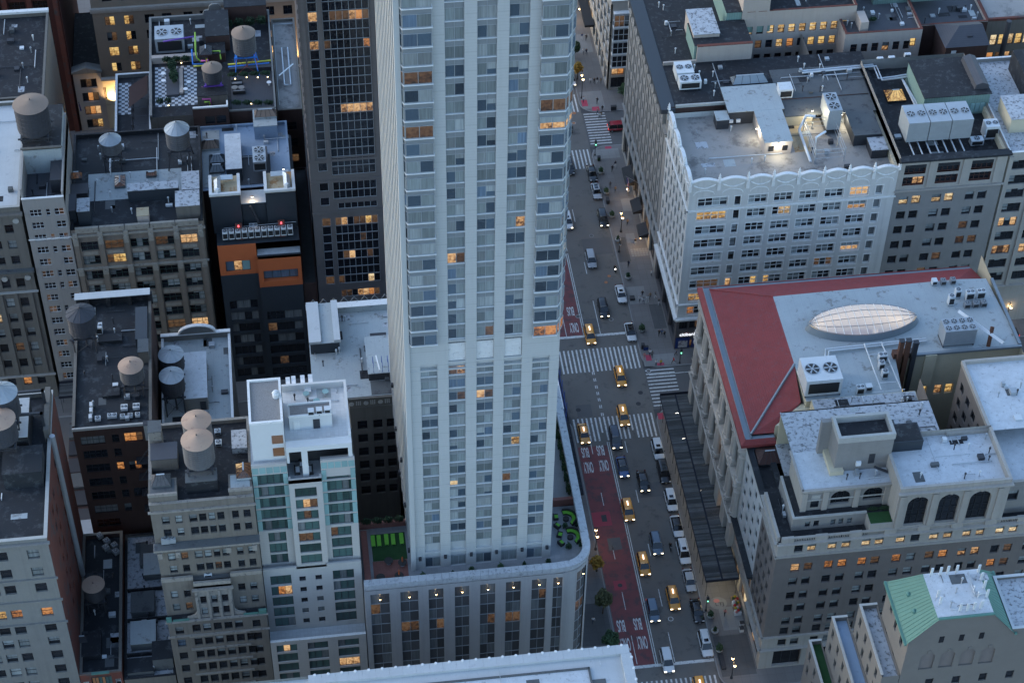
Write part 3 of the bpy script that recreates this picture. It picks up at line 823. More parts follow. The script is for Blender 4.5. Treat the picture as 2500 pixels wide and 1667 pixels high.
# projecting corner bays above the plant floor
for side in (0,1):
 poly=[(-42.62,-64.0),(-41.75,-65.75),(-38.14,-65.75),(-38.14,-64.9),(-41.9,-64.0)] if side==0 else [(-24.46,-65.75),(-21.15,-65.75),(-20.02,-63.9),(-20.7,-63.9),(-24.46,-64.9)]
 MB().prism(poly,80.0,ZTOP-0.5).build('bay_core','tower_spandrel',T)
 a,b,c_=(poly[0],poly[1],poly[2])
 segs=((a,b,1),(b,c_,2)) if side==0 else ((a,b,2),(b,c_,1))
 cx,cy=sum(p[0] for p in poly)/5,sum(p[1] for p in poly)/5
 led=MB().prism([(cx+(p[0]-cx)*1.05,cy+(p[1]-cy)*1.22) for p in poly],0,0.14).mesh('ledge','frame_white',Vector((0,0,0)))
 bay=lambda n:style(n,1,0.07,'frame_grey','glass_blue','blind_pale','ccccBBdddk',0,split=True,name='bay_window')
 lit_l={13:'m',16:'m'}if side==0 else {14:'m',0:'o',13:'h'}
 for i,z in enumerate(UP):
  if z>ZTOP-4:break
  inst('ledge',led,T,Vector((0,0,z-0.2))-oT)
  for p,q,n in segs:
   ang=math.atan2(q[1]-p[1],q[0]-p[0]);L_=math.hypot(q[0]-p[0],q[1]-p[1])
   nx_,ny_=math.sin(ang),-math.cos(ang)
   cd=lit_l.get(i);cd=cd*n if cd and n>1 else cd
   window(T,Vector((p[0]+nx_*0.10,p[1]+ny_*0.10,z))-oT,ang,L_,1.95,bay(n),cd,rt)
# ribbed west face: piers with window strips between
n_r=12
for k in range(n_r):
 y=YT+0.15+k*(36.6/(n_r-1))
 MB().box(XL-0.75,y-0.5,ZT,XL,y+0.5,ZTOP-0.3).build('rib','tower_plain',T)
 if k<n_r-1:
  b=MB();y0,y1=y+0.5,y+36.6/(n_r-1)-0.5
  b.face([(XL-0.02,y1,ZT),(XL-0.02,y0,ZT),(XL-0.02,y0,ZTOP),(XL-0.02,y1,ZTOP)],0)
  for z in (UP[:-2]+LO):b.box(XL-0.12,y0,z-0.98,XL-0.02,y1,z,1)
  b.build('window_strip',['glass_dark','tower_spandrel'],T)
MB().face([(XL,-28,ZT),(XL,YT,ZT),(XL,YT,ZTOP),(XL,-28,ZTOP)]).build('wall','tower_plain',T)
# podium
PX0,PY0,PE,PN=-50.6,-70.1,-14.5,-31.0
CCX,CCY,CR_=-18.9,-65.6,4.4
PC=[(-49.75,-46.69),(-45.04,-42.16),(-40.58,-38.15),(-36.43,-34.07),(-32.4,-29.94),(-28.31,-25.87),(-24.18,-21.78),(-20.75,-19.2)]
PROW=[30.35-2.62*(i+1) for i in range(11)]
facade(T,(PX0,PY0),(CCX,PY0),0.15,31.4,[(a-PX0,b-PX0,1.2,30.4,None,strip) for a,b in PC],'podium_stone',strip,skip_windows=True)
pw=style(2,1,0.06,'frame_grey','glass_smoke','blind_grey','ddddBc',0.2,split=True,curtain='blind_grey')
for ci,(a,b) in enumerate(PC):
 for i,z in enumerate(PROW):
  cd={(0,1):'md',(1,3):'mm',(2,3):'dm',(4,3):'dm',(5,3):'mm',(6,1):'dm'}.get((ci,i))
  if z>4:window(T,Vector((a,PY0+0.2,z))-oT,0,b-a,2.56,pw,cd,rt)
# rounded corner: stone segments with a glazed strip between
def arc(a0,a1,n,r=CR_):return [(CCX+r*math.cos(math.radians(a0+(a1-a0)*i/n)),CCY+r*math.sin(math.radians(a0+(a1-a0)*i/n))) for i in range(n+1)]
for a0,a1 in ((-90,-62),(-32,0)):
 pts=arc(a0,a1,4);b=MB()
 for p,q in zip(pts,pts[1:]):b.face([(p[0],p[1],0.15),(q[0],q[1],0.15),(q[0],q[1],31.4),(p[0],p[1],31.4)])
 b.build('wall','podium_stone',T,True)
gp=arc(-62,-32,2,CR_-0.22)
for p,q in zip(gp,gp[1:]):
 ang=math.atan2(q[1]-p[1],q[0]-p[0])
 for i,z in enumerate(PROW):
  if z>4:window(T,Vector((p[0],p[1],z))-oT,ang,math.hypot(q[0]-p[0],q[1]-p[1]),2.56,style(1,1,0.06,'frame_grey','glass_smoke','blind_grey','ddd',0.2),{3:'m'}.get(i),rt)
b=MB();pts=arc(-62,-32,3)
for p,q in zip(pts,pts[1:]):b.face([(p[0],p[1],30.4),(q[0],q[1],30.4),(q[0],q[1],31.4),(p[0],p[1],31.4)])
b.build('lintel','podium_stone',T,True)
facade(T,(PE,CCY),(PE,PN),0.15,31.4,[(1.5+4.1*i,3.9+4.1*i,1.2,30.4,None,strip) for i in range(8)],'podium_stone',strip,skip_windows=True)
for i in range(8):
 for z in PROW[::2]:
  if z>4:window(T,Vector((PE-0.2,CCY+1.5+4.1*i,z-2.62))-oT,math.pi/2,2.4,5.2,style(2,2,0.06,'frame_grey','glass_smoke','blind_grey','d',0.2),'d',rt)
plain_walls(T,PX0,PY0,PE,-54.6,0.15,29.4,'podium_stone','W');plain_walls(T,XL,PN,PE,PN,0.15,29.4,'podium_stone','N')
plain_walls(T,PX0,-54.6,XL,-54.6,0.15,29.4,'podium_stone','N')
MB().face([(PX0,PY0+.3,ZT),(CCX,PY0+.3,ZT),(PE-.3,CCY,ZT),(PE-.3,PN,ZT),(XR,PN,ZT),(XR,YT,ZT),(XL,YT,ZT),(XL,-54.6,ZT),(PX0,-54.6,ZT)]).build('terrace_floor','terrace_grey',T)
# thick stone parapet that sweeps round the corner, one coping stone after another
outer=[(PX0+i*(CCX-PX0)/26,PY0) for i in range(26)]+arc(-90,0,9)+[(PE,CCY+(i+1)*(PN-CCY)/26) for i in range(26)]
def inset(pts,d_):
 out=[]
 for i,p in enumerate(pts):
  a,b=pts[max(i-1,0)],pts[min(i+1,len(pts)-1)]
  dx,dy=b[0]-a[0],b[1]-a[1];l=math.hypot(dx,dy);out.append((p[0]-dy/l*d_,p[1]+dx/l*d_))
 return out
inn,outr=inset(outer,1.0),inset(outer,-0.22)
for i in range(len(outer)-1):
 g=0.012
 def lerp(a,b,t):return (a[0]+(b[0]-a[0])*t,a[1]+(b[1]-a[1])*t)
 q=[lerp(outr[i],outr[i+1],g),lerp(outr[i],outr[i+1],1-g),lerp(inn[i],inn[i+1],1-g),lerp(inn[i],inn[i+1],g)]
 MB().prism(q,32.05,33.0+0.012*(i%3)).build('coping_stone','coping_worn',T)
b=MB();ia=inset(outer,0.06);ib=inset(outer,0.6)
for i in range(len(outer)-1):
 b.prism([ia[i],ia[i+1],ib[i+1],ib[i]],31.4,32.05)
b.build('parapet','podium_stone',T)
for i,(a,c0) in enumerate(PC):
 MB().box(a+.05,PY0+0.05,30.42,c0-.05,PY0+0.25,31.35).build('glass_guard','glass_smoke',T)
# wall lamps under the parapet and beside the terrace doors
lm=MB().cyl(0,0,-0.2,0.10,0.34,8,0.16).mesh('wall_lamp','steel_dark');lb=MB().lathe([(0.001,-0.32),(0.12,-0.26),(0.13,-0.2),(0.001,-0.12)],n=8).mesh('bulb','bulb_warm')
for (a,c0) in PC+[(-16.3,-15.5)]:
 x,y=((a+c0)/2,PY0-0.3) if a<-17 else (CCX+4.65*math.cos(math.radians(-47)),CCY+4.65*math.sin(math.radians(-47)))
 o=inst('wall_lamp',lm,T,Vector((x,y,29.6))-oT);inst('bulb',lb,o)
for x in (-41.37,-37.35,-33.24,-29.21,-25.14,-21.14):MB().box(x-0.22,YT-0.4,31.9,x+0.22,YT,32.5).build('wall_box','steel_dark',T)
for k in range(6):MB().box(XL-1.1,YT+1.5+k*5.5,31.9+4.6*(k%3),XL-0.76,YT+2.0+k*5.5,32.6+4.6*(k%3)).build('wall_box','steel_dark',T)
# terrace surfaces
MB().box(-48.7,-62.8,ZT,-43.2,-57.3,ZT+0.03).build('turf_lawn','turf',T)
MB().box(-48.8,-67.2,ZT,-43.3,-62.85,ZT+0.02).build('terracotta_floor','terra_tile',T)
MB().box(-50.3,-68.8,ZT,-49.3,-57.0,ZT+0.9).build('planter_wall','terra_tile',T)
MB().box(-50.3,-56.0,ZT,-42.9,-55.3,ZT+1.0).build('planter_wall','terra_tile',T)
MB().box(-20.4,-54.9,ZT,-14.9,-54.3,ZT+1.6).build('planter_wall','terra_tile',T)
# ------------------------------------------------------------------ corner building behind the tower, under scaffold
B=thing('scaffolded_building','low pale corner building behind the tower wrapped in blue scaffold and dark netting','building',(-27,-20,0.15))
plain_walls(B,-41,-31,-13.2,-8.6,0.15,26,'pale_stone','SNEW');roof(B,-41,-31,-13.2,-8.6,26,'roof_white',0.9,0.4,'pale_stone','white_trim')
MB().face([(-12.9,-31,5),(-12.9,-8.6,5),(-12.9,-8.6,25),(-12.9,-31,25)]).build('netting','debris_net',B)
for k in range(9):
 y=-30.6+k*2.7
 MB().tube([(-12.6,y,4),(-12.6,y,28)],0.06).build('scaffold_pole','scaffold_blue',B)
for z in range(6,28,2):MB().tube([(-12.6,-30.8,z),(-12.6,-8.8,z)],0.05).build('scaffold_rail','scaffold_blue',B)
# ------------------------------------------------------------------ glass and limestone building next to the podium
B=thing('glass_front_building','narrow limestone and green glass building with stepped terraces beside the podium','building',(-58.4,-62,0.15))
GX0,GX1=-66.0,-50.75
gw=lambda nx,**k:style(nx,1,0.06,'frame_dark','glass_green','blind_grey','dddddB',0.25,sill=('white_trim',0.05),**k)
Y1,Y2,Y3=-70.1,-67.2,-66.0
facade(B,(GX0,Y1),(GX1,Y1),0.15,20.5,S_ops(GX0,[(-65.1,-61.85),(-60.15,-56.9),(-55.3,-51.95)],rows_of([2.0+2.62*i for i in range(7)],2.2),{(6,0):'dwd',(4,2):'www'}),'limestone',gw(3))
plain_walls(B,GX0,Y1,GX1,-53.5,0.15,58,'limestone','N');plain_walls(B,GX0,Y1,GX1,Y2,0.15,20.5,'limestone','EW')
MB().face([(GX0,Y1,19.6),(GX1,Y1,19.6),(GX1,Y2,19.6),(GX0,Y2,19.6)]).build('terrace_floor','paver',B)
MB().box(GX0,Y1+0.001,19.61,GX1,Y1+0.35,20.55).build('parapet','limestone',B)
MB().box(GX0,Y1-0.05,20.552,GX1,Y1+0.42,20.64).build('coping','white_trim',B)
facade(B,(GX0,Y2),(GX1,Y2),19.6,34.9,S_ops(GX0,[(-65.0,-61.75),(-55.25,-51.97)],rows_of([20.6+2.68*i for i in range(5)],2.35),{(3,0):'dow'})+S_ops(GX0,[(-60.5,-59.5),(-58.0,-57.0)],rows_of([21.0+2.68*i for i in range(5)],1.25),None,style(1,1,0.06,'frame_dark','glass_dark','blind_grey','ddB',0.2)),'limestone',gw(3))
plain_walls(B,GX0,Y2,GX1,-53.5,19.6,34.9,'limestone','EW')
for x0,x1 in ((GX0,-60.8),(-56.1,GX1)):
 MB().face([(x0,Y2,34.6),(x1,Y2,34.6),(x1,Y3,34.6),(x0,Y3,34.6)]).build('terrace_floor','paver',B);MB().box(x0,Y2+.001,34.61,x1,Y2+0.3,35.4).build('parapet','limestone',B)
# middle pier section keeps forward
facade(B,(-60.75,Y2+0.4),(-55.8,Y2+0.4),34.9,55.3,S_ops(-60.75,[(-59.95,-56.7)],rows_of([35.5+2.62*i for i in range(7)],2.15),{(4,0):'dmd',(5,0):'dwm',(2,0):'mmd'}),'limestone',gw(3))
plain_walls(B,-60.75,Y2+0.4,-55.8,Y3,34.6,55.3,'limestone','EW')
facade(B,(GX0,Y3),(-60.75,Y3),34.6,58.0,S_ops(GX0,[(-64.6,-61.9)],rows_of([35.2+2.62*i for i in range(3)],2.3))+S_ops(GX0,[(-65.9,-60.85)],rows_of([43.3+2.62*i for i in range(5)],2.35),None,gw(5,split=True)),'limestone',gw(3))
facade(B,(-55.8,Y3),(GX1,Y3),34.6,58.0,S_ops(-55.8,[(-55.0,-51.9)],rows_of([35.2+2.62*i for i in range(3)],2.3),{(2,0):'mdd'})+S_ops(-55.8,[(-55.7,-50.85)],rows_of([43.3+2.62*i for i in range(5)],2.35),None,gw(5,split=True)),'limestone',gw(3))
for x0,x1 in ((GX0,-60.75),(-55.8,GX1)):
 for i in range(5):
  w_=(x1-x0)/5
  MB().box(x0+i*w_+0.06,Y3-0.02,56.4,x0+(i+1)*w_-0.06,Y3+0.4,57.75).build('glass_panel','glass_teal',B)
 for k in range(6):
  for xx in (x0+0.02,x1-0.72):MB().box(xx,Y3-0.06,43.4+2.62*k,xx+0.70,Y3-0.005,45.6+2.62*k if k<5 else 56.3).build('glass_panel','glass_teal',B) if k<5 else None
plain_walls(B,GX0,Y3,GX1,-53.5,34.6,58,'limestone','EW')
MB().face([(GX0,Y3,57.9),(-60.75,Y3,57.9),(-60.75,-53.5,57.9),(GX0,-53.5,57.9)]).build('roof','paver',B);MB().box(-55.8,Y3+.01,54.5,GX1,Y3+1.1,57.9).build('bay_roof','limestone',B)
MB().box(-60.7,Y2+0.45,54.4,-55.82,-62.5,54.5).build('terrace_floor','paver',B);MB().box(-55.8,Y3+1.12,54.4,-50.8,-62.5,54.5).build('terrace_floor','paver',B)
for q in ((-60.75,Y2+0.4,-55.8,Y2+0.7),(-60.75,Y2+.7,-60.4,Y3),(-56.15,Y2+.7,-55.8,Y3)):MB().box(q[0],q[1],54.5,q[2],q[3],55.35).build('parapet','limestone',B)
for q in ((GX0,Y3,-60.8,Y3+0.35),(-55.8,Y3,GX1,Y3+0.35)):MB().box(q[0],q[1]-0.03,57.92,q[2],q[3],58.35).build('parapet','limestone',B)
# white penthouse volumes, measured on the roof
PH=block(B,-65.6,-64.9,-60.75,-56.1,57.9,66.0,'white_render',None)
MB().box(-65.3,-64.6,66.0,-61.0,-56.4,66.04).build('roof_gravel','gravel',PH)
for q in ((-65.65,-64.95,-60.7,-64.6),(-65.65,-56.4,-60.7,-56.05),(-65.65,-64.6,-65.3,-56.4),(-61.05,-64.6,-60.7,-56.4)):MB().box(q[0],q[1],66.0,q[2],q[3],66.35).build('coping','white_trim',PH)
for z in (58.9,61.6):
 MB().box(-62.6,-64.96,z,-60.95,-64.88,z+1.75).build('window','lit_dim',PH)
block(B,-60.7,-66.0,-51.0,-64.6,60.6,61.6,'white_render',None,'roof_beam')
for x0,x1 in ((-60.7,-60.3),(-58.5,-57.6),(-51.6,-51.0)):MB().box(x0,-65.7,54.5 if x0>-60 else 57.9,x1,-64.9,60.6).build('pillar','white_render',B)
MB().box(-60.7,-62.5,54.5,-50.8,-62.2,60.6).build('glass_wall','glass_smoke',B)
MB().box(-60.7,-64.6,60.6,-51.0,-53.5,60.9).build('upper_terrace','paver_pale',B)
block(B,-59.9,-61.9,-53.6,-59.3,60.9,63.6,'white_render',None);MB().box(-59.7,-61.7,63.6,-53.8,-59.5,63.63).build('roof_gravel','gravel',B)
for q in ((-59.95,-61.95,-53.55,-61.7),(-59.95,-59.5,-53.55,-59.25),(-53.8,-61.7,-53.55,-59.5)):MB().box(q[0],q[1],63.6,q[2],q[3],63.95).build('coping','white_trim',B)
for q in ((-60.7,-53.9,-51.0,-53.5),(-51.4,-64.6,-51.0,-53.9)):MB().box(q[0],q[1],60.9,q[2],q[3],62.1).build('parapet','white_render',B)
MB().box(-56.4,-61.98,60.95,-55.4,-61.9,62.9).build('door','steel_dark',B);MB().box(-59.3,-61.98,60.95,-58.4,-61.9,62.8).build('door','white_trim',B)
GLASSB=B
# ------------------------------------------------------------------ beige brick building with setbacks and curved gables
B=thing('setback_building','old beige brick building with stepped front, curved shoulders and two tan water tanks','building',(-73.4,-61,0.15))
X0,X1=-81.4,-66.1
bw=style(1,2,0.07,'frame_dark','glass_dark','blind_pale','dddbbbB',0.25,sill=('beige_trim',0.06))
lowc=[(-80.4,-79.1)]+[(-77.75+1.66*i,-76.5+1.66*i) for i in range(6)]+[(-68.4,-67.15)]
sixc=[(-77.75+1.36*i,-76.55+1.36*i) for i in range(6)]
lr=[1.6+3.35*i for i in range(7)]
facade(B,(X0,-70.1),(X1,-70.1),0.15,28.6,S_ops(X0,lowc[:1]+lowc[-1:],rows_of(lr+[24.95],1.9),{(6,0):'k'})+S_ops(X0,lowc[1:-1],rows_of(lr,1.95))+S_ops(X0,lowc[1:6],rows_of([25.2],1.9)),'beige_brick',bw)
plain_walls(B,X0,-70.1,X1,-52,0.15,28.6,'beige_brick','EWN')
for z in [4.0+3.35*i for i in range(7)]:cornice(B,(-78.2,-70.1),(-69.2,-70.1),z,0.3,0.22,'beige_trim','string_course',1)
cornice(B,(X0,-70.1),(X1,-70.1),24.35,0.35,0.3,'beige_trim','string_course',2);cornice(B,(X0,-70.1),(X1,-70.1),28.0,0.6,0.45,'beige_trim')
MB().face([(X0,-70.1,28.62),(X1,-70.1,28.62),(X1,-68.2,28.62),(X0,-68.2,28.62)]).build('terrace_floor','roof_tar',B)
for x0,x1 in ((X0-0.1,-80.7),(-67.2,X1+.1)):MB().box(x0,-70.4,28.63,x1,-70.0,29.5).build('copper_flashing','copper_green',B)
MB().box(-80.5,-70.35,28.63,-78.0,-70.1,28.9).build('copper_flashing','copper_green',B);MB().box(-69.6,-70.35,28.63,-67.3,-70.1,28.9).build('copper_flashing','copper_green',B)
# centre pavilion with pilasters, flanked by recessed wings
facade(B,(-76.6,-70.0),(-70.9,-70.0),28.62,36.4,S_ops(-76.6,[(-75.9,-74.95),(-74.2,-73.25),(-72.55,-71.6)],rows_of([29.2,32.0],1.85)),'beige_trim',bw)
plain_walls(B,-76.6,-70.0,-70.9,-68.2,28.62,36.4,'beige_brick','EW')
for x in (-76.4,-74.58,-72.9,-71.25):MB().box(x-0.2,-70.25,28.63,x+0.2,-70.0,35.2).build('pilaster','beige_trim',B)
cornice(B,(-76.6,-70.0),(-70.9,-70.0),35.2,0.7,0.5,'beige_trim');MB().box(-76.6,-70.0,35.9,-70.9,-69.6,37.2).build('parapet','beige_trim',B)
MB().face([(-76.6,-70,36.0),(-70.9,-70,36.0),(-70.9,-68.2,36.0),(-76.6,-68.2,36.0)]).build('terrace_floor','roof_tar',B)
for sx,xc in ((-1,-76.6),(1,-70.9)): # curved shoulder brackets
 prof=[(0,0),(1.7,0),(1.55,0.35)]+[(1.5-1.5*math.sin(math.radians(a)),1.9-1.55*math.cos(math.radians(a))) for a in range(10,91,16)]+[(0,2.2)]
 MB().extr(prof,lambda p,q,w,s=sx,x=xc:(x+s*p,w,28.64+q),-70.05,-69.7).build('curved_shoulder','beige_trim',B)
wc=[(-80.3,-79.2),(-78.3,-77.25),(-69.95,-68.85),(-68.1,-67.0)]
facade(B,(X0,-69.0),(-76.6,-69.0),28.62,36.9,S_ops(X0,wc[:2],rows_of([29.6,32.7],1.8),{(0,1):'m'}),'beige_brick',bw);facade(B,(-70.9,-69.0),(X1,-69.0),28.62,37.2,S_ops(-70.9,wc[2:],rows_of([29.9,33.1],1.8)),'beige_brick',bw)
plain_walls(B,X0,-69.0,X1,-52,28.6,37,'beige_brick','EW')
for x0,x1 in ((X0,-76.6),(-70.9,X1)):MB().box(x0,-69.1,36.9,x1,-68.7,37.7).build('parapet','beige_trim',B)
MB().face([(X0,-69,36.7),(X1,-69,36.7),(X1,-68.2,36.7),(X0,-68.2,36.7)]).build('terrace_floor','roof_grey',B)
tc=[(-79.9,-78.75),(-77.9,-76.85),(-75.85,-74.65),(-74.4,-73.3),(-73.0,-72.0),(-71.7,-70.65),(-69.5,-68.5),(-67.8,-66.75)]
facade(B,(X0,-68.2),(X1,-68.2),36.7,54.0,S_ops(X0,tc,rows_of([37.9,40.9,46.6,49.5],1.75),{(1,1):'m',(1,0):'B',(1,2):'B',(1,3):'B',(3,1):'B',(3,4):'B',(0,4):'m'}),'beige_brick',bw)
plain_walls(B,X0,-68.2,X1,-52,36.7,54.0,'beige_brick','EWN')
cornice(B,(X0,-68.2),(X1,-68.2),44.4,0.9,1.5,'beige_trim','balcony',2);MB().box(X0-.2,-69.75,45.31,X1+.2,-68.25,45.36).build('balcony_floor','roof_grey',B)
for x in (-80.9,-78.2,-70.6,-66.7):MB().box(x-0.35,-69.6,43.2,x+0.35,-68.2,44.4).build('bracket','beige_trim',B)
cornice(B,(X0,-68.2),(X1,-68.2),52.2,0.5,0.35,'beige_trim','string_course',2)
roof(B,X0,-68.2,X1,-52,53.4,'roof_tar',0.7,0.4,'beige_brick','beige_trim')
for x0,x1,zz,tm in ((X0+0.05,-77.2,55.3,'roof_grey'),(-69.6,X1-0.05,55.0,'roof_pale')):
 o=block(B,x0,-67.7,x1,-64.2,53.4,zz,'beige_brick',None);MB().box(x0+.3,-67.4,zz+.002,x1-.3,-64.5,zz+0.03).build('roof_sheet',tm,o);MB().box(x0-.05,-67.75,zz,x1+.05,-67.4,zz+0.5).build('parapet','beige_trim',o)
block(B,-75.8,-66.0,-71.2,-63.6,53.4,55.9,'roof_tar','roof_grey');block(B,-80.9,-60.9,-77.0,-57.6,53.4,55.8,'beige_brick','slate');block(B,-81.1,-56.9,-79.2,-54.6,53.4,57.6,'beige_trim','roof_grey','chimney')
MB().box(-68.9,-58.8,53.4,-66.6,-55.0,54.6).build('bulkhead','roof_silver_worn',B)
# ------------------------------------------------------------------ pale stone building at the lower left edge
B=thing('pale_stone_building','pale stone building with red brick side wall at the lower left corner','building',(-106,-60,0.15))
cw_=style(1,2,0.08,'frame_dark','glass_dark','blind_pale','dddbbB',0.3,sill=('pale_stone',0.08))
cols=[(-114.5,-112.9),(-112.3,-110.7),(-109.3,-107.6),(-106.9,-105.2),(-104.5,-102.8),(-99.95,-98.2)]
rw=[46.6,42.5,38.7,32.7,28.8,25.4,21.8,18.1,14.5,10.8,7.0]
facade(B,(-118,-70.1),(-96.6,-70.1),0.15,51.0,S_ops(-118,cols,rows_of(rw,2.1),{(3,4):'o',(3,5):'o',(3,3):'y',(3,2):'o'}),'pale_stone',cw_)
for z in (36.4,41.6,50.0,30.9):cornice(B,(-118,-70.1),(-96.6,-70.1),z,0.45,0.35 if z<50 else 0.6,'pale_stone','string_course' if z<50 else 'cornice',2)
ew=style(1,2,0.08,'frame_dark','glass_dark','blind_grey','ddb',0.2,sill=('sill_stone',0.06))
facade(B,(-96.6,-70.1),(-96.6,-40),0.15,50.6,[(2.0+3.2*i,3.3+3.2*i,z,z+1.8,None) for i in (2,3,5,6) for z in (46,42.3,38.5,34.7,31,27.2,23.4)],'red_brick',ew)
plain_walls(B,-118,-70.1,-96.6,-40,0.15,50.6,'red_brick','NW');roof(B,-118,-70.1,-96.6,-40,50.2,'roof_black',0.9,0.45,'pale_stone','sill_stone')
block(B,-103.2,-59.2,-97.4,-53.8,50.2,53.6,'roof_black','roof_black');block(B,-112,-52.6,-99.6,-44.5,50.2,54.4,'roof_tar','roof_white')
MB().tube([(-96.3,-50.6,52),(-96.2,-50.6,18)],0.45,8).build('flue','steel_galv',B)
MB().box(-97.5,-50.2,50.2,-96.7,-41,53).build('parapet','grey_stone',B)
for y in (-49.4,-44.6):MB().box(-103.5,y,55.6,-97.2,y+0.35,56.0).build('steel_beam','steel_dark',B)
MB().box(-97.6,-49.4,50.6,-97.2,-49.0,56).build('steel_post','steel_dark',B);MB().box(-97.6,-44.6,50.6,-97.2,-44.2,56).build('steel_post','steel_dark',B)
PALEB=B
# ------------------------------------------------------------------ low dark-roofed building in the gap
B=thing('low_brick_building','low dark-roofed brick building squeezed between taller blocks at the lower left','building',(-93.5,-55,0.15))
plain_walls(B,-96.5,-70.1,-89.9,-41,0.15,16,'red_brick','NEW')
facade(B,(-96.5,-70.1),(-89.9,-70.1),0.15,17.0,[(1.7,4.9,8.5,16.2,'mmdmdd',style(6,1,0.1,'frame_green','glass_green','blind_grey','dm',0.4,name='shop_window')),(0.35,1.2,13.2,15.0),(5.4,6.25,13.2,15.0)],'red_brick',style(1,2,0.07,'frame_white','glass_dark','blind_pale','db',0.2))
roof(B,-96.5,-70.1,-89.9,-41,15.8,'roof_black',1.0,0.4,'brown_brick','grey_stone')
MB().box(-94.6,-70.3,16.85,-91.8,-69.9,17.1).build('copper_flashing','copper_green',B)
MB().box(-96.3,-66.6,15.8,-93.2,-61.5,16.9).build('roof_hatch','roof_tar',B)
DARKB=B
# strip of worn low roofs
B=thing('worn_roof_building','low building with peeling silver and black roof sections beside the beige block','building',(-85.6,-55,0.15))
plain_walls(B,-89.7,-70.1,-81.6,-40,0.15,14.5,'grey_stone','SNEW')
roof(B,-89.7,-70.1,-81.6,-40,14.0,'roof_silver_worn',0.5,0.3,'grey_stone','roof_tar')
for q,m_,zz in (((-88.6,-57.5,-84.8,-53.3),'roof_grey',15.4),((-88.6,-64.2,-84.6,-59.6),'roof_pale',15.7),((-86.5,-49.9,-83.3,-45.4),'roof_pale',15.5),((-89.2,-69.3,-85.0,-66.6),'roof_black',15.1),((-85.0,-68.6,-81.8,-65.0),'roof_black',17.0),((-87.2,-47.2,-81.8,-43.0),'roof_grey',14.9)):
 block(B,*q[:2],*q[2:],14.0,zz,'roof_grey',m_,'bulkhead')
for y in (-52.2,-58.4,-65.4):MB().box(-89.3,y,14,-81.8,y+0.3,14.7).build('firewall','roof_tar',B)
WORNB=B
# ------------------------------------------------------------------ black-roofed brick building (fronts the next street)
B=thing('black_roof_building','brown brick building with wide black roof and white rear coping','building',(-89,-23,0.15))
bx0,bx1,by0,by1,bz=-95.2,-82.4,-38.4,-8.6,40.0
bb=style(4,2,0.07,'frame_dark','glass_dark','blind_grey','ddddddBb',0.25,sill=('sill_stone',0.08))
facade(B,(bx0,by0),(bx1,by0),0.15,bz,[(1.0,4.9,z,z+2.0,cd,bb) for z,cd in ((36.0,'B'),(32.6,'d'),(29.2,None),(25.7,'d'),(22.3,'d'),(18.8,'B'),(15.2,'d'),(11.6,'d'))]+[(6.0,7.2,z,z+2.0,cd,style(1,2,0.07,'frame_dark','glass_dark','blind_grey','ddb',0.25,sill=('sill_stone',0.08))) for z,cd in ((36.0,'d'),(32.6,'d'),(29.2,'o'),(25.7,'d'),(22.3,'d'),(18.8,'b'))]+[(8.0,11.0,z,z+2.2,cd,style(3,2,0.07,'frame_dark','glass_dark','blind_grey','d',0.25)) for z,cd in ((35.9,'o'),(29.0,'o'),(22.3,'d'))],'brown_brick',bb)
plain_walls(B,bx0,by0,bx1,by1,0.15,bz,'brown_brick','NEW');roof(B,bx0,by0,bx1,by1,bz-0.4,'roof_black',0.6,0.4,'brown_brick','grey_stone','EW')
MB().box(bx0-0.05,by0-0.1,bz-0.4,bx1+0.05,by0+0.25,bz+0.1).build('parapet','sill_stone',B)
MB().box(bx0+0.1,by1-0.6,bz-.4,bx1-0.1,by1,bz+1.9).build('parapet','roof_tar',B);MB().box(bx0,by1-1.5,bz+1.92,bx1,by1+0.1,bz+2.06).build('coping','roof_white',B)
for k in range(4):MB().box(-93.6+3.6*k,by1-1.4,bz-0.4,-92.9+3.6*k,by1-.61,bz+1.9).build('buttress','roof_tar',B)
o=block(B,-84.9,-20.6,-82.9,-12.8,bz-.4,bz+1.8,'navy_panel',None,'bulkhead')
block(B,-84.4,-24.2,-82.7,-21.2,bz-.4,bz+2.2,'grey_stone','roof_grey','bulkhead');MB().box(-91.2,-19.0,bz-.39,-87.3,-17.2,bz+.3).build('roof_hatch','roof_black',B)
MB().box(-90.4,-31.7,bz-.39,-87.6,-29.2,bz+.25).build('roof_hatch','roof_tar',B)
for zz in (8,12,16,20):MB().box(-85.8,by0-1.6,zz+12,-82.6,by0-0.02,zz+12.12).build('fire_escape_landing','steel_dark',B);MB().tube([(-85.4,by0-1.2,zz+12.1),(-83.0,by0-1.2,zz+16)],0.12,4).build('fire_escape_stair','steel_dark',B)
block(B,-83.7,-39.4,-82.0,-38.45,bz-3.0,bz+0.6,'sill_stone','steel_dark','chimney')
BLACKB=B
# ------------------------------------------------------------------ arched-parapet building with white roofs and four tanks
B=thing('arched_parapet_building','low building with arched white parapet and patched white roof behind four tanks','building',(-75.4,-20,0.15))
ax0,ax1,ay0,ay1,az=-81.7,-69.7,-31.0,-8.8,30.2
plain_walls(B,ax0,ay0,ax1,ay1,0.15,az,'pale_stone','SNEW');roof(B,ax0,ay0,ax1,ay1,az-0.7,'roof_pale',0.8,0.35,'pale_stone','white_trim','SEW')
MB().box(ax0,ay1-0.5,az-.7,ax1,ay1,az+0.6).build('parapet','pale_stone',B);MB().box(ax0-.1,ay1-.65,az+.61,ax1+.1,ay1+.1,az+.75).build('coping','white_trim',B)
ap=[(-3.0*math.cos(math.radians(a)),1.7*math.sin(math.radians(a))) for a in range(0,181,15)]
MB().extr(ap,lambda p,q,w:(-75.4+p,w,az+.76+q),ay1-.5,ay1-0.05).build('arched_gable','pale_stone',B)
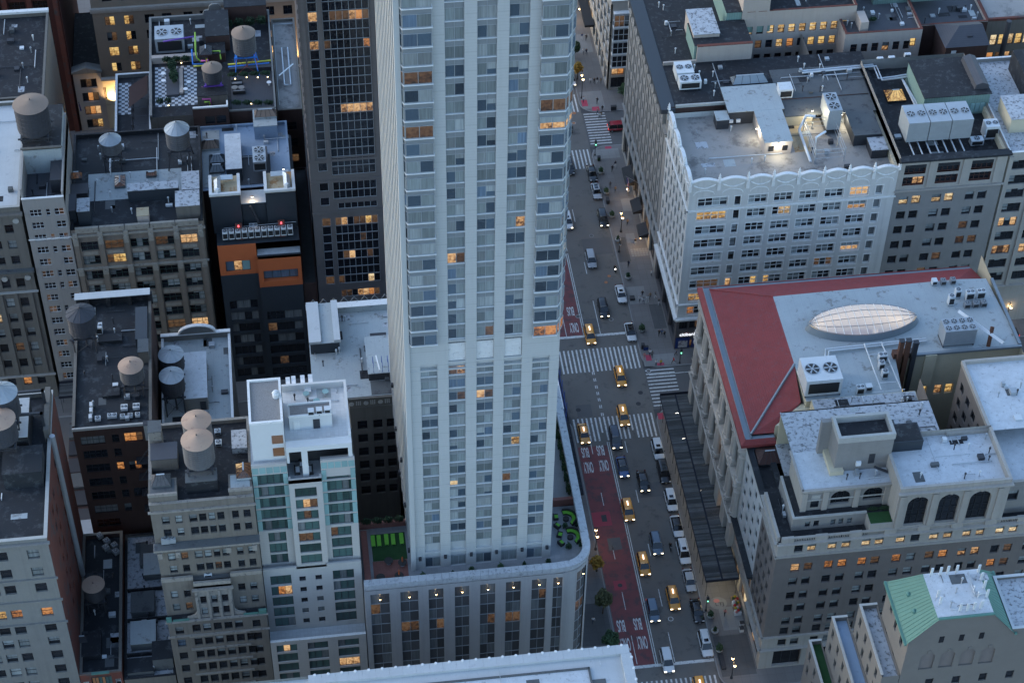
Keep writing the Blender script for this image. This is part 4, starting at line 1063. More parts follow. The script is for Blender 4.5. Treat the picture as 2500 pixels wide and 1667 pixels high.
ring=[(p*1.1,q*1.12) for p,q in ap]+[(p,q) for p,q in reversed(ap)]
MB().extr(ring,lambda p,q,w:(-75.4+p,w,az+.765+q),ay1-.62,ay1+.06).build('coping','white_trim',B)
o=block(B,-77.7,-26.5,-73.9,-15.6,az-.7,az+2.3,'pale_stone',None,'penthouse');MB().box(-77.8,-26.6,az+2.31,-73.8,-15.5,az+2.45).build('roof_sheet','roof_silver',o);MB().box(-75.2,-26.6,az-.6,-74.2,-26.5,az+1.4).build('door','steel_dark',o)
ARCHB=B
# lower rear wing between this and the beige block
B=thing('rear_wing_building','small rear wing with flat grey roofs behind the beige brick block','building',(-74,-41,0.15))
plain_walls(B,-81.6,-51.9,-66.2,-31.1,0.15,26.5,'grey_stone','SNEW');roof(B,-81.6,-51.9,-66.2,-31.1,26.0,'roof_grey',0.6,0.3,'grey_stone','white_trim')
# ------------------------------------------------------------------ light-roofed stone building behind the tower
B=thing('light_roof_building','dark stone building with pale blue flat roofs between glass tower and hotel','building',(-48.5,-20,0.15))
lx0,lx1,ly0,ly1,lz=-56.0,-41.3,-31.0,-9.3,34.2
facade(B,(lx0,ly0),(lx1,ly0),0.15,lz,S_ops(lx0,[(-48.9,-47.2),(-46.2,-44.6),(-43.9,-42.4)],rows_of([26.0,22.6,19.2,15.8,12.4,9.0],2.2)),'grey_stone',style(1,2,0.07,'frame_dark','glass_black','blind_grey','ddddd',0.3))
plain_walls(B,lx0,ly0,lx1,ly1,0.15,lz,'grey_stone','NEW');roof(B,lx0,ly0,lx1,ly1,lz,'roof_pale',0,0)
cornice(B,(lx0,ly0),(lx1,ly0),33.5,0.6,0.35,'grey_stone');cornice(B,(lx0,ly0),(lx1,ly0),31.6,0.3,0.25,'grey_stone','string_course',1)
for k in range(6):
 x=-54.6+2.45*k
 MB().cyl(0,0,0,0.42,0.14,14).build('medallion','sill_stone',B).matrix_basis=Matrix.Translation(Vector((x,ly0-0.1,32.75))-org(B))@Matrix.Rotation(math.radians(90),4,'X')@Matrix.Translation(org(B))
 for j in range(3):MB().box(x+0.75+j*0.32,ly0-0.14,32.3,x+0.92+j*0.32,ly0,33.2).build('frieze_tablet','sill_stone',B)
MB().box(lx0,ly1-1.2,lz,lx1,ly1,lz+1.4).build('parapet','roof_pale',B);MB().box(lx0-.05,ly1-1.3,lz+1.41,lx1,ly1+.1,lz+1.5).build('coping','white_trim',B)
o=block(B,-55.8,-20.0,-50.8,-10.6,lz,lz+2.6,'navy_panel',None,'penthouse');MB().box(-56.0,-20.3,lz+2.61,-50.6,-10.4,lz+2.75).build('roof_sheet','roof_pale',o)
MB().box(-56.0,-20.3,lz+2.76,-53.9,-10.4,lz+3.2).build('roof_ridge','roof_white',o);MB().box(-51.7,-20.3,lz+2.76,-50.6,-10.4,lz+3.3).build('roof_ridge','roof_white',o)
o=block(B,-46.4,-27.4,-41.4,-18.6,lz,lz+1.6,'steel_dark',None,'penthouse');MB().box(-46.5,-27.5,lz+1.61,-41.3,-18.5,lz+1.75).build('roof_sheet','roof_pale',o)
MB().box(-46.2,-30.8,lz+.01,-41.4,-27.6,lz+0.12).build('terrace_floor','roof_grey',B)
for a,c_ in ((-44.9,-24.9),(-42.5,-24.4)):MB().tube([(a,c_,lz+3.4),(a+0.35,c_-3.6,lz+3.5)],0.11).build('vent_pipe','white_plastic',B)
for x in (-45.5,-44.0,-43.0,-41.8):
 MB().tube([(x,-27.3,lz+1.7),(x,-27.3,lz+3.3),(x,-25.0,lz+3.3),(x,-25.0,lz+1.7)],0.05,4).build('pipe_stand','scaffold_blue',B)
MB().box(-45.6,-18.6,lz+.01,-42.4,-16.9,lz+1.0).build('skylight_curb','roof_pale',B);MB().box(-45.4,-18.4,lz+1.0,-42.6,-17.1,lz+1.06).build('hatch','steel_dark',B)
for k in range(9):
 x=lx0+0.4+k*1.8;MB().tube([(x,ly1+.3,lz+1.0),(x+.9,ly1+.3,lz+2.4),(x+1.8,ly1+.3,lz+1.0)],0.04,4).build('railing_brace','steel_galv',B)
LIGHTB=B
# ================================================================== north side of the next street, west of the avenue
# dark granite and glass office tower
B=thing('granite_glass_tower','dark granite tower with black gridded glass behind the pale hotel','building',(-46.5,24,0.15))
gx0,gx1,gy=-53.4,-38.6,8.0
gz=100.0
ops=[]
gs=style(7,1,0.06,'frame_grey','glass_black','blind_grey','ddddddd',0.15,split=True);gs1=style(1,1,0.06,'frame_grey','glass_black','blind_grey','dddd',0.15);gsm=style(6,1,0.07,'frame_grey','glass_black','blind_grey','dd',0.15)
z=54.3;i=0
lit12={7:'mm',8:'oymmyoo',3:'ddwwwww',5:'mmmmmmm',6:'ddddddd',1:'dddddd',9:'wdddddd'}
while z<96:
 h=1.84 if i%2==0 else 1.98
 ops+=[(3.9,11.6,z,z+h,'ddwwwww' if i==5 else 'dmmmwom' if i==15 else 'mdddddo' if i==12 else None,gs),(1.5,3.05,z,z+h,'w' if i in (15,12) else None,gs1),(13.0,14.6,z,z+h,'w' if i in (5,9) else None,gs1)]
 z+=h+0.03;i+=1
for z in (52.1,50.15):ops+=[(3.9,11.6,z,z+1.9,None,gs)]
for z in (51.2,46.6,43.2):ops+=[(1.5,3.1,z,z+1.9,None,gs1)]
ops+=[(3.9,11.6,44.6,46.5,None,gs),(3.9,11.6,46.55,48.5,None,gs),(4.6,11.6,42.2,43.6,None,gsm)]
rr=['mwdmmym','ddddddd','ddddmdd','ddddddd','dmwddmd','ddddddd','ddddddd','mddddWd']
for k,cd in enumerate(rr):z=38.2-2.05*k;ops+=[(3.9,11.6,z,z+2.01,cd,gs),(1.5,3.1,z,z+2.01,'m' if k in (0,7) else None,gs1)]
ops+=[(4.2,11.4,20.4,22.2,'mmdwwom',gs)]
facade(B,(gx0,gy),(gx1,gy),0.15,gz,ops,'granite',gs)
plain_walls(B,gx0,gy,gx1,40,0.15,gz,'granite','NEW');roof(B,gx0,gy,gx1,40,gz,'roof_grey')
for z in (53.4,48.7,41.2):MB().box(gx0-.12,gy-.12,z,gx1+.05,gy-0.005,z+0.5).build('string_course','granite',B)
for x in (gx0+0.7,gx0+3.45,gx1-2.6):MB().box(x-0.35,gy-0.16,53.92,x+0.35,gy-0.004,gz-.2).build('pier','granite',B)
for zz in [56+1.9*k for k in range(22)]:MB().box(gx0-0.15,gy+1,zz,gx0-0.005,39,zz+0.9).build('panel','granite',B) if zz<97 else None
# navy hotel with orange band
B=thing('navy_orange_hotel','navy clad building with an orange band and white roof-top boxes','building',(-63.5,20,0.15))
nx0,nxm,nx1,ny=-71.0,-64.1,-56.2,8.0
nw=style(3,1,0.1,'frame_green','glass_teal','curtain_sheer','cBc',0.25,curtain='blind_blue');nd=style(4,1,0.08,'frame_dark','glass_dark','blind_grey','ddddBB',0.2)
facade(B,(nx0,ny),(nxm,ny),28.2,35.6,[(1.1,5.6,29.0,31.6,'cwd',nw)],'orange_panel',nw)
facade(B,(nxm,ny-0.5),(nx1,ny-0.5),25.0,32.6,[(0.9,7.2,26.3,29.0,'cccc',style(4,1,0.1,'frame_green','glass_teal','curtain_sheer','c',0.9,curtain='blind_blue'))],'orange_panel',nw)
facade(B,(nx0,ny),(nxm,ny),0.15,28.2,[(1.0,6.2,z,z+2.2,None) for z in (19.4,16.4,13.4,10.4,7.4,4.4,1.4)],'navy_panel',nd)
facade(B,(nxm,ny-0.5),(nx1,ny-0.5),0.15,25.0,[(0.8,7.4,z,z+2.2,cd) for z,cd in ((16.4,'ddBB'),(13.4,'mddB'),(10.4,'dBBd'),(7.4,'dddd'),(4.4,'dmdd'),(1.4,'dddd'))],'navy_panel',nd)
plain_walls(B,nxm,ny-0.5,nxm,ny,0.15,32.6,'navy_panel','W')
plain_walls(B,nx0,ny,nx1,38,0.15,35.6,'navy_panel','NEW')
MB().face([(nx0,ny,35.6),(nx1,ny,35.6),(nx1,38,35.6),(nx0,38,35.6)]).build('roof','navy_panel',B)
MB().box(nxm+0.1,ny-0.5,32.0,nx1,ny+1.6,32.62).build('lower_roof','roof_silver',B);MB().box(nxm,ny-0.55,32.63,nx1+0.05,ny-0.3,32.85).build('parapet','navy_panel',B)
# roof-top towers
for x0,x1,yy in ((-71.4,-66.1,11.4),(-61.6,-56.3,11.4)):
 o=MB().box(x0,yy,35.6,x1,yy+5.2,44.4).build('stair_tower','navy_panel',B)
 MB().box(x0-.1,yy-.1,44.4,x1+.1,yy+5.3,44.5).build('roof_sheet','roof_rusty',o)
 for q in ((x0-.15,yy-.15,x1+.15,yy+.35),(x0-.15,yy+.35,x0+.4,yy+5.3),(x1-.4,yy+.35,x1+.15,yy+5.3)):MB().box(*q[:2],44.5,*q[2:],45.0).build('parapet','white_render',o)
o=MB().box(-66.0,11.9,35.6,-61.7,15.2,41.8).build('stair_tower','navy_panel',B);MB().box(-66.1,11.8,41.8,-61.6,15.3,41.95).build('roof_sheet','roof_white',o)
MB().tube([(-64.5,11.5,41.5),(-62.8,11.3,36.0)],0.25,4).build('outside_stair','steel_dark',B)
for x in (-66.9,-59.2):
 o=MB().box(x-.6,9.2,35.6,x+.6,10.6,38.4).build('chimney','red_brick',B);MB().cyl(x,9.6,38.4,0.16,0.3,8).build('beacon','red_beacon',o)
MB().tube([(-69.6,10.4,37.6),(-56.5,10.4,37.9)],0.05,4).build('cable','steel_galv',B)
NAVYB=B
# terra cotta office building with five bays
B=thing('five_bay_building','tan terra cotta loft building with five wide bays and carved parapet','building',(-84.6,22,0.15))
tx0,tx1,ty,tz=-96.3,-73.0,8.0,41.9
tb=style(3,2,0.08,'frame_green','glass_dark','blind_pale','dddbbB',0.3)
tcol=[(-95.0,-91.9),(-90.75,-87.4),(-86.25,-83.0),(-81.8,-78.5),(-77.35,-74.3)]
trow=[36.7,33.3,29.6,26.1,22.6,19.2,15.8,12.3,8.8]
facade(B,(tx0,ty),(tx1,ty),0.15,tz,S_ops(tx0,tcol,rows_of(trow,2.2),{(0,1):'m',(0,3):'m',(0,4):'w',(6,4):'w',(6,3):'m',(1,1):'y'}),'terracotta_tan',tb)
plain_walls(B,tx0,ty,tx1,35,0.15,tz,'terracotta_tan','NEW')
cornice(B,(tx0,ty),(tx1,ty),40.2,0.5,0.4,'terracotta_trim','cornice',2);cornice(B,(tx0,ty),(tx1,ty),32.3,0.45,0.4,'terracotta_trim','string_course',2)
for i,x in enumerate((-95.7,-91.3,-86.8,-82.4,-77.9,-73.6)):
 MB().box(x-.45,ty-.42,38.4,x+.45,ty,41.2).build('pilaster_cap','terracotta_trim',B)
 MB().cyl(0,0,0,0.5,0.2,12).build('rosette','terracotta_trim',B).matrix_basis=Matrix.Translation(Vector((x,ty-0.42,39.7))-org(B))@Matrix.Rotation(math.radians(90),4,'X')@Matrix.Translation(org(B))
 MB().box(x-.4,ty-.18,10,x+.4,ty-0.003,38.3).build('pilaster','terracotta_tan',B)
 MB().box(x-.5,ty-.5,31.2,x+.5,ty-.01,32.9).build('pilaster_cap','terracotta_trim',B)
for i in range(5):MB().box(tcol[i][0]-.5,ty-.2,41.2,tcol[i][1]+.5,ty+.3,42.3).build('parapet_panel','terracotta_trim',B)
for z in trow[1:]:
 for a,c_ in tcol:
  MB().box(a+0.25,ty-0.05,z+2.5,c_-0.25,ty-0.002,z+3.2).build('carved_panel','terracotta_trim',B)
MB().face([(tx0,ty,41.0),(tx1,ty,41.0),(tx1,35,41.0),(tx0,35,41.0)]).build('roof','roof_black',B)
for q in ((tx0,ty+.3,tx0+.4,35),(tx1-.4,ty+.3,tx1,35),(tx0+.4,34.6,tx1-.4,35)):MB().box(*q[:2],41,*q[2:],41.9).build('parapet','roof_tar',B)
p=(-93.53,16.51,41);q=(-76.65,24.05,41)
MB().box(p[0],p[1],41.0,q[0],q[1],41.06).build('roof_sheet','roof_pale',B)
# bulkheads on this roof
def on(B_,a,c_,z0,h,m_,top,nm='bulkhead'):
 """volume whose top spans the two measured points"""
 return block(B_,min(a[0],c_[0]),min(a[1],c_[1]),max(a[0],c_[0]),max(a[1],c_[1]),z0,z0+h,m_,top,nm)
on(B,(-86.16,15.49,43.6),(-77.13,17.51,43.6),41,2.6,'navy_panel','roof_silver_worn');on(B,(-77.58,9.86,44),(-73.36,13.98,44),41,3.0,'grey_stone','roof_silver_worn');on(B,(-76.37,14.55,43.8),(-73.32,19.51,43.8),41,2.8,'grey_stone','roof_silver_worn')
on(B,(-94.88,9.98,44.4),(-92.71,13.5,44.4),41,3.4,'navy_panel','roof_silver_worn');on(B,(-96.49,10.81,44),(-95.18,15.24,44),41,3.0,'navy_panel','slate');on(B,(-96.25,16.52,43),(-93.31,19.23,43),41,2.0,'steel_dark','slate');on(B,(-84.53,9.22,43),(-82.46,11.36,43),41,2.0,'stucco','roof_rusty')
FIVEB=B
# white tiled infill building with a big tank on its roof
B=thing('white_tile_building','slim pale panelled building with grouped windows under a large hooped tank','building',(-99.8,20,0.15))
wx0,wx1,wy,wz=-103.6,-96.4,7.8,50.0
ww=style(3,2,0.06,'frame_white','glass_dark','blind_grey','dddm',0.15);w2=style(1,2,0.06,'frame_white','glass_dark','blind_grey','dddm',0.15)
ops=[]
for i in range(15):
 z=45.9-2.92*i
 ops+=[(0.95,3.0,z,z+1.55,None,ww),(5.2-0.0,6.85,z,z+1.55,None,style(2,2,0.06,'frame_white','glass_dark','blind_grey','dddm',0.15))]
 if i%3!=1:ops.append((3.75,4.5,z,z+1.55,None,w2))
facade(B,(wx0,wy),(wx1,wy),0.15,wz,ops,'white_tile',ww)
plain_walls(B,wx0,wy,wx1,30,0.15,wz,'white_tile','NEW');roof(B,wx0,wy,wx1,24,47.6,'deck_dark')
MB().box(wx0-.05,wy-.05,wz,wx1+.05,wy+.35,wz+.12).build('coping','white_trim',B)
for x in (wx0,wx1-.3):MB().box(x,wy+.36,47.6,x+.3,30,52 if x==wx0 else 51).build('parapet','white_tile',B)
block(B,wx0+.3,17.5,wx1-.3,29.8,47.6,53.0,'roof_pale','roof_tar','penthouse');cornice(B,(wx0+.3,17.5),(wx1-.3,17.5),53.2,0.5,0.4,'grey_stone')
cornice(B,(wx0,wy),(wx1,wy),40.5,0.22,0.15,'white_trim','string_course',1)
block(B,-98.8,12.0,-96.8,17.3,47.6,50.4,'steel_dark',None,'stair_bulkhead')
WHITEB=B
# grey stone building at the left edge
B=thing('grey_stone_building','weathered grey stone building with carved ledges at the left edge','building',(-115,20,0.15))
sw=style(1,2,0.07,'frame_dark','glass_dark','blind_pale','dddbbB',0.3,sill=('grey_stone',0.08))
scol=[(-118.2,-116.7),(-115.6,-114.1),(-113.0,-111.5),(-110.1,-108.6),(-107.5,-106.0)]
facade(B,(-125,8.0),(-104.2,8.0),0.15,48.0,S_ops(-125,scol,rows_of([42.3,38.6,34.9],2.0))+S_ops(-125,scol,rows_of([29.2,24.4,20.6,16.8,13.0,8.9],2.2),{(2,2):'W',(2,3):'b',(4,3):'m',(5,3):'d'})+S_ops(-125,scol,rows_of([4.0],2.0),{(0,3):'o'}),'grey_stone',sw)
plain_walls(B,-125,8.0,-104.2,38,0.15,48,'grey_stone','NEW');roof(B,-125,8.0,-104.2,38,47.6,'roof_white',0.7,0.4,'grey_stone','sill_stone')
for z,m_ in ((46.4,'grey_stone'),(33.0,'roof_grey'),(28.0,'sill_stone'),(6.4,'warm_stone')):cornice(B,(-125,8.0),(-104.2,8.0),z,0.8 if z>30 else 0.35,0.9 if z>30 else 0.5,m_,'ledge',2)
for x in (-119.1,-116.2,-113.6,-110.8,-108.1,-105.4):MB().box(x-.35,7.75,7.2,x+.35,7.997,27.9).build('pilaster','grey_stone',B)
for x in (-113.4,-109.4,-105.3):
 for z in (45.2,31.6):MB().cyl(0,0,0,0.55,0.25,12).build('roundel','sill_stone',B).matrix_basis=Matrix.Translation(Vector((x,7.98,z))-org(B))@Matrix.Rotation(math.radians(90),4,'X')@Matrix.Translation(org(B))
GREYB=B
# tall slab behind it, upper left corner
B=thing('narrow_roof_building','tall building at the upper left edge with tar roof and small skylights','building',(-119,45,0.15))
plain_walls(B,-140,42,-101.5,69,0.15,45,'tan_brick','SNEW')
p=(-106.16,66.03,46)
roof(B,-140,42,-101.5,69,45,'roof_tar',0.8,0.35,'grey_stone','grey_stone');MB().box(-140,68.5,45.9,-101.4,69.4,46.4).build('coping','white_trim',B)
NARROWB=B
# rooftop garden building with chequered terrace and painted pipes
B=thing('roof_garden_building','brick building with chequered roof garden, coloured pipes and two tanks','building',(-70.5,57,0.15))
rx0,rx1,ry0,ry1,rz=-82.4,-58.5,40.0,71.5,40.6
plain_walls(B,rx0,ry0,rx1,ry1,0.15,rz,'brown_brick','NEW')
facade(B,(rx0,ry0),(-74.2,ry0),0.15,rz,[],'grey_stone',bw);facade(B,(-74.2,38.5),(-67.5,38.5),0.15,43.0,[(2.2,4.0,z,z+1.9,None) for z in (39.2,36.0,32.8)]+[(4.3,6.1,z,z+1.9,None) for z in (39.2,36.0,32.8)],'brown_brick',style(1,2,0.07,'frame_dark','glass_black','blind_grey','d',0.25,sill=('sill_stone',0.06)))
plain_walls(B,-74.2,38.5,-67.5,ry0,0.15,43,'brown_brick','EW');facade(B,(-67.5,ry0),(rx1,ry0),0.15,rz,[],'brown_brick',bw)
MB().face([(rx0,ry0,rz-.5),(rx1,ry0,rz-.5),(rx1,ry1,rz-.5),(rx0,ry1,rz-.5)]).build('roof','roof_tar',B)
for q in ((rx0,ry0,rx0+.45,ry1),(rx1-.35,ry0,rx1,ry1),(rx0+.45,ry1-.5,rx1-.35,ry1)):MB().box(*q[:2],rz-.5,*q[2:],rz+.5).build('parapet','pale_stone',B)
MB().box(-67.4,ry0+0.01,rz-.5,rx1-.36,ry0+.35,rz+0.3).build('parapet','pale_stone',B);MB().box(-74.1,38.55,43,-67.55,38.9,43.3).build('parapet','white_trim',B);MB().box(-67.8,38.9,41,-67.5,40.3,43.3).build('parapet','white_trim',B)
# chequered floor, tile by tile
cx0,cx1,cy0,cy1=-81.4,-73.2,43.6,56.6
ct=0.62
ckw=MB().box(0,0,0,ct-0.02,ct-0.02,0.05).mesh('floor_tile','check_white');ckd=MB().box(0,0,0,ct-0.02,ct-0.02,0.05).mesh('floor_tile','check_dark')
nxt,nyt=int((cx1-cx0)/ct),int((cy1-cy0)/ct)
for i in range(nxt):
 for j in range(nyt):
  x,y=cx0+i*ct,cy0+j*ct
  if -79.3<x<-75.9 and 46.3<y<54.8:continue
  inst('floor_tile',ckw if (i+j)%2 else ckd,B,Vector((x,y,rz-.49))-org(B))
MB().box(-79.2,46.4,rz-.5,-76.8,54.6,rz+.1).build('planter_bed','deck_dark',B);MB().box(-76.75,47.0,rz-.5,-76.0,54.6,rz+.02).build('bench','stucco',B)
MB().box(-66.9,40.5,rz-.495,rx1-.4,52.5,rz-.45).build('deck','deck_dark',B)
MB().box(-81.9,57.2,rz-.5,-73.0,58.2,rz+.9).build('planter_wall','stucco',B);MB().box(-67.0,52.6,rz-.5,rx1-.4,53.6,rz+.5).build('planter_wall','steel_dark',B)
block(B,-71.2,60.0,-66.6,68.4,rz-.5,rz+3.2,'brown_brick','roof_black');block(B,-67.3,68.6,-59.0,71.4,rz-.5,rz+3.6,'brown_brick','roof_black');block(B,-71.0,56.4,-67.6,59.9,rz-.5,rz+1.6,'brown_brick','roof_tar')
block(B,-73.2,42.0,-67.6,44.8,rz-.5,rz+2.6,'grey_stone','roof_tar','tank_house')
# stone gable on the street side
gp_=[(-2.6,0),(2.6,0),(2.2,0.9),(1.3,1.1),(1.1,1.9),(0.6,2.4),(-0.6,2.4),(-1.1,1.9),(-1.3,1.1),(-2.2,0.9)]
MB().extr(gp_,lambda p,q,w:(-69.2+p,w,rz+.5+q),ry1-.5,ry1-.05).build('carved_gable','pale_stone',B)
GARDENB=B
# checked strip and fire stairs beside it
B=thing('stair_roof_building','narrow building with checked roof strip and open black stair frame','building',(-86,45,0.15))
plain_walls(B,-89.5,36,-82.6,60,0.15,36,'brown_brick','SNEW');roof(B,-89.5,36,-82.6,60,35.4,'roof_tar',0.8,0.35,'pale_stone','white_trim')
for i in range(4):
 for j in range(16):inst('floor_tile',ckw if (i+j)%2 else ckd,B,Vector((-89.0+i*.62,48+j*.62,35.41))-org(B))
MB().box(-86.4,40,35.4,-83.0,55,35.5).build('stair_well','steel_dark',B)
for k in range(5):MB().tube([(-86,41+k*2.6,38.4),(-83.2,41+k*2.6,38.4)],0.1,4).build('steel_beam','steel_dark',B);MB().tube([(-86,41+k*2.6,35.5),(-86,41+k*2.6,38.4)],0.1,4).build('steel_post','steel_dark',B)
MB().face([(-86.6,46,38.6),(-83.0,50,38.6),(-83.0,56,38.6),(-86.6,52.5,38.6)]).build('canopy','brown_brick',B)
# light blue roof behind the navy hotel
B=thing('blue_roof_building','building with light blue roof membrane, white box and twin fans','building',(-64,38.6,0.15))
plain_walls(B,-73.6,19.6,-56.8,38.3,0.15,38.8,'brown_brick','SNEW');roof(B,-73.6,19.6,-56.8,38.3,38.4,'roof_blue',0.5,0.3,'roof_blue','roof_blue')
on(B,(-68.51,22.47,41.2),(-65.62,32.58,41.2),38.4,2.8,'navy_panel','roof_silver','penthouse');MB().box(-72.9,21,38.41,-69.6,37.5,38.5).build('roof_sheet','roof_pale',B)
p,q=(-62.96,33.99,41.4),(-58.61,39.02,41.4)
on(B,p,q,38.4,3.0,'roof_blue','roof_pale','skylight_house')
MB().box(-66.2,21.0,38.41,-60.4,29.3,38.5).build('equipment_deck','steel_dark',B);MB().box(-62.0,22.0,38.5,-60.8,29.8,40.0).build('duct_box','slate',B)
BLUEB=B
# beige side roof with pipes, and alley wall
B=thing('pipe_roof_building','low beige roof with white pipes between roof garden and granite tower','building',(-55.8,60,0.15))
plain_walls(B,-58.3,42,-53.6,71.5,0.15,38.5,'brown_brick','NEW');roof(B,-58.3,42,-53.6,71.5,38.0,'roof_concrete',0.6,0.3,'grey_stone','grey_stone')
facade(B,(-58.3,42),(-53.6,42),0.15,38.5,[(1.2,3.4,z,z+2.0,cd) for z,cd in ((33.5,'d'),(29.5,'d'),(25.5,'m'))],'brown_brick',bw)
MB().tube([(-56.6,50,38.4),(-56.6,62,38.4),(-55.4,62,38.4),(-55.4,50,38.4),(-56.6,50,38.4)],0.16).build('pipe','duct',B);MB().tube([(-57.6,52,39.2),(-54.6,55.5,39.2)],0.14).build('pipe','duct',B);MB().tube([(-58.0,44,38.3),(-58.0,70,38.3),(-54,70,38.3)],0.14).build('pipe','steel_galv',B)
B=thing('mossy_alley_roof','narrow mossy brick roof in the gap beside the granite tower','building',(-55,25,0.15))
plain_walls(B,-56.1,8.4,-53.6,41.8,0.15,24,'brown_brick','SNEW');roof(B,-56.1,8.4,-53.6,41.8,23.8,'wood_shed',0.3,0.2,'brown_brick','brown_brick')
# ------------------------------------------------------------------ far side of the street behind, upper left
B=thing('maroon_brick_building','dark maroon brick building with triple windows in the upper left','building',(-112,100,0.15))
mw=style(3,2,0.07,'frame_dark','glass_black','blind_grey','dddddd',0.3,sill=('maroon_brick',0.05))
mcol=[(-121.5,-118.2),(-116.8,-113.5),(-111.9,-108.5),(-107.0,-104.0)]
facade(B,(-135,88.4),(-101.6,88.4),0.15,62,S_ops(-135,mcol,rows_of([1.2+3.15*i for i in range(16)],2.1),{(6,3):'dyy',(7,3):'yyW',(5,2):'dyd',(4,3):'yyd',(9,2):'ydd',(8,2):'ddy'}),'maroon_brick',mw)
plain_walls(B,-135,88.4,-101.6,120,0.15,62,'maroon_brick','NEW');roof(B,-135,88.4,-101.6,120,62,'roof_tar')
for x in (-117.5,-112.7,-107.7,-102.4):MB().box(x-.5,88.0,0.15,x+.5,88.397,60).build('pilaster','red_brick',B)
B=thing('pediment_building','small building with stone pediment and lit shop bay in the upper left','building',(-98,100,0.15))
facade(B,(-101.4,88.2),(-95.4,88.2),0.15,15.8,[(1.3,4.8,z,z+2.5,cd) for z,cd in ((11.6,'dmd'),(7.9,'dom'),(4.2,'mow'),(0.6,'dmy'))],'stucco',style(3,1,0.12,'steel_dark','glass_dark','blind_grey','d',0.4))
MB().extr([(-3.2,0),(3.2,0),(3.2,.4),(0,1.5),(-3.2,.4)],lambda p,q,w:(-98.4+p,w,15.8+q),87.8,90).build('pediment','pale_stone',B);MB().tube([(-100.9,87.6,8.5),(-100.9,85.6,10)],0.05).build('flag_pole','steel_dark',B);MB().face([(-100.9,85.7,9.9),(-100.9,86.9,8.9),(-100.6,87.0,6.6),(-100.8,85.9,7.4)]).build('flag','flag_blue',B)
plain_walls(B,-101.4,88.2,-95.4,110,0.15,15.8,'brown_brick','NEW');roof(B,-101.4,88.2,-95.4,110,15.7,'roof_tar')
B=thing('tan_brick_hotel','large tan brick building with floodlit stone band in the upper left','building',(-74,105,0.15))
hw_=style(2,2,0.06,'frame_dark','glass_dark','blind_grey','dddd',0.2,sill=('warm_stone',0.06))
hcol=[(-92.9,-90.9),(-88.9,-86.9),(-84.6,-82.6),(-81.0,-79.0),(-76.5,-74.6),(-73.1,-71.2),(-67.5,-65.6),(-63.2,-61.3),(-59.4,-57.5),(-55.6,-53.7),(-51.2,-49.3)]
hc={(r_,c_):'y' for r_ in range(4) for c_ in (0,1)};hc.update({(0,2):'w',(1,2):'w'});hc[(5,4)]='m'
facade(B,(-95.3,88.4),(-40,88.4),0.15,50,S_ops(-95.3,hcol,rows_of([15.4,18.9+.6,23.4,27.4],2.3),hc)+S_ops(-95.3,hcol,rows_of([33.5,37.2,41],2.3))+S_ops(-95.3,hcol,rows_of([8.6],2.8),{(0,0):'W',(0,1):'W'})+S_ops(-95.3,hcol,rows_of([2.5],2.4)),'tan_brick',hw_)
MB().box(-95.4,88.2,6.8,-40,88.395,8.4).build('stone_band','stucco_cream',B);MB().box(-95.4,88.2,11.6,-40,88.395,13.6).build('stone_band','stucco_cream',B)
for i,(a,c_) in enumerate(hcol):MB().box(a-2.0,88.22,8.4,a-0.25,88.393,11.6).build('stone_panel','stucco_cream',B)
cornice(B,(-95.3,88.2),(-40,88.2),13.6,0.7,1.0,'warm_stone','ledge',2);cornice(B,(-95.3,88.4),(-40,88.4),30.9,1.2,0.6,'warm_stone','string_course',2)
MB().box(-95.4,88.25,0.15,-40,88.396,6.7).build('stone_base','stucco_cream',B)
plain_walls(B,-95.3,88.4,-40,120,0.15,50,'tan_brick','NEW');roof(B,-95.3,88.4,-40,120,50,'roof_tar')
for x in (-93.4,-90.0,-86.0,-57.5,-54.6): # flood lamps that wash the stone band
 ld=bpy.data.lights.new('flood_lamp','SPOT');ld.energy=900;ld.color=(1.0,0.62,0.28);ld.spot_size=math.radians(130);ld.spot_blend=0.8;ld.shadow_soft_size=0.2
 lo=bpy.data.objects.new('flood_lamp',ld);COL.objects.link(lo);lo.parent=B;lo.location=Vector((x,86.9,8.2 if x<-80 else 16))-org(B);lo.rotation_euler=(math.radians(135),0,0)
for B_,q,z,n in ((PALEB,(-117,-69,-97,-60),50.21,14),(PALEB,(-117,-44,-97,-40.5),50.21,8),(DARKB,(-96,-69,-90.5,-42),15.81,16),(WORNB,(-89.3,-69.6,-82,-40.5),14.01,26),(BLACKB,(-94.7,-37.8,-83,-10),39.61,26),(ARCHB,(-81.2,-30.5,-70.2,-9.4),29.51,18),(LIGHTB,(-55.8,-30.5,-41.6,-10.8),34.21,30),(FIVEB,(-95.8,9,-73.5,34.4),41.01,34),(WHITEB,(-103,8.5,-97,17),47.61,10),(GREYB,(-118,9,-105,37),47.61,20),(NARROWB,(-126,43,-102.5,68),45.01,40),(GARDENB,(-81.5,60,-60,71),40.11,16),(BLUEB,(-73,20.2,-57.2,37.8),38.41,24),(GLASSB,(-60,-58.8,-51.6,-54.2),60.91,8)):clutter(B_,*q,z,n,int(z*7+n))
B=thing('yard_sheds','corrugated metal shed roofs in the dark yard behind the left blocks','shed',(-97.5,-25,0.15))
MB().box(-101.5,-39.9,.15,-95.4,-2.5,3.6).build('shed_wall','brown_brick',B)
for k in range(9):MB().box(-101.4,-39.6+4.1*k,3.6,-95.5,-36.2+4.1*k,3.75+.25*(k%3)).build('roof_panel',('slate','steel_dark','roof_grey')[k%3],B)
MB().box(-99.6,-33.5,6.0,-96.0,-28.6,6.1).build('canopy_sheet','steel_galv',B);MB().box(-99.4,-33.3,3.6,-96.2,-28.8,6.0).build('lean_to','brown_brick',B)
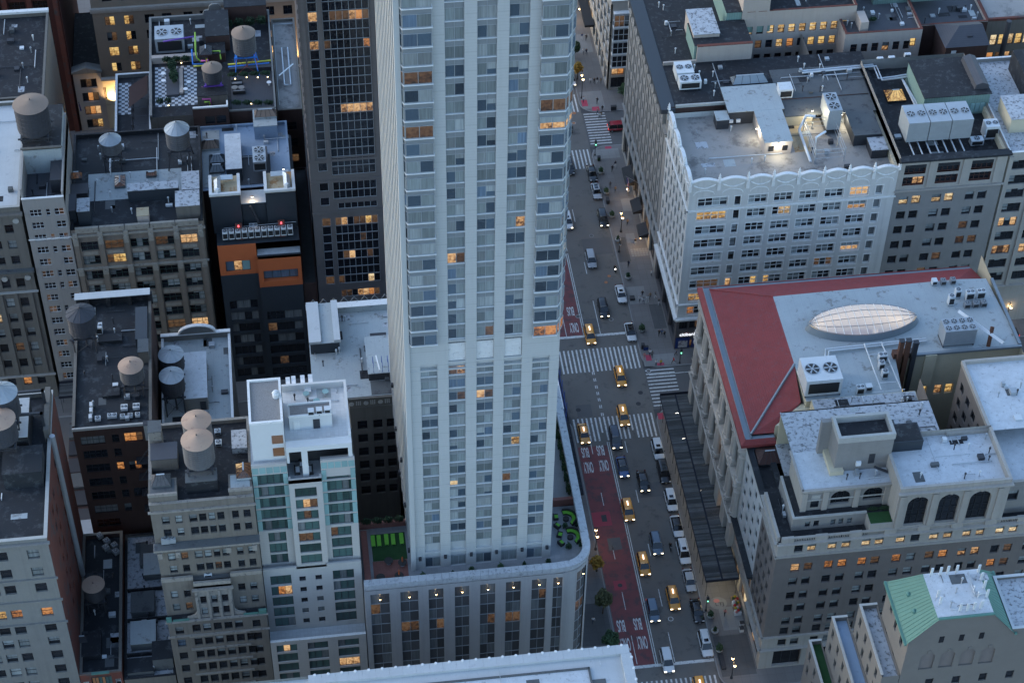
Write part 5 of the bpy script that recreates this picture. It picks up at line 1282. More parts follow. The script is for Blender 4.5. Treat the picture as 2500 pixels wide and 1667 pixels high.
# ================================================================== EAST SIDE
# ------------------------------------------------------------------ corner block with brick shaft and arched penthouse
B=thing('arched_penthouse_building','brown brick corner building with stone crown, balustrade and arched penthouse windows','building',(40,-62,0.15))
X0,YS=15.24,-70.1
pairs=[(18.0,19.45,20.15,21.55),(23.5,24.95,25.75,27.2),(29.05,30.5,31.2,32.65),(34.7,36.2,37.1,38.6),(40.2,41.7,42.5,43.95),(45.7,47.1,47.9,49.3),(51.2,52.6,53.4,54.8),(56.6,58,58.8,60.2),(62,63.4,64.2,65.6),(67.5,68.9,69.7,71.1)]
cols=[c_ for p in pairs for c_ in ((p[0],p[1]),(p[2],p[3]))]
ds=style(1,2,0.08,'frame_dark','glass_dark','blind_pale','ddbbbbBB',0.28,sill=('sill_stone',0.1))
codes={(0,0):'w',(0,1):'m',(0,2):'o',(0,3):'o',(0,4):'o',(0,5):'m',(0,6):'o',(0,8):'m',(0,9):'o',(0,10):'h',(0,11):'w',(0,13):'m',(1,12):'o',(1,13):'m',(2,8):'m',(2,11):'m',(0,12):'d'}
facade(B,(X0,YS),(90,YS),8.8,30.4,S_ops(X0,cols,rows_of([26.1,22.5,18.85,15.5,12.0,9.0+.3],2.0),codes),'dark_brick',ds)
facade(B,(X0,YS),(90,YS),30.4,33.6,S_ops(X0,cols,rows_of([31.0],2.0),{(0,i):('d' if i in (0,7) else 'H') for i in range(20)}),'warm_stone',ds)
facade(B,(X0,YS),(90,YS),0.15,8.8,S_ops(X0,cols,rows_of([6.2],1.8))+S_ops(X0,[(17.6,22.4),(24.5,29.8),(31.5,37),(39,44),(46,51)],rows_of([0.6],4.3),None,style(3,1,0.12,'steel_dark','glass_dark','blind_grey','ddm',0.5,name='shop_window')),'warm_stone',ds)
wc=[(-60.9,-62.0),(-62.9,-64.0),(-65.0,-66.1),(-67.2,-68.3)]
facade(B,(X0,-60.2),(X0,YS),8.8,30.4,W_ops(-60.2,wc,rows_of([26.1,22.5,18.85,15.5,12.0,9.3],2.0),{(0,0):'m'}),'dark_brick',ds)
facade(B,(X0,-60.2),(X0,YS),30.4,33.6,W_ops(-60.2,wc,rows_of([31.0],2.0),{(0,0):'o'}),'warm_stone',ds);facade(B,(X0,-60.2),(X0,YS),0.15,8.8,W_ops(-60.2,wc,rows_of([6.2],1.8))+W_ops(-60.2,[(-61,-68.6)],rows_of([0.6],4.3),{(0,0):'dwdd'},style(4,1,0.12,'steel_dark','glass_dark','blind_grey','ddm',0.5,name='shop_window')),'warm_stone',ds)
plain_walls(B,X0,YS,90,-43,0.15,33.6,'dark_brick','E')
for p0,p1 in (((X0,YS),(90,YS)),((X0,-60.2),(X0,YS))):
 cornice(B,p0,p1,30.0,0.5,0.35,'warm_stone','string_course',2);cornice(B,p0,p1,33.3,0.6,0.7,'warm_stone');cornice(B,p0,p1,5.2,0.6,0.6,'warm_stone');cornice(B,p0,p1,8.6,0.5,0.4,'warm_stone','string_course',2)
# balustrade: posts, rail, balusters
bal=MB()
for k in range(8):bal.cyl(0.16+0.27*k,0,0.12,0.07,0.62,6)
balm=bal.mesh('balusters','warm_stone')
for p in pairs[:9]:
 MB().box(p[0]-2.3,YS-0.25,33.9,p[0]-.35,YS+.25,35.0).build('balustrade_pier','warm_stone',B)
 for a in (p[0]-.3,p[2]-.25):inst('balusters',balm,B,Vector((a,YS,33.9))-org(B))
 MB().box(p[0]-.36,YS-.2,34.68,p[3]+.9,YS+.2,34.9).build('rail','warm_stone',B)
MB().box(X0-.25,-69.8,33.9,X0+.25,-60.3,34.95).build('balustrade','warm_stone',B)
MB().face([(X0,YS,33.5),(90,YS,33.5),(90,-58.5,33.5),(X0,-58.5,33.5)]).build('roof','roof_tar',B)
# set-back brick storey
facade(B,(17.9,-67.6),(29.9,-67.6),33.5,36.4,S_ops(17.9,[(20.0,20.9),(21.4,22.3),(24.2,25.0),(25.5,26.3),(26.9,27.7)],rows_of([34.0],1.5),{(0,2):'B',(0,3):'B',(0,4):'B'}),'grey_brick',ds)
plain_walls(B,17.9,-67.6,34,-58.5,33.5,36.4,'grey_brick','WN');roof(B,17.9,-67.6,34,-58.5,36.3,'roof_tar');MB().box(17.8,-67.7,36.4,29.9,-67.3,36.6).build('coping','sill_stone',B);MB().box(17.8,-67.3,36.4,18.2,-58.6,36.6).build('coping','sill_stone',B)
MB().box(29.9,-70.0,33.5,33.6,-67.5,36.2).build('corner_bay','warm_stone',B);MB().box(30.0,-69.8,36.2,33.5,-67.6,36.3).build('terrace_floor','turf',B)
# arched openings
def arch_wall(B_,x0,x1,y,z0,z1,arches,m_,depth,glass,fm='frame_dark',nm='wall',bars=True):
 """south wall with round-arched openings (xa, xb, sill, spring), glazed, each window built with bars"""
 b=MB();xs=x0
 for xa,xb,zs,zp in arches:
  r=(xb-xa)/2;cx=(xa+xb)/2
  b.face([(xs,y,z0),(xa,y,z0),(xa,y,z1),(xs,y,z1)])
  if zs>z0:b.face([(xa,y,z0),(xb,y,z0),(xb,y,zs),(xa,y,zs)])
  pts=[(cx-r*math.cos(math.pi*i/12),zp+r*math.sin(math.pi*i/12)) for i in range(13)]
  for (pa,qa),(pb,qb) in zip(pts,pts[1:]):
   b.face([(pa,y,qa),(pb,y,qb),(pb,y,z1),(pa,y,z1)]);b.face([(pa,y,qa),(pa,y+depth,qa),(pb,y+depth,qb),(pb,y,qb)])
  b.face([(xa,y,zs),(xa,y+depth,zs),(xa,y+depth,zp),(xa,y,zp)]);b.face([(xb,y,zs),(xb,y+depth,zs),(xb,y+depth,zp),(xb,y,zp)]);b.face([(xa,y,zs),(xb,y,zs),(xb,y+depth,zs),(xa,y+depth,zs)])
  xs=xb
  g=MB().face([(xa,y+depth,zs),(xb,y+depth,zs)]+[(p,y+depth,q) for p,q in reversed(pts)]).build('arched_window',glass,B_)
  for t in (1/3,2/3) if bars else ():
   xx=xa+(xb-xa)*t;MB().box(xx-.06,y+depth-.1,zs,xx+.06,y+depth-.01,zp+r*0.85).build('mullion',fm,g)
  for t in (0.0,0.35,0.62,1.0) if bars else ():
   zz=zs+(zp-zs)*t;MB().box(xa,y+depth-.09,zz,xb,y+depth-.015,zz+(.12 if t<.5 else .08)).build('transom',fm,g)
  MB().box(cx-.2,y-.1,zp+r-0.02,cx+.2,y-0.002,zp+r+.6).build('keystone',m_,B_)
 b.face([(xs,y,z0),(x1,y,z0),(x1,y,z1),(xs,y,z1)])
 return b.build(nm,m_,B_)
arch_wall(B,19.4,33.6,-66.0,36.3,41.2,[(24.1,27.3,37.2,38.8),(29.4,32.6,37.5,39.0)],'grey_brick',0.5,'glass_dark')
MB().box(20.9,-66.03,37.0,22.2,-65.9,38.6).build('window','glass_dark',B);MB().box(20.9,-66.08,39.1,22.3,-66.003,39.9).build('stone_panel','sill_stone',B)
for x in (19.75,23.2,28.3,33.2):MB().box(x-.45,-66.25,36.31,x+.45,-66.003,40.6).build('pilaster','warm_stone',B)
MB().box(19.4,-66.1,38.6,33.6,-66.002,38.85).build('string_course','sill_stone',B)
cornice(B,(19.4,-66.0),(33.6,-66.0),40.6,0.9,0.5,'warm_stone');plain_walls(B,19.4,-66,33.6,-58,36.3,41.2,'warm_stone','W');cornice(B,(19.4,-58),(19.4,-66),40.6,0.9,0.4,'warm_stone')
MB().face([(19.4,-66,41.25),(45,-66,41.25),(45,-58,41.25),(19.4,-58,41.25)]).build('roof','roof_silver',B)
# east wing with three tall arches
arch_wall(B,33.6,51.6,YS,33.7,44.3,[(35.3,38.7,35.2,40.4),(40.4,43.8,35.2,40.4),(45.4,48.9,35.2,40.4)],'warm_stone',0.6,'glass_dark')
for x in (34.3,39.55,44.6,50.2):MB().box(x-.45,YS-.2,35.0,x+.45,YS-.003,42.6).build('pilaster','warm_stone',B)
cornice(B,(33.6,YS),(51.6,YS),42.8,0.8,0.6,'warm_stone');plain_walls(B,33.6,YS,51.6,-58.5,33.5,44.3,'warm_stone','EWN')
roof(B,33.6,YS,51.6,-58.5,43.0,'roof_silver',1.35,0.4,'warm_stone','warm_stone','SEW')
plain_walls(B,51.6,YS,90,-58.5,33.5,40,'grey_brick','NE');facade(B,(51.6,-68.0),(90,-68.0),33.5,40,[(1+3.2*i,2.8+3.2*i,36.6,39.0) for i in range(11)],'grey_brick',ds);roof(B,51.6,-68.0,90,-43,40.0,'roof_silver',1.0,0.4,'grey_brick','warm_stone')
# wings round the light court
cw2=style(2,2,0.08,'frame_dark','glass_dark','blind_grey','dddb',0.2,sill=('sill_stone',.06))
plain_walls(B,27.5,-58.5,44.4,-44,0.15,41.2,'dark_brick','E');MB().face([(19.4,-58,41.2),(44.4,-58,41.2),(44.4,-49,41.2),(19.4,-49,41.2)]).build('roof','roof_silver_worn',B);MB().box(19.6,-49.2,33.5,44.4,-49,41.2).build('wall','stucco_cream',B)
MB().box(26.5,-49,30,44.4,-43.2,37.2).build('wing','stucco_cream',B);MB().face([(26.6,-48.9,37.22),(44.3,-48.9,37.22),(44.3,-43.3,37.22),(26.6,-43.3,37.22)]).build('roof','roof_silver_worn',B)
facade(B,(51.5,-43.2),(51.5,-58.5),0.15,43.0,[(1.5+3.1*i,3.2+3.1*i,z,z+1.9) for i in range(4) for z in (38.2,34.7,31.2,27.7)],'dark_brick',cw2)
MB().face([(51.5,-58.5,43.0),(90,-58.5,43.0),(90,-43.2,43.0),(51.5,-43.2,43.0)]).build('roof','roof_silver',B);plain_walls(B,51.5,-58.5,90,-43.2,0.15,43,'grey_brick','NE')
for q in ((51.3,-58.7,51.8,-43.2),(51.8,-43.6,90,-43.1),(44.3,-58.9,51.3,-58.4)):MB().box(*q[:2],42.9,*q[2:],43.7).build('parapet','warm_stone',B)
plain_walls(B,44.4,-58.5,51.5,-58.5,0.15,43,'dark_brick','N')
# brick tower with an open well, container-like bulkhead
o=MB().box(25.0,-62.7,41.25,34.0,-58.0,48.0).build('bulkhead_tower','grey_brick',B);MB().box(25.5,-62.2,48.0,33.5,-58.5,48.02).build('well','roof_tar',o)
for q in ((24.9,-62.8,34.1,-62.3),(24.9,-58.4,34.1,-57.9),(24.9,-62.3,25.4,-58.4),(33.6,-62.3,34.1,-58.4)):MB().box(*q[:2],48.0,*q[2:],49.2).build('coping','sill_stone',o)
MB().box(30.4,-62.75,42.6,31.4,-62.7,44.8).build('door','steel_dark',o);MB().box(28.4,-63.1,42.6,29.2,-62.71,43.4).build('vent_box','white_plastic',o)
MB().box(24.2,-63.5,41.26,26.4,-58.4,42.2).build('plinth','stucco_cream',B);MB().box(23.3,-58.6,41.26,25.0,-57.8,48.6).build('chimney','grey_brick',B)
MB().box(34.6,-61.2,43.0,39.6,-57.2,45.2).build('plant_box','navy_panel',B);MB().box(34.8,-61.0,45.2,39.4,-57.4,45.23).build('plant_roof','roof_tar',B)
MB().tube([(31.4,-63.4,42.4),(33.6,-63.8,41.4)],0.3,4).build('stair','steel_dark',B)
BRICKB=B
# roof-top skylight well in front
# ------------------------------------------------------------------ slim white building
B=thing('slim_white_building','slim white-fronted building with black coping between brick block and red roof','building',(24,-53.5,0.15))
sw2=style(1,2,0.07,'frame_dark','glass_dark','blind_grey','ddd',0.25)
facade(B,(X0+.1,-46.9),(X0+.1,-60.1),12.9,30.6,W_ops(-46.9,[(-48.3,-49.8),(-51.4,-52.9),(-54.4,-55.9),(-57.4,-58.9)],rows_of([27.2,24.0,20.8,17.6,14.4],2.0)),'white_glazed',sw2)
facade(B,(X0+.1,-46.9),(X0+.1,-60.1),0.15,12.9,W_ops(-46.9,[(-47.6,-52.9),(-54.0,-59.4)],rows_of([7.2,1.0],3.8),{(0,0):'wmd',(1,1):'mWd'},style(3,1,0.1,'steel_dark','glass_dark','blind_grey','dm',0.4,name='shop_window')),'bay_stone',sw2)
plain_walls(B,X0+.1,-60.1,27,-46.9,0.15,30.6,'grey_stone','NES');roof(B,X0+.1,-60.1,19.4,-46.9,30.4,'roof_tar',0.7,0.9,'roof_tar','roof_black')
MB().face([(19.4,-60.1,33.6),(27,-60.1,33.6),(27,-49.2,33.6),(19.4,-49.2,33.6)]).build('roof','roof_silver_worn',B)
cornice(B,(X0+.1,-46.9),(X0+.1,-60.1),12.3,0.7,1.1,'roof_black')
# ------------------------------------------------------------------ palazzo with the red tile roof
B=thing('red_roof_palazzo','columned stone palazzo with red tiled hip roof and oval glass skylight','building',(40,-28,0.15))
tX,tS,tN,zE=15.5,-46.8,-10.4,31.6
ts=style(2,2,0.12,'frame_brown','glass_dark','blind_grey','ddddm',1.0)
bays=[(tN-1.6-5.0*i,tN-4.6-5.0*i) for i in range(7)]
facade(B,(tX,tN),(tX,tS),0.15,zE,W_ops(tN,bays,rows_of([1.2],7.6),{(0,5):'w',(0,3):'m'})+W_ops(tN,bays,rows_of([13.0],6.4),{(0,4):'w',(0,6):'w',(0,0):'m',(0,2):'m'})+W_ops(tN,bays,rows_of([22.4],5.6),{(0,5):'m'}),'tiffany_stone',ts)
plain_walls(B,tX,tS,66,tN,0.15,zE,'tiffany_stone','N')
facade(B,(tX,tS),(27,tS),0.15,zE,[],'stucco_cream',ts)
col=lambda r,h:MB().lathe([(r*1.35,0),(r*1.35,h*.05),(r*1.05,h*.06),(r,h*.1),(r*.93,h*.5),(r*.82,h*.88),(r*1.1,h*.90),(r*1.35,h*.97),(r*1.35,h),(0.01,h)],n=14).mesh('column','tiffany_stone')
c2,c3=col(0.52,7.2),col(0.48,6.4)
for i in range(8):
 for dy in (-0.62,0.62):
  y=tN-0.6-5.0*i+dy*1.1
  if tS-.2<y<tN+0.4:
   inst('column',c2,B,Vector((tX-.55,y,12.4))-org(B));inst('column',c3,B,Vector((tX-.5,y,22.0))-org(B))
 y=tN-0.6-5.0*i
 for z0,z1 in ((0.16,10.6),(11.6,12.4),(21.0,22.0)):MB().box(tX-1.1,max(y-1.3,tS),z0,tX-.002,min(y+1.3,tN+.3),z1).build('pedestal','tiffany_stone',B)
for z,h,o_ in ((10.6,1.0,1.5),(19.7,1.3,1.3),(28.5,1.4,1.2)):
 cornice(B,(tX,tN),(tX,tS),z,h,o_,'tiffany_stone','entablature');cornice(B,(66,tN),(tX,tN),z,h,o_,'tiffany_stone','entablature')
for y in [tN-0.8-0.45*k for k in range(78)]:MB().box(tX-1.35,y-.1,11.62,tX-1.15,y+.1,12.3).build('baluster','tiffany_stone',B) if int(-y*2.2)%11 not in (0,1) else None
# roof: eave strip, box gutter, main slopes, flat
eW,eN,eS,eE=14.2,-9.0,-47.6,64.6
UP_=[(26.0,-33.6),(26.0,-16.8),(63.0,-16.2)]
zr,zu=32.0,36.0
def tiles(b,a,c_,d_,e_,n):
 """a slope a-c (eave) to d-e (ridge, same order) laid with n rows of lapped tile courses"""
 a,c_,d_,e_=Vector(a),Vector(c_),Vector(d_),Vector(e_)
 for i in range(n):
  t0,t1=i/n,(i+1)/n
  p,q,r_,s_=a.lerp(d_,t0),c_.lerp(e_,t0),c_.lerp(e_,t1),a.lerp(d_,t1)
  up=Vector((0,0,0.07));b.face([p+up,q+up,r_,s_]);b.face([p,q,q+up,p+up])
 return b
R_=tiles(MB(),(eW,eS,zr),(eW,eN,zr),(15.0,eS+.8,zr+.7),(15.0,eN-.8,zr+.7),3);R_.build('eave_tiles','red_tile',B)
tiles(MB(),(eW,eN,zr),(eE,eN,zr),(15.0,eN-.8,zr+.7),(eE,eN-.8,zr+.7),3).build('eave_tiles','red_tile',B)
tiles(MB(),(20.2,eS,zr),(eW,eS,zr),(20.0,eS+.8,zr+.7),(15.0,eS+.8,zr+.7),3).build('eave_tiles','red_tile',B)
MB().box(eW,eS,zr-.5,eW+.3,eN,zr).build('fascia','red_tile',B);MB().box(eW,eS-.02,zr-.5,20.2,eS+.3,zr).build('fascia','red_tile',B);MB().box(eW,eN-.3,zr-.5,eE,eN+.02,zr).build('fascia','red_tile',B)
MB().box(15.0,eS+.8,zr+.3,16.0,eN-.8,zr+.62).build('box_gutter','gutter_metal',B);MB().box(16.0,eN-1.6,zr+.3,eE,eN-.8,zr+.62).build('box_gutter','gutter_metal',B);MB().box(16.0,eS+.8,zr+.3,20,eS+1.6,zr+.62).build('box_gutter','gutter_metal',B)
for q in ((15.95,eS+1,16.1,eN-1.6),(14.95,eS+.9,15.08,eN-.9)):MB().box(*q[:2],zr+.62,*q[2:],zr+.95).build('gutter_lip','gutter_metal',B)
tiles(MB(),(16.05,eS+1.6,zr+.9),(16.05,eN-1.6,zr+.9),(26.0,-33.6,zu),(26.0,-16.8,zu),26).build('tile_slope','red_tile',B)
tiles(MB(),(16.05,eN-1.6,zr+.9),(eE,eN-1.6,zr+.9),(26.0,-16.8,zu),(60.0,-16.2,zu),18).build('tile_slope','red_tile',B)
tiles(MB(),(eE,eN-1.6,zr+.9),(66.2,-15.4,zr+1.2),(60.0,-16.2,zu),(60.2,-16.4,zu),8).build('tile_slope','red_tile',B)
dpt=(25.39,-41.59,35)
MB().face([(16.05,eS+1.6,zr+.95),(20.0,eS+1.6,zr+.95),(dpt[0],dpt[1],35),(26.0,-33.6,zu)]).build('tile_slope','red_tile',B)
MB().tube([(16.05,eS+1.6,zr+1.1),(26.0,-33.6,zu+.1)],0.22,5).build('hip_ridge','gutter_metal',B);MB().tube([(16.05,eN-1.6,zr+1.0),(26.0,-16.8,zu+.08)],0.14,5).build('hip_ridge','red_tile',B)
MB().prism([(20.0,eS+1.6),(dpt[0],dpt[1]),(27,-41.9),(27,eS+1.6)],30,34.6).build('parapet_wall','stucco_cream',B)
fl=[(26.0,-42.4),(42.6,-42.6),(43.6,-34.0),(66.0,-33.6),(65.0,-16.6),(60,-16.2),(26.0,-16.8),(26.0,-33.6)]
SX,SY,SA,SB_=39.9,-25.6,9.6,3.75
def lens(t):return (SX+SA*math.cos(t),SY+SB_*(abs(math.sin(t))**1.25)*(1 if math.sin(t)>=0 else -1))
LN=48;ring_=[lens(2*math.pi*i/LN) for i in range(LN)]
up_,lo_=ring_[:25],[ring_[0]]+ring_[:23:-1]
MB().face([(x,y,zu) for x,y in up_+[(26.0,SY),(26.0,-16.8),(60,-16.2),(65.0,-16.6),(65.5,SY)]]).face([(x,y,zu) for x,y in lo_+[(26.0,SY),(26.0,-33.6),(26.0,-42.4),(42.6,-42.6),(43.6,-34.0),(66.0,-33.6),(65.5,SY)]]).build('roof','roof_pale',B)
b=MB()
for (xa,ya),(xb,yb) in zip(fl,fl[1:]+fl[:1]):b.face([(xa,ya,28),(xb,yb,28),(xb,yb,zu),(xa,ya,zu)])
b.build('wall','stucco_cream',B)
facade(B,(43.6,-34.05),(66,-33.65),0.15,zu,[(2.2,3.6,25.6,27.9,'y'),(5.6,7.0,25.7,28.0,'y'),(8.4,9.8,25.7,28.0,'w'),(10.4,11.8,25.7,28.0,'y')],'stucco_cream',style(1,2,0.09,'frame_dark','glass_dark','blind_grey','d',0.3))
MB().box(48.9,-34.5,28.6,50.9,-34.1,zu+.2).build('pier','stucco_cream',B)
plain_walls(B,43.6,-42.6,66,tN,0.15,zu-.1,'stucco_cream','E')
for q in ((43.4,-34.3,66,-33.8),(65.6,-33.6,66.1,-17)):MB().box(*q[:2],zu,*q[2:],zu+.45).build('parapet','gutter_metal',B)
# oval skylight
SK=MB();
for (xa,ya),(xb,yb) in zip(ring_,ring_[1:]+ring_[:1]):SK.face([(SX+(xa-SX)*1.06,SY+(ya-SY)*1.1,zu),(SX+(xb-SX)*1.06,SY+(yb-SY)*1.1,zu),(xb,yb,zu+1.3),(xa,ya,zu+1.3)])
SK=SK.build('skylight','gutter_metal',B)
def dome(x,y):
 u,v_=(x-SX)/SA,(y-SY)/SB_;return zu+1.32+0.55*max(0.0,1-u*u-v_*v_*.9)
mat('room_floor',(0.28,0.20,0.13),0.7,0.1,1);mat('room_wall',(0.55,0.52,0.47),0.8,0.05,1)
m_,t_,b_=new_mat('clear_pane');b_.inputs["Base Color"].default_value=(0.9,0.93,0.95,1);b_.inputs["Roughness"].default_value=0.02;b_.inputs["Alpha"].default_value=0.34;b_.inputs["Specular IOR Level"].default_value=0.6
NXP,NYP=14,4
for i in range(NXP):
 xa,xb=SX-SA+2*SA*i/NXP,SX-SA+2*SA*(i+1)/NXP
 def half(x):
  c_=max(-1.0,min(1.0,(x-SX)/SA));return SB_*(math.sqrt(max(0.0,1-c_*c_))**1.25)
 for j in range(NYP):
  ta,tb2=-1+2*j/NYP,-1+2*(j+1)/NYP
  pts=[(xa,SY+ta*half(xa)),(xb,SY+ta*half(xb)),(xb,SY+tb2*half(xb)),(xa,SY+tb2*half(xa))]
  MB().face([(x,y,dome(x,y)) for x,y in pts]).build('pane','clear_pane',SK)
 for j in range(NYP+1):
  t2=-1+2*j/NYP;p,q=(xa,SY+t2*half(xa)),(xb,SY+t2*half(xb))
  MB().beam((p[0],p[1],dome(*p)+.03),(q[0],q[1],dome(*q)+.03),0.09).build('glazing_bar','gutter_metal',SK)
 if i:MB().tube([(xa,SY+half(xa)*(-1+2*k/6),dome(xa,SY+half(xa)*(-1+2*k/6))+.03) for k in range(7)],0.06,4).build('glazing_bar','white_trim',SK)
# lit atrium below the skylight
at=MB()
for (xa,ya),(xb,yb) in zip(ring_,ring_[1:]+ring_[:1]):at.face([(xa,ya,zu+1.3),(xb,yb,zu+1.3),(xb,yb,zu-5),(xa,ya,zu-5)],0)
at.face([(x,y,zu-5) for x,y in ring_],1);at.build('atrium',['room_wall','room_floor'],B)
for k in range(26):
 a=lens(k*2.4);f_=.25+.6*((k*.37)%1);MB().box(SX+(a[0]-SX)*f_-.45,SY+(a[1]-SY)*f_-.3,zu-5,SX+(a[0]-SX)*f_+.45,SY+(a[1]-SY)*f_+.3,zu-4.2).build('desk',('room_wall','steel_dark','cloth_tan')[k%3],B)
# ------------------------------------------------------------------ white terra cotta bank building with pinnacles
B=thing('white_pinnacle_building','white terra cotta building with scalloped parapet, pinnacles and bank shop on the corner','building',(35,20,0.15))
wS,wN,wE,wZ=7.0,28.2,54.4,41.0
w4=style(4,2,0.12,'frame_white','glass_dark','blind_pale','ddbbB',0.3);w3=style(3,2,0.14,'frame_white','glass_dark','blind_pale','dbbbB',0.3);w1=style(1,2,0.1,'frame_dark','glass_dark','blind_pale','ddbB',0.3)
rows=[36.9,33.5,30.0,26.6,23.1,19.6,16.2,12.8,9.3]
tri=[(26.5+4.8*i,30.05+4.8*i) for i in range(5)]
lit4={1:'y',7:'y',8:'o',6:'m'}
ops=[(17.0-X0,22.6-X0,z,z+2.2,{1:'y',8:'o',7:'y',6:'m'}.get(i),w4) for i,z in enumerate(rows)]+[(23.9-X0,25.0-X0,z,z+2.2,{8:'o',6:'w'}.get(i),w1) for i,z in enumerate(rows)]
for k,(a,c_) in enumerate(tri):
 ops+=[(a-X0,c_-X0,z,z+2.2,{(1,1):'W',(0,6):'y',(1,6):'y',(4,0):'w',(4,1):'h',(4,4):'h',(3,5):'m',(2,7):'y'}.get((k,i)),w3) for i,z in enumerate(rows)]
ops+=[(50.6-X0,51.9-X0,z,z+2.2,{7:'y'}.get(i,'B'),style(1,1,0.1,'frame_white','glass_dark','blind_grey','B',0.25)) for i,z in enumerate(rows)]
facade(B,(X0,wS),(wE,wS),8.2,42.2,ops,'white_glazed',w3)
citi=style(3,1,0.1,'steel_dark','glass_dark','blind_grey','ddm',0.35,name='shop_window')
facade(B,(X0,wS),(wE,wS),0.15,8.2,[(0.6,2.3,5.4,7.7,'ddd',citi),(2.6,6.0,5.4,7.7,None,citi),(0.5,2.2,0.5,3.3,'d',citi),(3.0,9.0,0.4,2.4,None,citi)]+[(7+5.2*i,11+5.2*i,5.2,7.7,None,citi) for i in range(6)],'granite',citi)
for a,c_ in [(17.0,22.6),(23.9,25.0)]+tri+[(50.6,51.9)]: # moulded surrounds
 for z in rows:
  b=MB();y=wS
  b.box(a-.16,y-.07,z-.16,a-.005,y-.002,z+2.36);b.box(c_+.005,y-.07,z-.16,c_+.16,y-.002,z+2.36);b.box(a-.005,y-.07,z+2.205,c_+.005,y-.002,z+2.36);b.box(a-.005,y-.09,z-.16,c_+.005,y-.002,z-.005)
  b.build('window_surround','white_trim',B)
# west side, slender windows
wcs=[(27.2-2.55*i,26.0-2.55*i) for i in range(8)]
ws=style(1,2,0.07,'frame_dark','glass_black','blind_grey','dddddm',0.3)
facade(B,(X0,wN),(X0,wS),8.2,42.2,W_ops(wN,wcs,rows_of(rows,2.5)),'white_glazed',ws)
facade(B,(X0,wN),(X0,wS),0.15,8.2,W_ops(wN,[(27,21),(20,14.2),(13.4,8.2)],rows_of([0.6],6.2),{(0,0):'mmw',(0,1):'wmd',(0,2):'ydm'},style(3,2,0.12,'steel_dark','glass_dark','blind_grey','dm',0.4,name='shop_window')),'granite',ws)
plain_walls(B,X0,wS,wE,wN,0.15,42.2,'white_glazed','NE')
for p0,p1 in (((X0,wS),(wE,wS)),((X0,wN),(X0,wS))):
 cornice(B,p0,p1,7.8,0.9,0.7,'white_trim');cornice(B,p0,p1,12.0,0.4,0.35,'white_trim','string_course',2);cornice(B,p0,p1,35.9,0.35,0.25,'white_trim','string_course',2)
MB().face([(X0,wS,wZ),(wE,wS,wZ),(wE,wN,wZ),(X0,wN,wZ)]).build('roof','roof_concrete',B)
# scalloped parapet, pinnacles and swags
pin=MB().lathe([(0.34,0),(0.34,.35),(.22,.4),(.3,.6),(.36,.75),(.2,.95),(.28,1.1),(.3,1.25),(.15,1.45),(.22,1.6),(.2,1.75),(.08,1.95),(.12,2.05),(.01,2.3)],n=7).mesh('pinnacle','white_trim')
def scallops(p0,p1,n):
 a,c_=Vector((*p0,0)),Vector((*p1,0));d_=(c_-a)/n;dv=d_.normalized();nn=Vector((dv.y,-dv.x,0))
 for i in range(n):
  o_=a+d_*i;W_=d_.length
  prof=[(0,0),(W_,0)]+[(W_-W_*t/8,0.55+0.75*math.sin(math.pi*t/8)) for t in range(9)]
  MB().extr(prof,lambda p,q,w:tuple(o_+dv*p-nn*w+Vector((0,0,42.2+q))),-0.02,0.35).build('parapet','white_glazed',B)
  rim=[(W_-W_*t/8,0.55+0.75*math.sin(math.pi*t/8)+.01) for t in range(9)];rim+=[(p,q+.2) for p,q in reversed(rim)]
  MB().extr(rim,lambda p,q,w:tuple(o_+dv*p-nn*w+Vector((0,0,42.2+q))),-0.18,0.5).build('coping','white_trim',B)
  inst('pinnacle',pin,B,o_+Vector((0,0,42.6))+nn*.05-org(B))
  sw_=[tuple(o_+dv*(W_*(0.12+.76*k/8))+nn*.1+Vector((0,0,42.35-0.75*math.sin(math.pi*k/8)))) for k in range(9)]
  MB().tube(sw_,[.09+.07*(k%2) for k in range(9)],5).build('swag','white_trim',B)
  MB().box(-.3,-.2,0,.3,.02,1.5).build('cartouche','white_trim',B).location=tuple(o_+Vector((0,0,40.9)))
  arc_=[tuple(o_+dv*(W_/2+W_*.36*math.cos(math.pi*k/8))+nn*.05+Vector((0,0,40.0+1.0*math.sin(math.pi*k/8)))) for k in range(9)]
  MB().tube(arc_,.09,5).build('arch_moulding','white_trim',B)
 inst('pinnacle',pin,B,c_+Vector((0,0,42.6))-org(B))
scallops((X0,wS),(26.0,wS),2);scallops((26.0,wS),(wE,wS),6);scallops((X0,wN),(X0,wS),4)
for k in range(12):
 MB().box(wE-.5,wS+.4+1.8*k,wZ,wE,wS+2.1+1.8*k,wZ+1.6).build('parapet_block','stucco_cream',B) if k<11 else None
# roof-top structures
o=block(B,26.0,25.2,36.6,28.2,wZ,44.0,'steel_dark',None);MB().box(25.9,25.0,44.0,36.7,32.8,44.12).build('roof_sheet','roof_pale',o);MB().box(26.0,28.2,wZ,36.6,32.7,44.0).build('rear','steel_dark',o)
o=MB().box(30.9,15.6,wZ,36.1,25.2,44.0).build('cabin','stucco',B);MB().box(30.8,15.5,44.0,36.2,25.0,44.1).build('roof_sheet','roof_pale',o)
for x in (31.7,34.3):MB().box(x,15.55,41.9,x+1.0,15.6,43.1).build('window','glass_dark',o)
MB().box(23.6,24.0,wZ,26.0,26.6,43.2).build('tool_shed','steel_dark',B);MB().box(23.5,23.9,43.2,26.05,26.7,43.3).build('roof_sheet','roof_pale',B)
MB().box(26.2,24.9,41.6,27.0,25.18,42.3).build('wall_unit','white_plastic',B);MB().box(27.6,24.9,41.6,28.4,25.18,42.3).build('wall_unit','white_plastic',B)
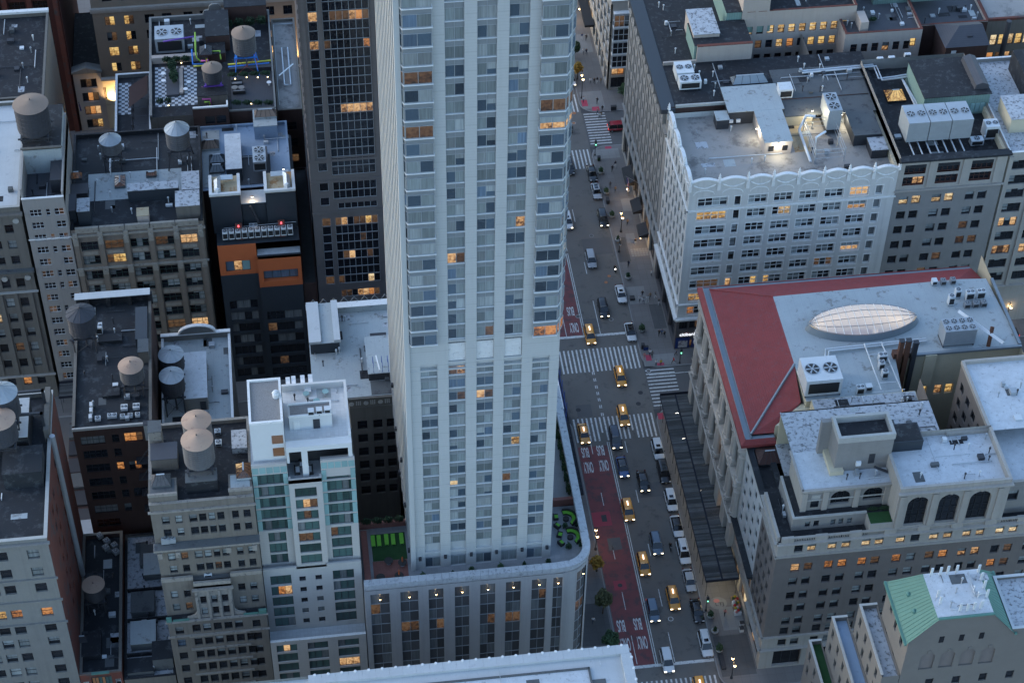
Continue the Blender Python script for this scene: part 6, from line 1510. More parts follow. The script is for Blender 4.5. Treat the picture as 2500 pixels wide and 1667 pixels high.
MB().box(36.6,23.6,wZ,42.0,28.2,43.2).build('plant_room','stucco_cream',B);MB().box(36.6,23.5,43.2,54.2,37.8,43.42).build('roof_sheet','roof_grey',B);MB().box(36.6,28.2,wZ,54.2,37.8,43.2).build('plant_room','brown_brick',B)
o=MB().box(48.2,16.4,wZ,53.4,23.4,43.5).build('plant_room','steel_dark',B);MB().box(48.1,16.3,43.5,53.5,23.5,43.6).build('roof_sheet','roof_grey',o)
o=MB().box(50.6,12.4,wZ,53.6,16.0,43.0).build('plant_room','steel_dark',B);MB().box(50.5,12.3,43.0,53.7,16.1,43.1).build('roof_sheet','roof_silver_worn',o)
MB().box(37.0,15.8,wZ+.004,40.4,23.4,wZ+.02).build('rust_stain','roof_rusty',B)
# CITIBANK sign with its red arc, poster and blue wall panels
BY=wS-.02
MB().box(15.35,BY-.12,3.4,21.3,BY,5.1).build('sign_band','granite',B)
me=fit_text(text_mesh('citibank',1.0,0.04,0.012),3.4,0.78);me.materials.append(MATS['letter_white'])
so=inst('sign_lettering',me,B,Vector((17.75,BY-.2,4.2))-org(B));so.rotation_euler=(math.radians(90),0,0)
arcp=[(17.42+.42*math.cos(math.radians(a)),BY-.2,4.42+.28*math.sin(math.radians(a))) for a in range(15,166,15)]
MB().tube(arcp,0.045,5).build('sign_arc','cloth_red',B)
MB().box(15.4,BY-.06,0.4,18.2,BY,3.2).build('blue_panel','citi_blue',B);MB().box(16.0,BY-.12,0.6,17.8,BY-.065,2.4).build('poster','poster',B);MB().box(18.6,BY-.06,0.4,24.4,BY,2.6).build('blue_panel','citi_blue',B)
BANKB=B
# ------------------------------------------------------------------ grey building with dark cornice
B=thing('dark_cornice_building','grey corner building with deep dark cornice and wide black roof','building',(32,49,0.15))
gS,gN=28.5,69.0
gws=style(1,1,0.07,'frame_dark','glass_black','blind_grey','ddddddddm',0.45)
gcs=[(67.6-3.15*i,65.9-3.15*i) for i in range(12)]
facade(B,(X0,gN),(X0,gS),7.8,42.4,W_ops(gN,gcs,rows_of([36.6,32.7,28.8,24.6,20.4,16.2,12.0,8.4],2.4)),'grey_west',gws)
facade(B,(X0,gN),(X0,gS),0.15,7.8,W_ops(gN,[(67.5-6.4*i,62.5-6.4*i) for i in range(6)],rows_of([0.5],6.4),{(0,0):'yd',(0,1):'dw',(0,2):'yd',(0,5):'md'},style(2,2,0.14,'steel_dark','glass_dark','blind_grey','dm',0.4,name='shop_window')),'warm_stone',gws)
for i in range(13):MB().box(X0-.18,68.9-3.15*i-.35,12,X0-.003,68.9-3.15*i+.35,36.4).build('pilaster','grey_west',B);MB().box(X0-.75,68.3-3.15*i-.4,38.2,X0-.003,68.3-3.15*i+.4,42.0).build('console','grey_west',B)
for z in (8.0,12.0,36.8):cornice(B,(X0,gN),(X0,gS),z,0.5,0.5,'grey_west','string_course',2)
plain_walls(B,X0,gS,46,gN,0.15,42.4,'grey_west','NE');plain_walls(B,X0,gS,54,gS,41,43.6,'brown_brick','S')
MB().box(13.7,gS-.5,42.4,16.4,gN+1.2,43.4).build('cornice','navy_panel',B);MB().face([(16.4,gS,43.3),(56,gS,43.3),(56,42,43.3),(16.4,42,43.3)]).build('roof','roof_tar',B);MB().face([(16.4,42,43.3),(34,42,43.3),(34,gN,43.3),(16.4,gN,43.3)]).build('roof','roof_tar',B)
MB().box(16.5,gS-.1,43.3,26,gS+.25,43.9).build('parapet','sill_stone',B);MB().box(16.5,41.6,43.3,23.0,42.0,44.0).build('firewall','stucco',B)
MB().box(23.1,41.9,43.3,34.0,42.4,47.0).build('firewall','stucco',B);MB().box(22.6,42.4,43.3,34,50,46.8).build('penthouse','green_siding',B);MB().face([(22.6,42.4,46.82),(34,42.4,46.82),(34,50,46.82),(22.6,50,46.82)]).build('roof_sheet','roof_tar',B);MB().box(23.1,41.85,47.0,34.0,42.5,47.15).build('coping','red_brick',B)
o=MB().box(22.9,45.0,43.3,28.0,53.2,47.6).build('penthouse','stucco',B);MB().box(22.8,44.9,47.6,28.1,53.3,47.72).build('roof_sheet','roof_silver_worn',o)
o=MB().box(30.4,50.2,43.3,39.5,66,48.5).build('penthouse','green_siding',B);MB().box(30.3,50.1,48.5,39.6,66.1,48.6).build('roof_sheet','roof_tar',o)
CORNB=B
# ------------------------------------------------------------------ corner building with stacked bay windows, across the street
B=thing('bay_window_building','beige corner building with stacked bay windows across the side street','building',(24,105,0.15))
yb=89.6
facade(B,(15.6,yb),(40,yb),0.15,24.0,[(0.5,3.7,0.6,3.6,'d'),(0.6,3.4,4.2,6.5,'wo')],'bay_stone',style(2,1,0.1,'steel_dark','glass_dark','blind_grey','d',0.4,name='shop_window'))
bq=style(3,2,0.1,'frame_white','glass_black','blind_grey','dddd',0.02,name='bay_window')
for i in range(4):
 z=7.2+3.65*i
 MB().box(15.8,yb-1.1,z-.35,19.4,yb,z-.02).build('bay_ledge','white_trim',B);MB().box(16.0,yb-.8,z,19.2,yb,z+3.2).build('bay_core','frame_dark',B)
 window(B,Vector((15.9,yb-1.0,z))-org(B),0,3.4,3.1,bq,'m' if i==3 else None);window(B,Vector((15.85,yb,z))-org(B),-math.pi/2,1.0,3.1,style(1,2,0.1,'frame_white','glass_black','blind_grey','d',0))
MB().box(15.8,yb-1.1,21.5,19.4,yb,21.8).build('bay_ledge','white_trim',B)
facade(B,(15.3,140),(15.3,yb+.6),0.15,24.0,[(50.0-(0.6+4.0*i)-3.2,50.0-(0.6+4.0*i),z,z+3.0) for i in range(9) for z in (7.4,11.0,14.7,18.3)]+[(50.0-(1.0+4.0*i)-3.0,50.0-(1.0+4.0*i),0.6,5.6,'w' if i in (4,5) else 'd') for i in range(9)],'bay_stone',style(2,2,0.12,'frame_white','glass_black','blind_grey','ddd',0.3))
plain_walls(B,15.3,yb,40,140,0.15,24,'bay_stone','NE');roof(B,15.3,yb,40,140,23.6,'roof_concrete',0.8,0.35,'bay_stone','white_trim')
MB().box(13.0,108,4.2,15.2,125,4.8).build('awning','awning_dark',B)
# ------------------------------------------------------------------ grey brick building with cooling towers
B=thing('grey_brick_building','grey brick building with red-brown crown windows below six rooftop fans','building',(65,22,0.15))
eX0,eX1,eS_,eZ=54.5,75.0,7.2,45.0
gb=style(1,2,0.08,'frame_dark','glass_dark','blind_pale','dddbm',0.28,sill=('sill_stone',.08))
gcol=[(55.6,57.3),(58.0,59.7),(61.9,63.65),(64.35,66.05),(68.35,70.05),(70.75,72.45)]
grow=[33.6,29.9,26.2,22.4,18.6,14.8,11.0]
facade(B,(eX0,eS_),(eX1,eS_),0.15,37.4,S_ops(eX0,gcol,rows_of(grow,2.0),{(0,0):'H',(0,1):'W',(0,2):'H',(0,3):'W',(0,4):'b'}),'grey_brick',gb)
cr=style(4,2,0.14,'frame_brown','glass_dark','blind_grey','ddw',0.4)
facade(B,(eX0,eS_),(eX1,eS_),37.4,eZ,[(a-eX0,c_-eX0,38.3,40.3,cd,cr) for a,c_,cd in ((55.4,59.6,None),(61.8,66.0,'wdhw'),(68.3,72.4,'wddm'))]+[(a-eX0,c_-eX0,41.0,43.2,cd,cr) for a,c_,cd in ((55.4,59.6,'d'),(61.8,66.0,'d'),(68.3,72.4,'wwdd'))],'warm_stone',cr,jamb='maroon_brick')
for a,c_ in ((55.4,59.6),(61.8,66.0),(68.3,72.4)):MB().box(a,eS_+.1,40.3,c_,eS_+.3,41.0).build('spandrel','maroon_brick',B)
for x in (54.9,60.7,67.1,73.4):MB().box(x-.55,eS_-.25,37.7,x+.55,eS_-.002,44.0).build('pilaster','warm_stone',B)
cornice(B,(eX0,eS_),(eX1,eS_),36.9,0.5,0.5,'warm_stone','string_course',2);cornice(B,(eX0,eS_),(eX1,eS_),44.0,1.1,1.1,'roof_black')
plain_walls(B,eX0,eS_,eX1,37,0.15,eZ,'grey_brick','NEW');roof(B,eX0,eS_,eX1,37,42.4,'roof_tar',2.6,0.5,'roof_black','roof_black','S')
for x in (eX0,eX1-.5):MB().box(x,eS_+.5,42.4,x+.5,37,44.0).build('parapet','stucco_cream',B)
# green clad penthouse, skylight
o=MB().box(62.6,21.6,42.4,75.4,33,47.0).build('penthouse','green_siding',B);MB().box(62.4,21.4,47.0,75.6,33.2,47.12).build('roof_sheet','roof_tar',o)
for k in range(5):MB().box(70.0+k*.95,21.5,42.9,70.8+k*.95,21.6,44.9).build('window','glass_teal',o)
MB().extr([(-1.4,0),(1.4,0),(1.2,1.0),(0,1.5),(-1.2,1.0)],lambda p,q,w:(74.0+p,w,47.1+q),23,32).build('ridge_roof','slate',o)
for k in range(7):MB().box(57.4+1.6*k,8.6,44.0,57.6+1.6*k,12.6,44.2).build('steel_beam','steel_white',B)
for y in (8.4,12.6,16.4):MB().box(57.0,y,44.2,68.4,y+.22,44.45).build('steel_beam','steel_dark',B)
GRAYB=B
# next building right
B=thing('pilaster_building','pale building with stone pilasters and black windows at the right edge','building',(86,22,0.15))
pb=style(3,2,0.1,'frame_dark','glass_dark','blind_pale','ddb',0.3)
facade(B,(75.3,7.4),(105,7.4),0.15,43.4,[(1.0+5.4*i,4.6+5.4*i,z,z+2.3,'w' if (i,j) in ((0,4),(0,6),(1,6)) else None) for i in range(5) for j,z in enumerate((40.0,36.4,33.0,29.4,25.8,22.2,18.6,15.0,11.4))],'warm_stone',pb)
for i in range(6):MB().box(75.35+5.4*i,7.05,10,76.15+5.4*i,7.397,43.4).build('pilaster','warm_stone',B)
cornice(B,(75.3,7.4),(105,7.4),9.6,0.8,0.6,'warm_stone');plain_walls(B,75.3,7.4,105,36,0.15,44,'stucco_cream','NEW');roof(B,75.3,7.4,105,36,43.4,'roof_silver_worn',0.8,0.35,'warm_stone','white_trim')
MB().box(77.2,14,43.4,105,21,46.6).build('penthouse','stucco_cream',B);MB().box(77.1,13.9,46.6,105,21.1,46.75).build('roof_sheet','roof_silver_worn',B);MB().box(83,24,43.4,105,33,48).build('penthouse','roof_tar',B)
# beige rear building with yellow windows
B=thing('beige_rear_building','beige stucco rear building with rows of yellow lit windows','building',(52,58,0.15))
yw=style(1,2,0.1,'frame_brown','glass_dark','blind_grey','yyydd',0.25,sill=('stucco',.05))
xs_=[34.6+2.15*i for i in range(10)]
facade(B,(33.5,50.0),(56.6,50.0),0.15,48.0,[(x-33.5,x-33.5+1.35,42.9,44.9,'d' if i in (1,) else 'Y') for i,x in enumerate(xs_)]+[(x-33.5,x-33.5+1.35,39.4,41.4,('o','m','d','Y','o','d','y','y','y','y')[i]) for i,x in enumerate(xs_)]+[(x-33.5,x-33.5+1.35,36.0,38.0,'d') for x in xs_],'stucco',yw)
facade(B,(33.5,49.95),(38.9,49.95),46.3,51.5,[(1.0,2.6,47.0,49.0,'Y'),(3.2,4.9,47.2,49.2,'W')],'stucco',yw)
plain_walls(B,33.5,50,56.6,69,0.15,48,'stucco','NEW');roof(B,33.5,50,56.6,69,47.9,'roof_tar',0.5,0.35,'stucco','red_brick');MB().box(33.5,50.0,48,38.9,69,51.4).build('penthouse','stucco',B)
xs2=[54.8+2.15*i for i in range(6)]+[68.0]
facade(B,(53.4,45.0),(69.0,45.0),0.15,45.2,[(x-53.4,x-53.4+1.35,40.6,42.7,('d','d','d','h','d','d','Y')[i]) for i,x in enumerate(xs2) if x<67.6]+[(13.4,14.6,41.2,43.2,'y')]+[(x-53.4,x-53.4+1.35,36.6,38.7,'d') for x in xs2[:6]],'stucco',yw)
plain_walls(B,53.4,45,69,69,0.15,45.2,'stucco','NEW');roof(B,53.4,45,69,69,44.6,'deck_dark',0.7,0.4,'stucco','red_brick')
o=MB().box(61.5,55,44.6,76,63,48.2).build('penthouse','green_siding',B);MB().box(61.3,54.8,48.2,76.2,63.2,48.35).build('roof_sheet','slate',o)
for x in (62.4,67.4,70.2):MB().box(x,54.9,45.6,x+2.0,55.0,47.3).build('window','glass_teal' if x<63 else 'glass_dark',o)
o=MB().box(40,58,47.9,60,66,52).build('penthouse','green_siding',B);MB().box(39.9,57.9,52,60.1,66.1,52.1).build('roof_sheet','roof_tar',o)
for k in range(5):MB().box(43+3.2*k,57.8,47.9,43.3+3.2*k,58,52).build('batten','steel_dark',o)
MB().box(56.6,46.2,35,58.2,50,47).build('chimney_breast','stucco',B)
BEIGEB=B
# brick cottage roof and lit loft, upper right
B=thing('hipped_brick_building','brick building with dark slate hipped roof in the upper right','building',(79,46,0.15))
hx0,hx1,hy0,hy1,hz=73.0,81.5,41.2,48.5,43.4
plain_walls(B,hx0,hy0,hx1,hy1,0.15,hz,'brown_brick','SNEW');c1_,c2_=(hx0+3.4,45),(hx1-.4,45)
for q in ([(hx0-.3,hy0-.3,hz),(hx1+.3,hy0-.3,hz),(c2_[0],45,hz+2.2),(c1_[0],45,hz+2.2)],[(hx1+.3,hy1+.3,hz),(hx0-.3,hy1+.3,hz),(c1_[0],45,hz+2.2),(c2_[0],45,hz+2.2)],[(hx0-.3,hy1+.3,hz),(hx0-.3,hy0-.3,hz),(c1_[0],45,hz+2.2)],[(hx1+.3,hy0-.3,hz),(hx1+.3,hy1+.3,hz),(c2_[0],45,hz+2.2)]):MB().face(q).build('roof_slope','slate',B)
MB().box(hx0+1.2,hy0-.05,40.4,hx0+2.2,hy0,42.4).build('door','frame_white',B);MB().box(77.6,42.6,hz+.3,78.6,43.4,hz+1.2).build('roof_window','steel_dark',B)
B=thing('lit_loft_building','loft building with bright lit windows behind a black flue, upper right','building',(92,58,0.15))
lf=style(1,2,0.1,'frame_dark','glass_dark','blind_pale','yw',0.2)
facade(B,(84.0,50.0),(110,50.0),0.15,42.2,[(1.6+1.75*i,3.0+1.75*i,36.2,38.8,'WyWyWyW'[i%7]) for i in range(12)]+[(1.6+1.75*i,3.0+1.75*i,31.8,34.4,'omwmomw'[i%7]) for i in range(12)],'grey_stone',lf)
plain_walls(B,84,50,110,70,0.15,42.2,'brown_brick','NEW');roof(B,84,50,110,70,41.8,'roof_concrete',0.9,0.5,'red_brick','red_brick')
MB().tube([(85.8,43.5,30),(85.8,43.5,47)],0.55,10).build('flue','steel_dark',B)
B=thing('timber_deck_building','dark timber roof deck with parapets between beige and slate roofs, upper right','building',(76,58,0.15))
plain_walls(B,69.1,49,83.9,69.5,0.15,43.0,'brown_brick','SNEW');roof(B,69.1,49,83.9,69.5,42.4,'deck_dark',0.8,0.3,'stucco','red_brick');clutter(B,69.6,49.6,83,54.6,42.41,16,3);clutter(B,69.6,63.4,83,69,42.41,12,4)
# ------------------------------------------------------------------ foreground buildings south of the near street
B=thing('copper_roof_building','tan brick building with green copper mansard and antennas in the lower right','building',(33,-100,0.15))
SYc=-105.4
mat('tan_grey_brick',(0.15,0.142,0.132),0.9,0.1,0.4,7,lines=('Z',0.16,0.03,0.10))
nA=[(26.1,28.15),(29.05,31.1),(32.0,34.05),(34.95,37.0)]
plain_walls(B,23.7,SYc,38.3,-94.8,0.15,54.0,'tan_grey_brick','NE')
facade(B,(23.7,-94.8),(23.7,SYc),0.15,54.0,[(2.2,3.2,50.4,52.2),(4.7,5.6,49.6,51.6),(7.6,8.6,49.8,51.8),(2.2,3.2,44,46),(6,7,44,46)],'tan_grey_brick',style(1,2,0.07,'frame_dark','glass_dark','blind_grey','d',0.25))
arch_wall(B,23.7,44.0,SYc,46.0,52.2,[(a,c_,46.9,49.7) for a,c_ in nA],'tan_grey_brick',0.25,'arch_infill',bars=False)
facade(B,(23.7,SYc),(44.0,SYc),0.15,46.0,[(4+4*i,5.2+4*i,z,z+1.8) for i in range(4) for z in (42.6,39,35.4)],'tan_grey_brick',style(1,2,0.07,'frame_dark','glass_dark','blind_grey','ddm',0.2))
b=MB().face([(23.7,SYc,52.2),(38.6,SYc,52.2),(38.6,SYc,54.0),(35.2,SYc,58.4),(27.2,SYc,58.4),(23.7,SYc,54.0)]);b.build('gable_wall','tan_grey_brick',B);MB().face([(38.6,SYc,52.2),(44,SYc,52.2),(44,SYc,54.2),(38.6,SYc,54.2)]).build('wall','tan_grey_brick',B)
for x in (28.1,31.0,33.9):MB().box(x,SYc-.03,53.0,x+.7,SYc+.1,54.4).build('attic_window','glass_dark',B)
# standing-seam copper slopes
for sx,(xe,xr) in enumerate(((23.35,27.2),(39.0,35.2))):
 MB().face([(xe,SYc-.3,53.8),(xe,-94.6,53.8),(xr,-97.4,58.5),(xr,SYc-.15,58.5)]).build('copper_slope','copper_green',B)
 for k in range(16):
  t=(k+.5)/16;ye=SYc-.3+t*(SYc*-1-94.6+.3);yr=SYc-.15+t*(-97.4-SYc+.15);ye=SYc-.3+t*(-94.6-SYc+.3)
  MB().beam((xe,ye,53.86),(xr,yr,58.56),0.05).build('standing_seam','copper_green',B)
 MB().box(xe-.35 if sx==0 else xe,SYc-.35,53.5,xe if sx==0 else xe+.35,-94.5,53.85).build('gutter','copper_green',B)
MB().box(23.5,SYc-.2,53.86,23.75,-94.7,54.0).build('gutter_channel','steel_dark',B)
MB().face([(27.2,-97.4,58.5),(35.2,-97.4,58.5),(38.9,-94.6,53.8),(23.35,-94.6,53.8)]).build('copper_slope','copper_green',B)
MB().face([(27.2,SYc,58.5),(35.2,SYc,58.5),(35.2,-97.4,58.5),(27.2,-97.4,58.5)]).build('roof','roof_silver',B);MB().box(27.2,SYc-.2,58.5,35.2,SYc+.15,58.75).build('coping','copper_green',B)
for y in (-98.8,-101.8):MB().lathe([(.01,.5),(.35,.3),(.4,0)],25.1,y,8).build('roof_vent','copper_green',B).location.z+=55.9
roof(B,38.6,SYc,50,-96,54.0,'roof_silver_worn',0.5,0.35,'tan_grey_brick','roof_white')
COPPERB=B
B2=thing('stepped_terrace_building','tan stepped building with narrow terraces at the bottom right','building',(20,-96,0.15))
for x0,x1,y1,z in ((21.0,23.6,-92.4,46.0),(18.6,20.9,-89.0,39.0),(16.6,18.5,-86.8,30.5)):
 facade(B2,(x0,y1),(x0,SYc),0.15,z,[(1.2+3.0*i,2.1+3.0*i,zz,zz+2.0) for i in range(5) for zz in (z-3.2,z-6.6)],'tan_grey_brick',style(1,2,0.07,'frame_dark','glass_dark','blind_grey','d',0.25))
 plain_walls(B2,x0,SYc,x1,y1,0.15,z,'tan_grey_brick','NSE');roof(B2,x0,SYc,x1+.05,y1,z-.9,{46.0:'roof_silver_worn',39.0:'roof_blue',30.5:'turf'}[z],0.9,0.3,'tan_grey_brick','sill_stone','NW')
B=thing('white_roof_building','building with wide white roof cutting across the bottom of the view','building',(-33,-105,0.15))
plain_walls(B,-80,-125,-12.2,-88.4,0.15,36.0,'pale_stone','SNEW');roof(B,-80,-125,-12.2,-88.4,35.4,'roof_white')
for i in range(24):MB().box(-12.2-2.0*(i+1)+.02,-89.8,35.4,-12.2-2.0*i,-88.2,36.0).build('coping_stone','roof_white',B);MB().cyl(-13.2-2.0*i,-88.3,35.6,0.22,0.5,8).build('antefix','white_trim',B)
for i in range(12):MB().box(-13.6,-91.8-2.0*i,35.4,-12.0,-89.82-2.0*i,36.0).build('coping_stone','roof_white',B);MB().cyl(-12.1,-90.6-2.0*i,35.6,0.22,0.5,8).build('antefix','white_trim',B)
MB().box(-45.4,-125,35.41,-18.8,-91.6,35.5).build('membrane','roof_silver',B);MB().box(-46,-91.7,35.4,-18.6,-91.4,35.7).build('curb','roof_grey',B);MB().box(-18.8,-125,35.4,-18.5,-91.4,35.7).build('curb','roof_grey',B)
WHITEROOF=B
for B_,q,z,n in ((BRICKB,(16,-66.6,19.2,-61),33.51,6),(BRICKB,(35,-69,51,-59),43.01,22),(BRICKB,(20,-65.4,33,-63.4),41.26,8),(BRICKB,(52.4,-58,88,-44),43.01,30),(BRICKB,(27.4,-57.4,43.8,-49.6),41.21,22),(BRICKB,(27.4,-48.6,43.8,-43.6),37.23,20),(BANKB,(16.5,8.5,52,24),41.01,26),(BANKB,(37,29,54,37),43.43,18),(CORNB,(17,30,33,41),43.31,14),(CORNB,(17,43,22.4,68),43.31,14),(CORNB,(37,29,55,41.5),43.31,14),(GRAYB,(55.2,8.4,74.3,21),42.41,20),(BEIGEB,(54,46,68.4,54.5),44.61,20),(BEIGEB,(39.5,51,56,57),47.91,16),(COPPERB,(27.6,-104.8,35,-98),58.51,14),(WHITEROOF,(-60,-124,-14,-90.5),35.51,26)):clutter(B_,*q,z,n,int(z*5+n))
# ================================================================== roof-top things
def water_tank(c,zd,r,h,label,roof_m='tank_roof_tan',wood='tank_wood',roof_h=None,legs='frame',steel='steel_dark',brace=None,hoops=7):
 """c = centre at the eave of the tank; zd = the deck its legs stand on"""
 x,y,ze=c;z0=ze-h;rh=roof_h or r*0.42
 t=thing('water_tank',label,'water tank',(x,y,zd),'wooden water tanks on the roofs')
 n=28;b=MB()
 for i in range(n): # separate staves with shallow joints
  a0,a1=2*math.pi*i/n,2*math.pi*(i+0.93)/n;rr=r*(1+0.006*(i%3))
  p,q=(x+rr*math.cos(a0),y+rr*math.sin(a0)),(x+rr*math.cos(a1),y+rr*math.sin(a1))
  b.face([(*p,z0),(*q,z0),(*q,ze),(*p,ze)])
 b.cyl(x,y,z0+.02,r*.985,h-.04,n)
 b.build('barrel',wood,t)
 k=MB();nr=24;rr=r*1.07
 for i in range(nr):
  a0,a1=2*math.pi*i/nr,2*math.pi*(i+1)/nr
  k.face([(x+rr*math.cos(a0),y+rr*math.sin(a0),ze),(x+rr*math.cos(a1),y+rr*math.sin(a1),ze),(x,y,ze+rh)])
 rf=k.build('cone_roof',roof_m,t)
 if roof_m in ('tank_roof_grey','tank_roof_dark'):
  for i in range(0,24,2):
   a=2*math.pi*i/24;MB().beam((x+rr*math.cos(a),y+rr*math.sin(a),ze+.03),(x,y,ze+rh+.03),0.05).build('rib',roof_m,rf)
 MB().cyl(x,y,ze+rh-.12,0.13,0.42,6,0.03).build('finial','steel_dark',t)
 for i in range(hoops):
  zz=z0+h*(i+.5)/hoops;q=MB()
  q.lathe([(r*1.0,zz-.05),(r*1.022,zz),(r*1.0,zz+.05)],x,y,28);q.build('hoop','tank_hoop' if wood!='tank_wood_dark' else 'steel_dark',t)
 s=r*.78
 if legs:
  for sx in (-1,1):
   MB().box(x+sx*s-.15,y-r*1.05,z0-.35,x+sx*s+.15,y+r*1.05,z0-.02).build('deck_beam',steel,t);MB().box(x-r,y+sx*s-.12,z0-.62,x+r,y+sx*s+.12,z0-.36).build('deck_beam',steel,t)
  if z0-zd>1.0:
   e=s*(1.0 if legs=='frame' else 1.35)
   for sx in (-1,1):
    for sy in (-1,1):MB().beam((x+sx*e,y+sy*e,zd),(x+sx*s,y+sy*s,z0-.62),0.16).build('leg',steel,t)
   for p,q in (((-1,-1),(1,-1)),((1,-1),(1,1)),((-1,1),(1,1)),((-1,-1),(-1,1))):
    for fl in (0,1):
     u,v=(p,q) if fl else (q,p)
     MB().beam((x+u[0]*e,y+u[1]*e,zd+.2),(x+v[0]*s,y+v[1]*s,z0-.8),0.05).build('brace',brace or steel,t)
 MB().tube([(x+.1,y,zd),(x+.1,y,z0)],0.16).build('riser_pipe',wood,t)
 return t
water_tank((-101.05,21.62,60),53.1,2.95,5.4,'huge brown-topped water tank with steel hoops on the pale panelled building','tank_roof_brown','tank_wood_dark',1.0,hoops=6)
water_tank((-63.64,53.42,49),40.2,2.2,4.2,'brown-topped tank on blue and red painted legs in the roof garden','tank_roof_brown','tank_wood',1.2,'splay','pipe_blue','pipe_red',8)
water_tank((-70.02,45.8,47),43.3,1.85,2.8,'smaller brown-topped tank on purple frame by the chequered terrace','tank_roof_brown','tank_wood_dark',1.0,'frame','pipe_purple','pipe_yellow',6)
water_tank((-88.84,25.73,47.5),41,1.9,2.4,'small grey ribbed tank standing on an open frame over the black roof','tank_roof_grey','tank_wood',1.3)
water_tank((-76.66,25.67,49),41,2.15,3.6,'larger grey ribbed tank on splayed legs over the black roof','tank_roof_grey','tank_wood',1.5,'splay')
water_tank((-93.25,-19.2,47.5),39.7,2.3,3.8,'black-topped weathered tank at the back of the wide black roof','tank_roof_dark','tank_wood_dark',1.2)
water_tank((-85.16,-30.63,45.8),39.7,1.95,2.8,'tan-topped tank on black frame in the middle of the black roof','tank_roof_tan','tank_wood',0.9)
water_tank((-79.36,-20.97,38),29.6,2.05,3.0,'rear grey and tan topped tank beside the arched parapet','tank_roof_grey','tank_wood_dark',1.0)
water_tank((-79.32,-26,38),29.6,2.0,3.4,'front grey and tan topped tank beside the patched white roof','tank_roof_grey','tank_wood_dark',1.0)
water_tank((-73.53,-59.28,62),53.5,2.1,3.6,'rear tan-topped tank on the beige brick block','tank_roof_tan','tank_wood',0.9,hoops=9)
water_tank((-73.51,-63.15,62),53.5,2.25,4.4,'front tan-topped tank with many hoops on the beige brick block','tank_roof_tan','tank_wood',1.0,hoops=10)
water_tank((-102.85,-53.76,60),54.5,2.3,4.0,'tan-topped tank cut by the left picture edge','tank_roof_tan','tank_wood_dark',0.8)
water_tank((-102.58,-49.31,61),54.5,2.3,4.4,'grey ribbed tank at the left picture edge behind a tan one','tank_roof_grey','tank_wood_dark',1.5)
water_tank((-93.89,-56.14,22),15.8,1.75,2.6,'flat tan-topped tank standing in the dark gap between blocks','tank_roof_tan','tank_wood_dark',0.35)
FAN={}
def fan_mesh(r):
 k=round(r,2)
 if k not in FAN:
  b=MB().cyl(0,0,0,r*1.06,0.10,18,mi=1);b.cyl(0,0,0.101,r*.96,0.004,18,mi=0)
  for i in range(6):
   a=i*math.pi/3;c_,s_=math.cos(a),math.sin(a)
   b.face([(-s_*.05*r,c_*.05*r,.115),(c_*r*.9-s_*.16*r,s_*r*.9+c_*.16*r,.115),(c_*r*.9+s_*.1*r,s_*r*.9-c_*.1*r,.13),(s_*.05*r,-c_*.05*r,.13)],1)
  b.cyl(0,0,0.11,r*.18,.05,8,mi=1)
  FAN[k]=b.mesh('fan',['fan_dark','steel_galv'])
 return FAN[k]
def ac_unit(loc,w,d_,h,label,nx=1,ny=1,m_='steel_white',grille='S',group='air conditioning units on the roofs',rot=0.0,cat='air conditioner',name='condenser_unit',feet=0.15):
 t=thing(name,label,cat,loc,group,rot);WO[t.name]=Vector((0,0,0))
 b=MB().box(-w/2,-d_/2,feet,w/2,d_/2,h+feet);b.build('cabinet',m_,t)
 MB().box(-w/2+.05,-d_/2+.05,0,-w/2+.2,d_/2-.05,feet-.003).build('foot','steel_dark',t);MB().box(w/2-.2,-d_/2+.05,0,w/2-.05,d_/2-.05,feet-.003).build('foot','steel_dark',t)
 if grille:
  MB().box(-w*.42,-d_/2-.02,feet+h*.15,w*.42,-d_/2-.002,feet+h*.8).build('grille','fan_dark',t)
 if nx:
  r=min(w/nx,d_/max(ny,1))*.40
  for i in range(nx):
   for j in range(ny):inst('fan',fan_mesh(r),t,(-w/2+w*(i+.5)/nx,-d_/2+d_*(j+.5)/ny,feet+h))
 WO[t.name]=Vector(loc)
 return t
G1='condensers along the near edge of the black roof'
for i,(p,w,d_,nx,lb) in enumerate((((-91.1,-36.42,39.6),.9,.8,1,'single-fan unit left of the pair'),((-88.8,-36.07,39.6),1.5,.8,2,'wide twin-fan unit'),((-86.86,-34.45,39.6),1.1,1.1,2,'square twin-fan unit'),((-84.91,-34.43,39.6),1.1,1.1,2,'square twin-fan unit furthest right'),((-87.12,-36.39,39.6),.75,.7,1,'low dark unit'),((-85.88,-36.34,39.6),.75,.7,1,'low dark unit in the middle'),((-84.69,-36.31,39.6),.75,.7,1,'low dark unit at the end'))):
 ac_unit(p,w,d_,.55,'white '+lb+' near the front edge of the black roof',nx,1,'steel_white',None,G1)
for p,lb in (((-92.18,-33.59,39.6),'upper'),((-92.18,-34.82,39.6),'middle'),((-92.26,-36.28,39.6),'lower')):ac_unit(p,.5,.9,.9,lb+' tall narrow white cabinet at the left of the black roof',0,0,'steel_white',None,G1)
ac_unit((-91.15,-16,39.6),1.2,1.3,1.6,'white twin-top unit on stand beside the black-topped tank',2,1,'steel_white');ac_unit((-88.3,-29.35,39.8),.9,.7,.5,'small white vent box on the black roof hatch',0,0)
for i,p in enumerate(((-93.79,-41.36,16),(-92.59,-42.66,16),(-91.28,-43.75,16),(-92.69,-44.04,16),(-91,-45.16,16))):ac_unit(p,.95,.95,.7,('first','second','third','fourth','fifth')[i]+' of five angled fan units on the dark low roof',1,1,'grey_plastic',None,'fan units on the dark low roof',math.radians(35))
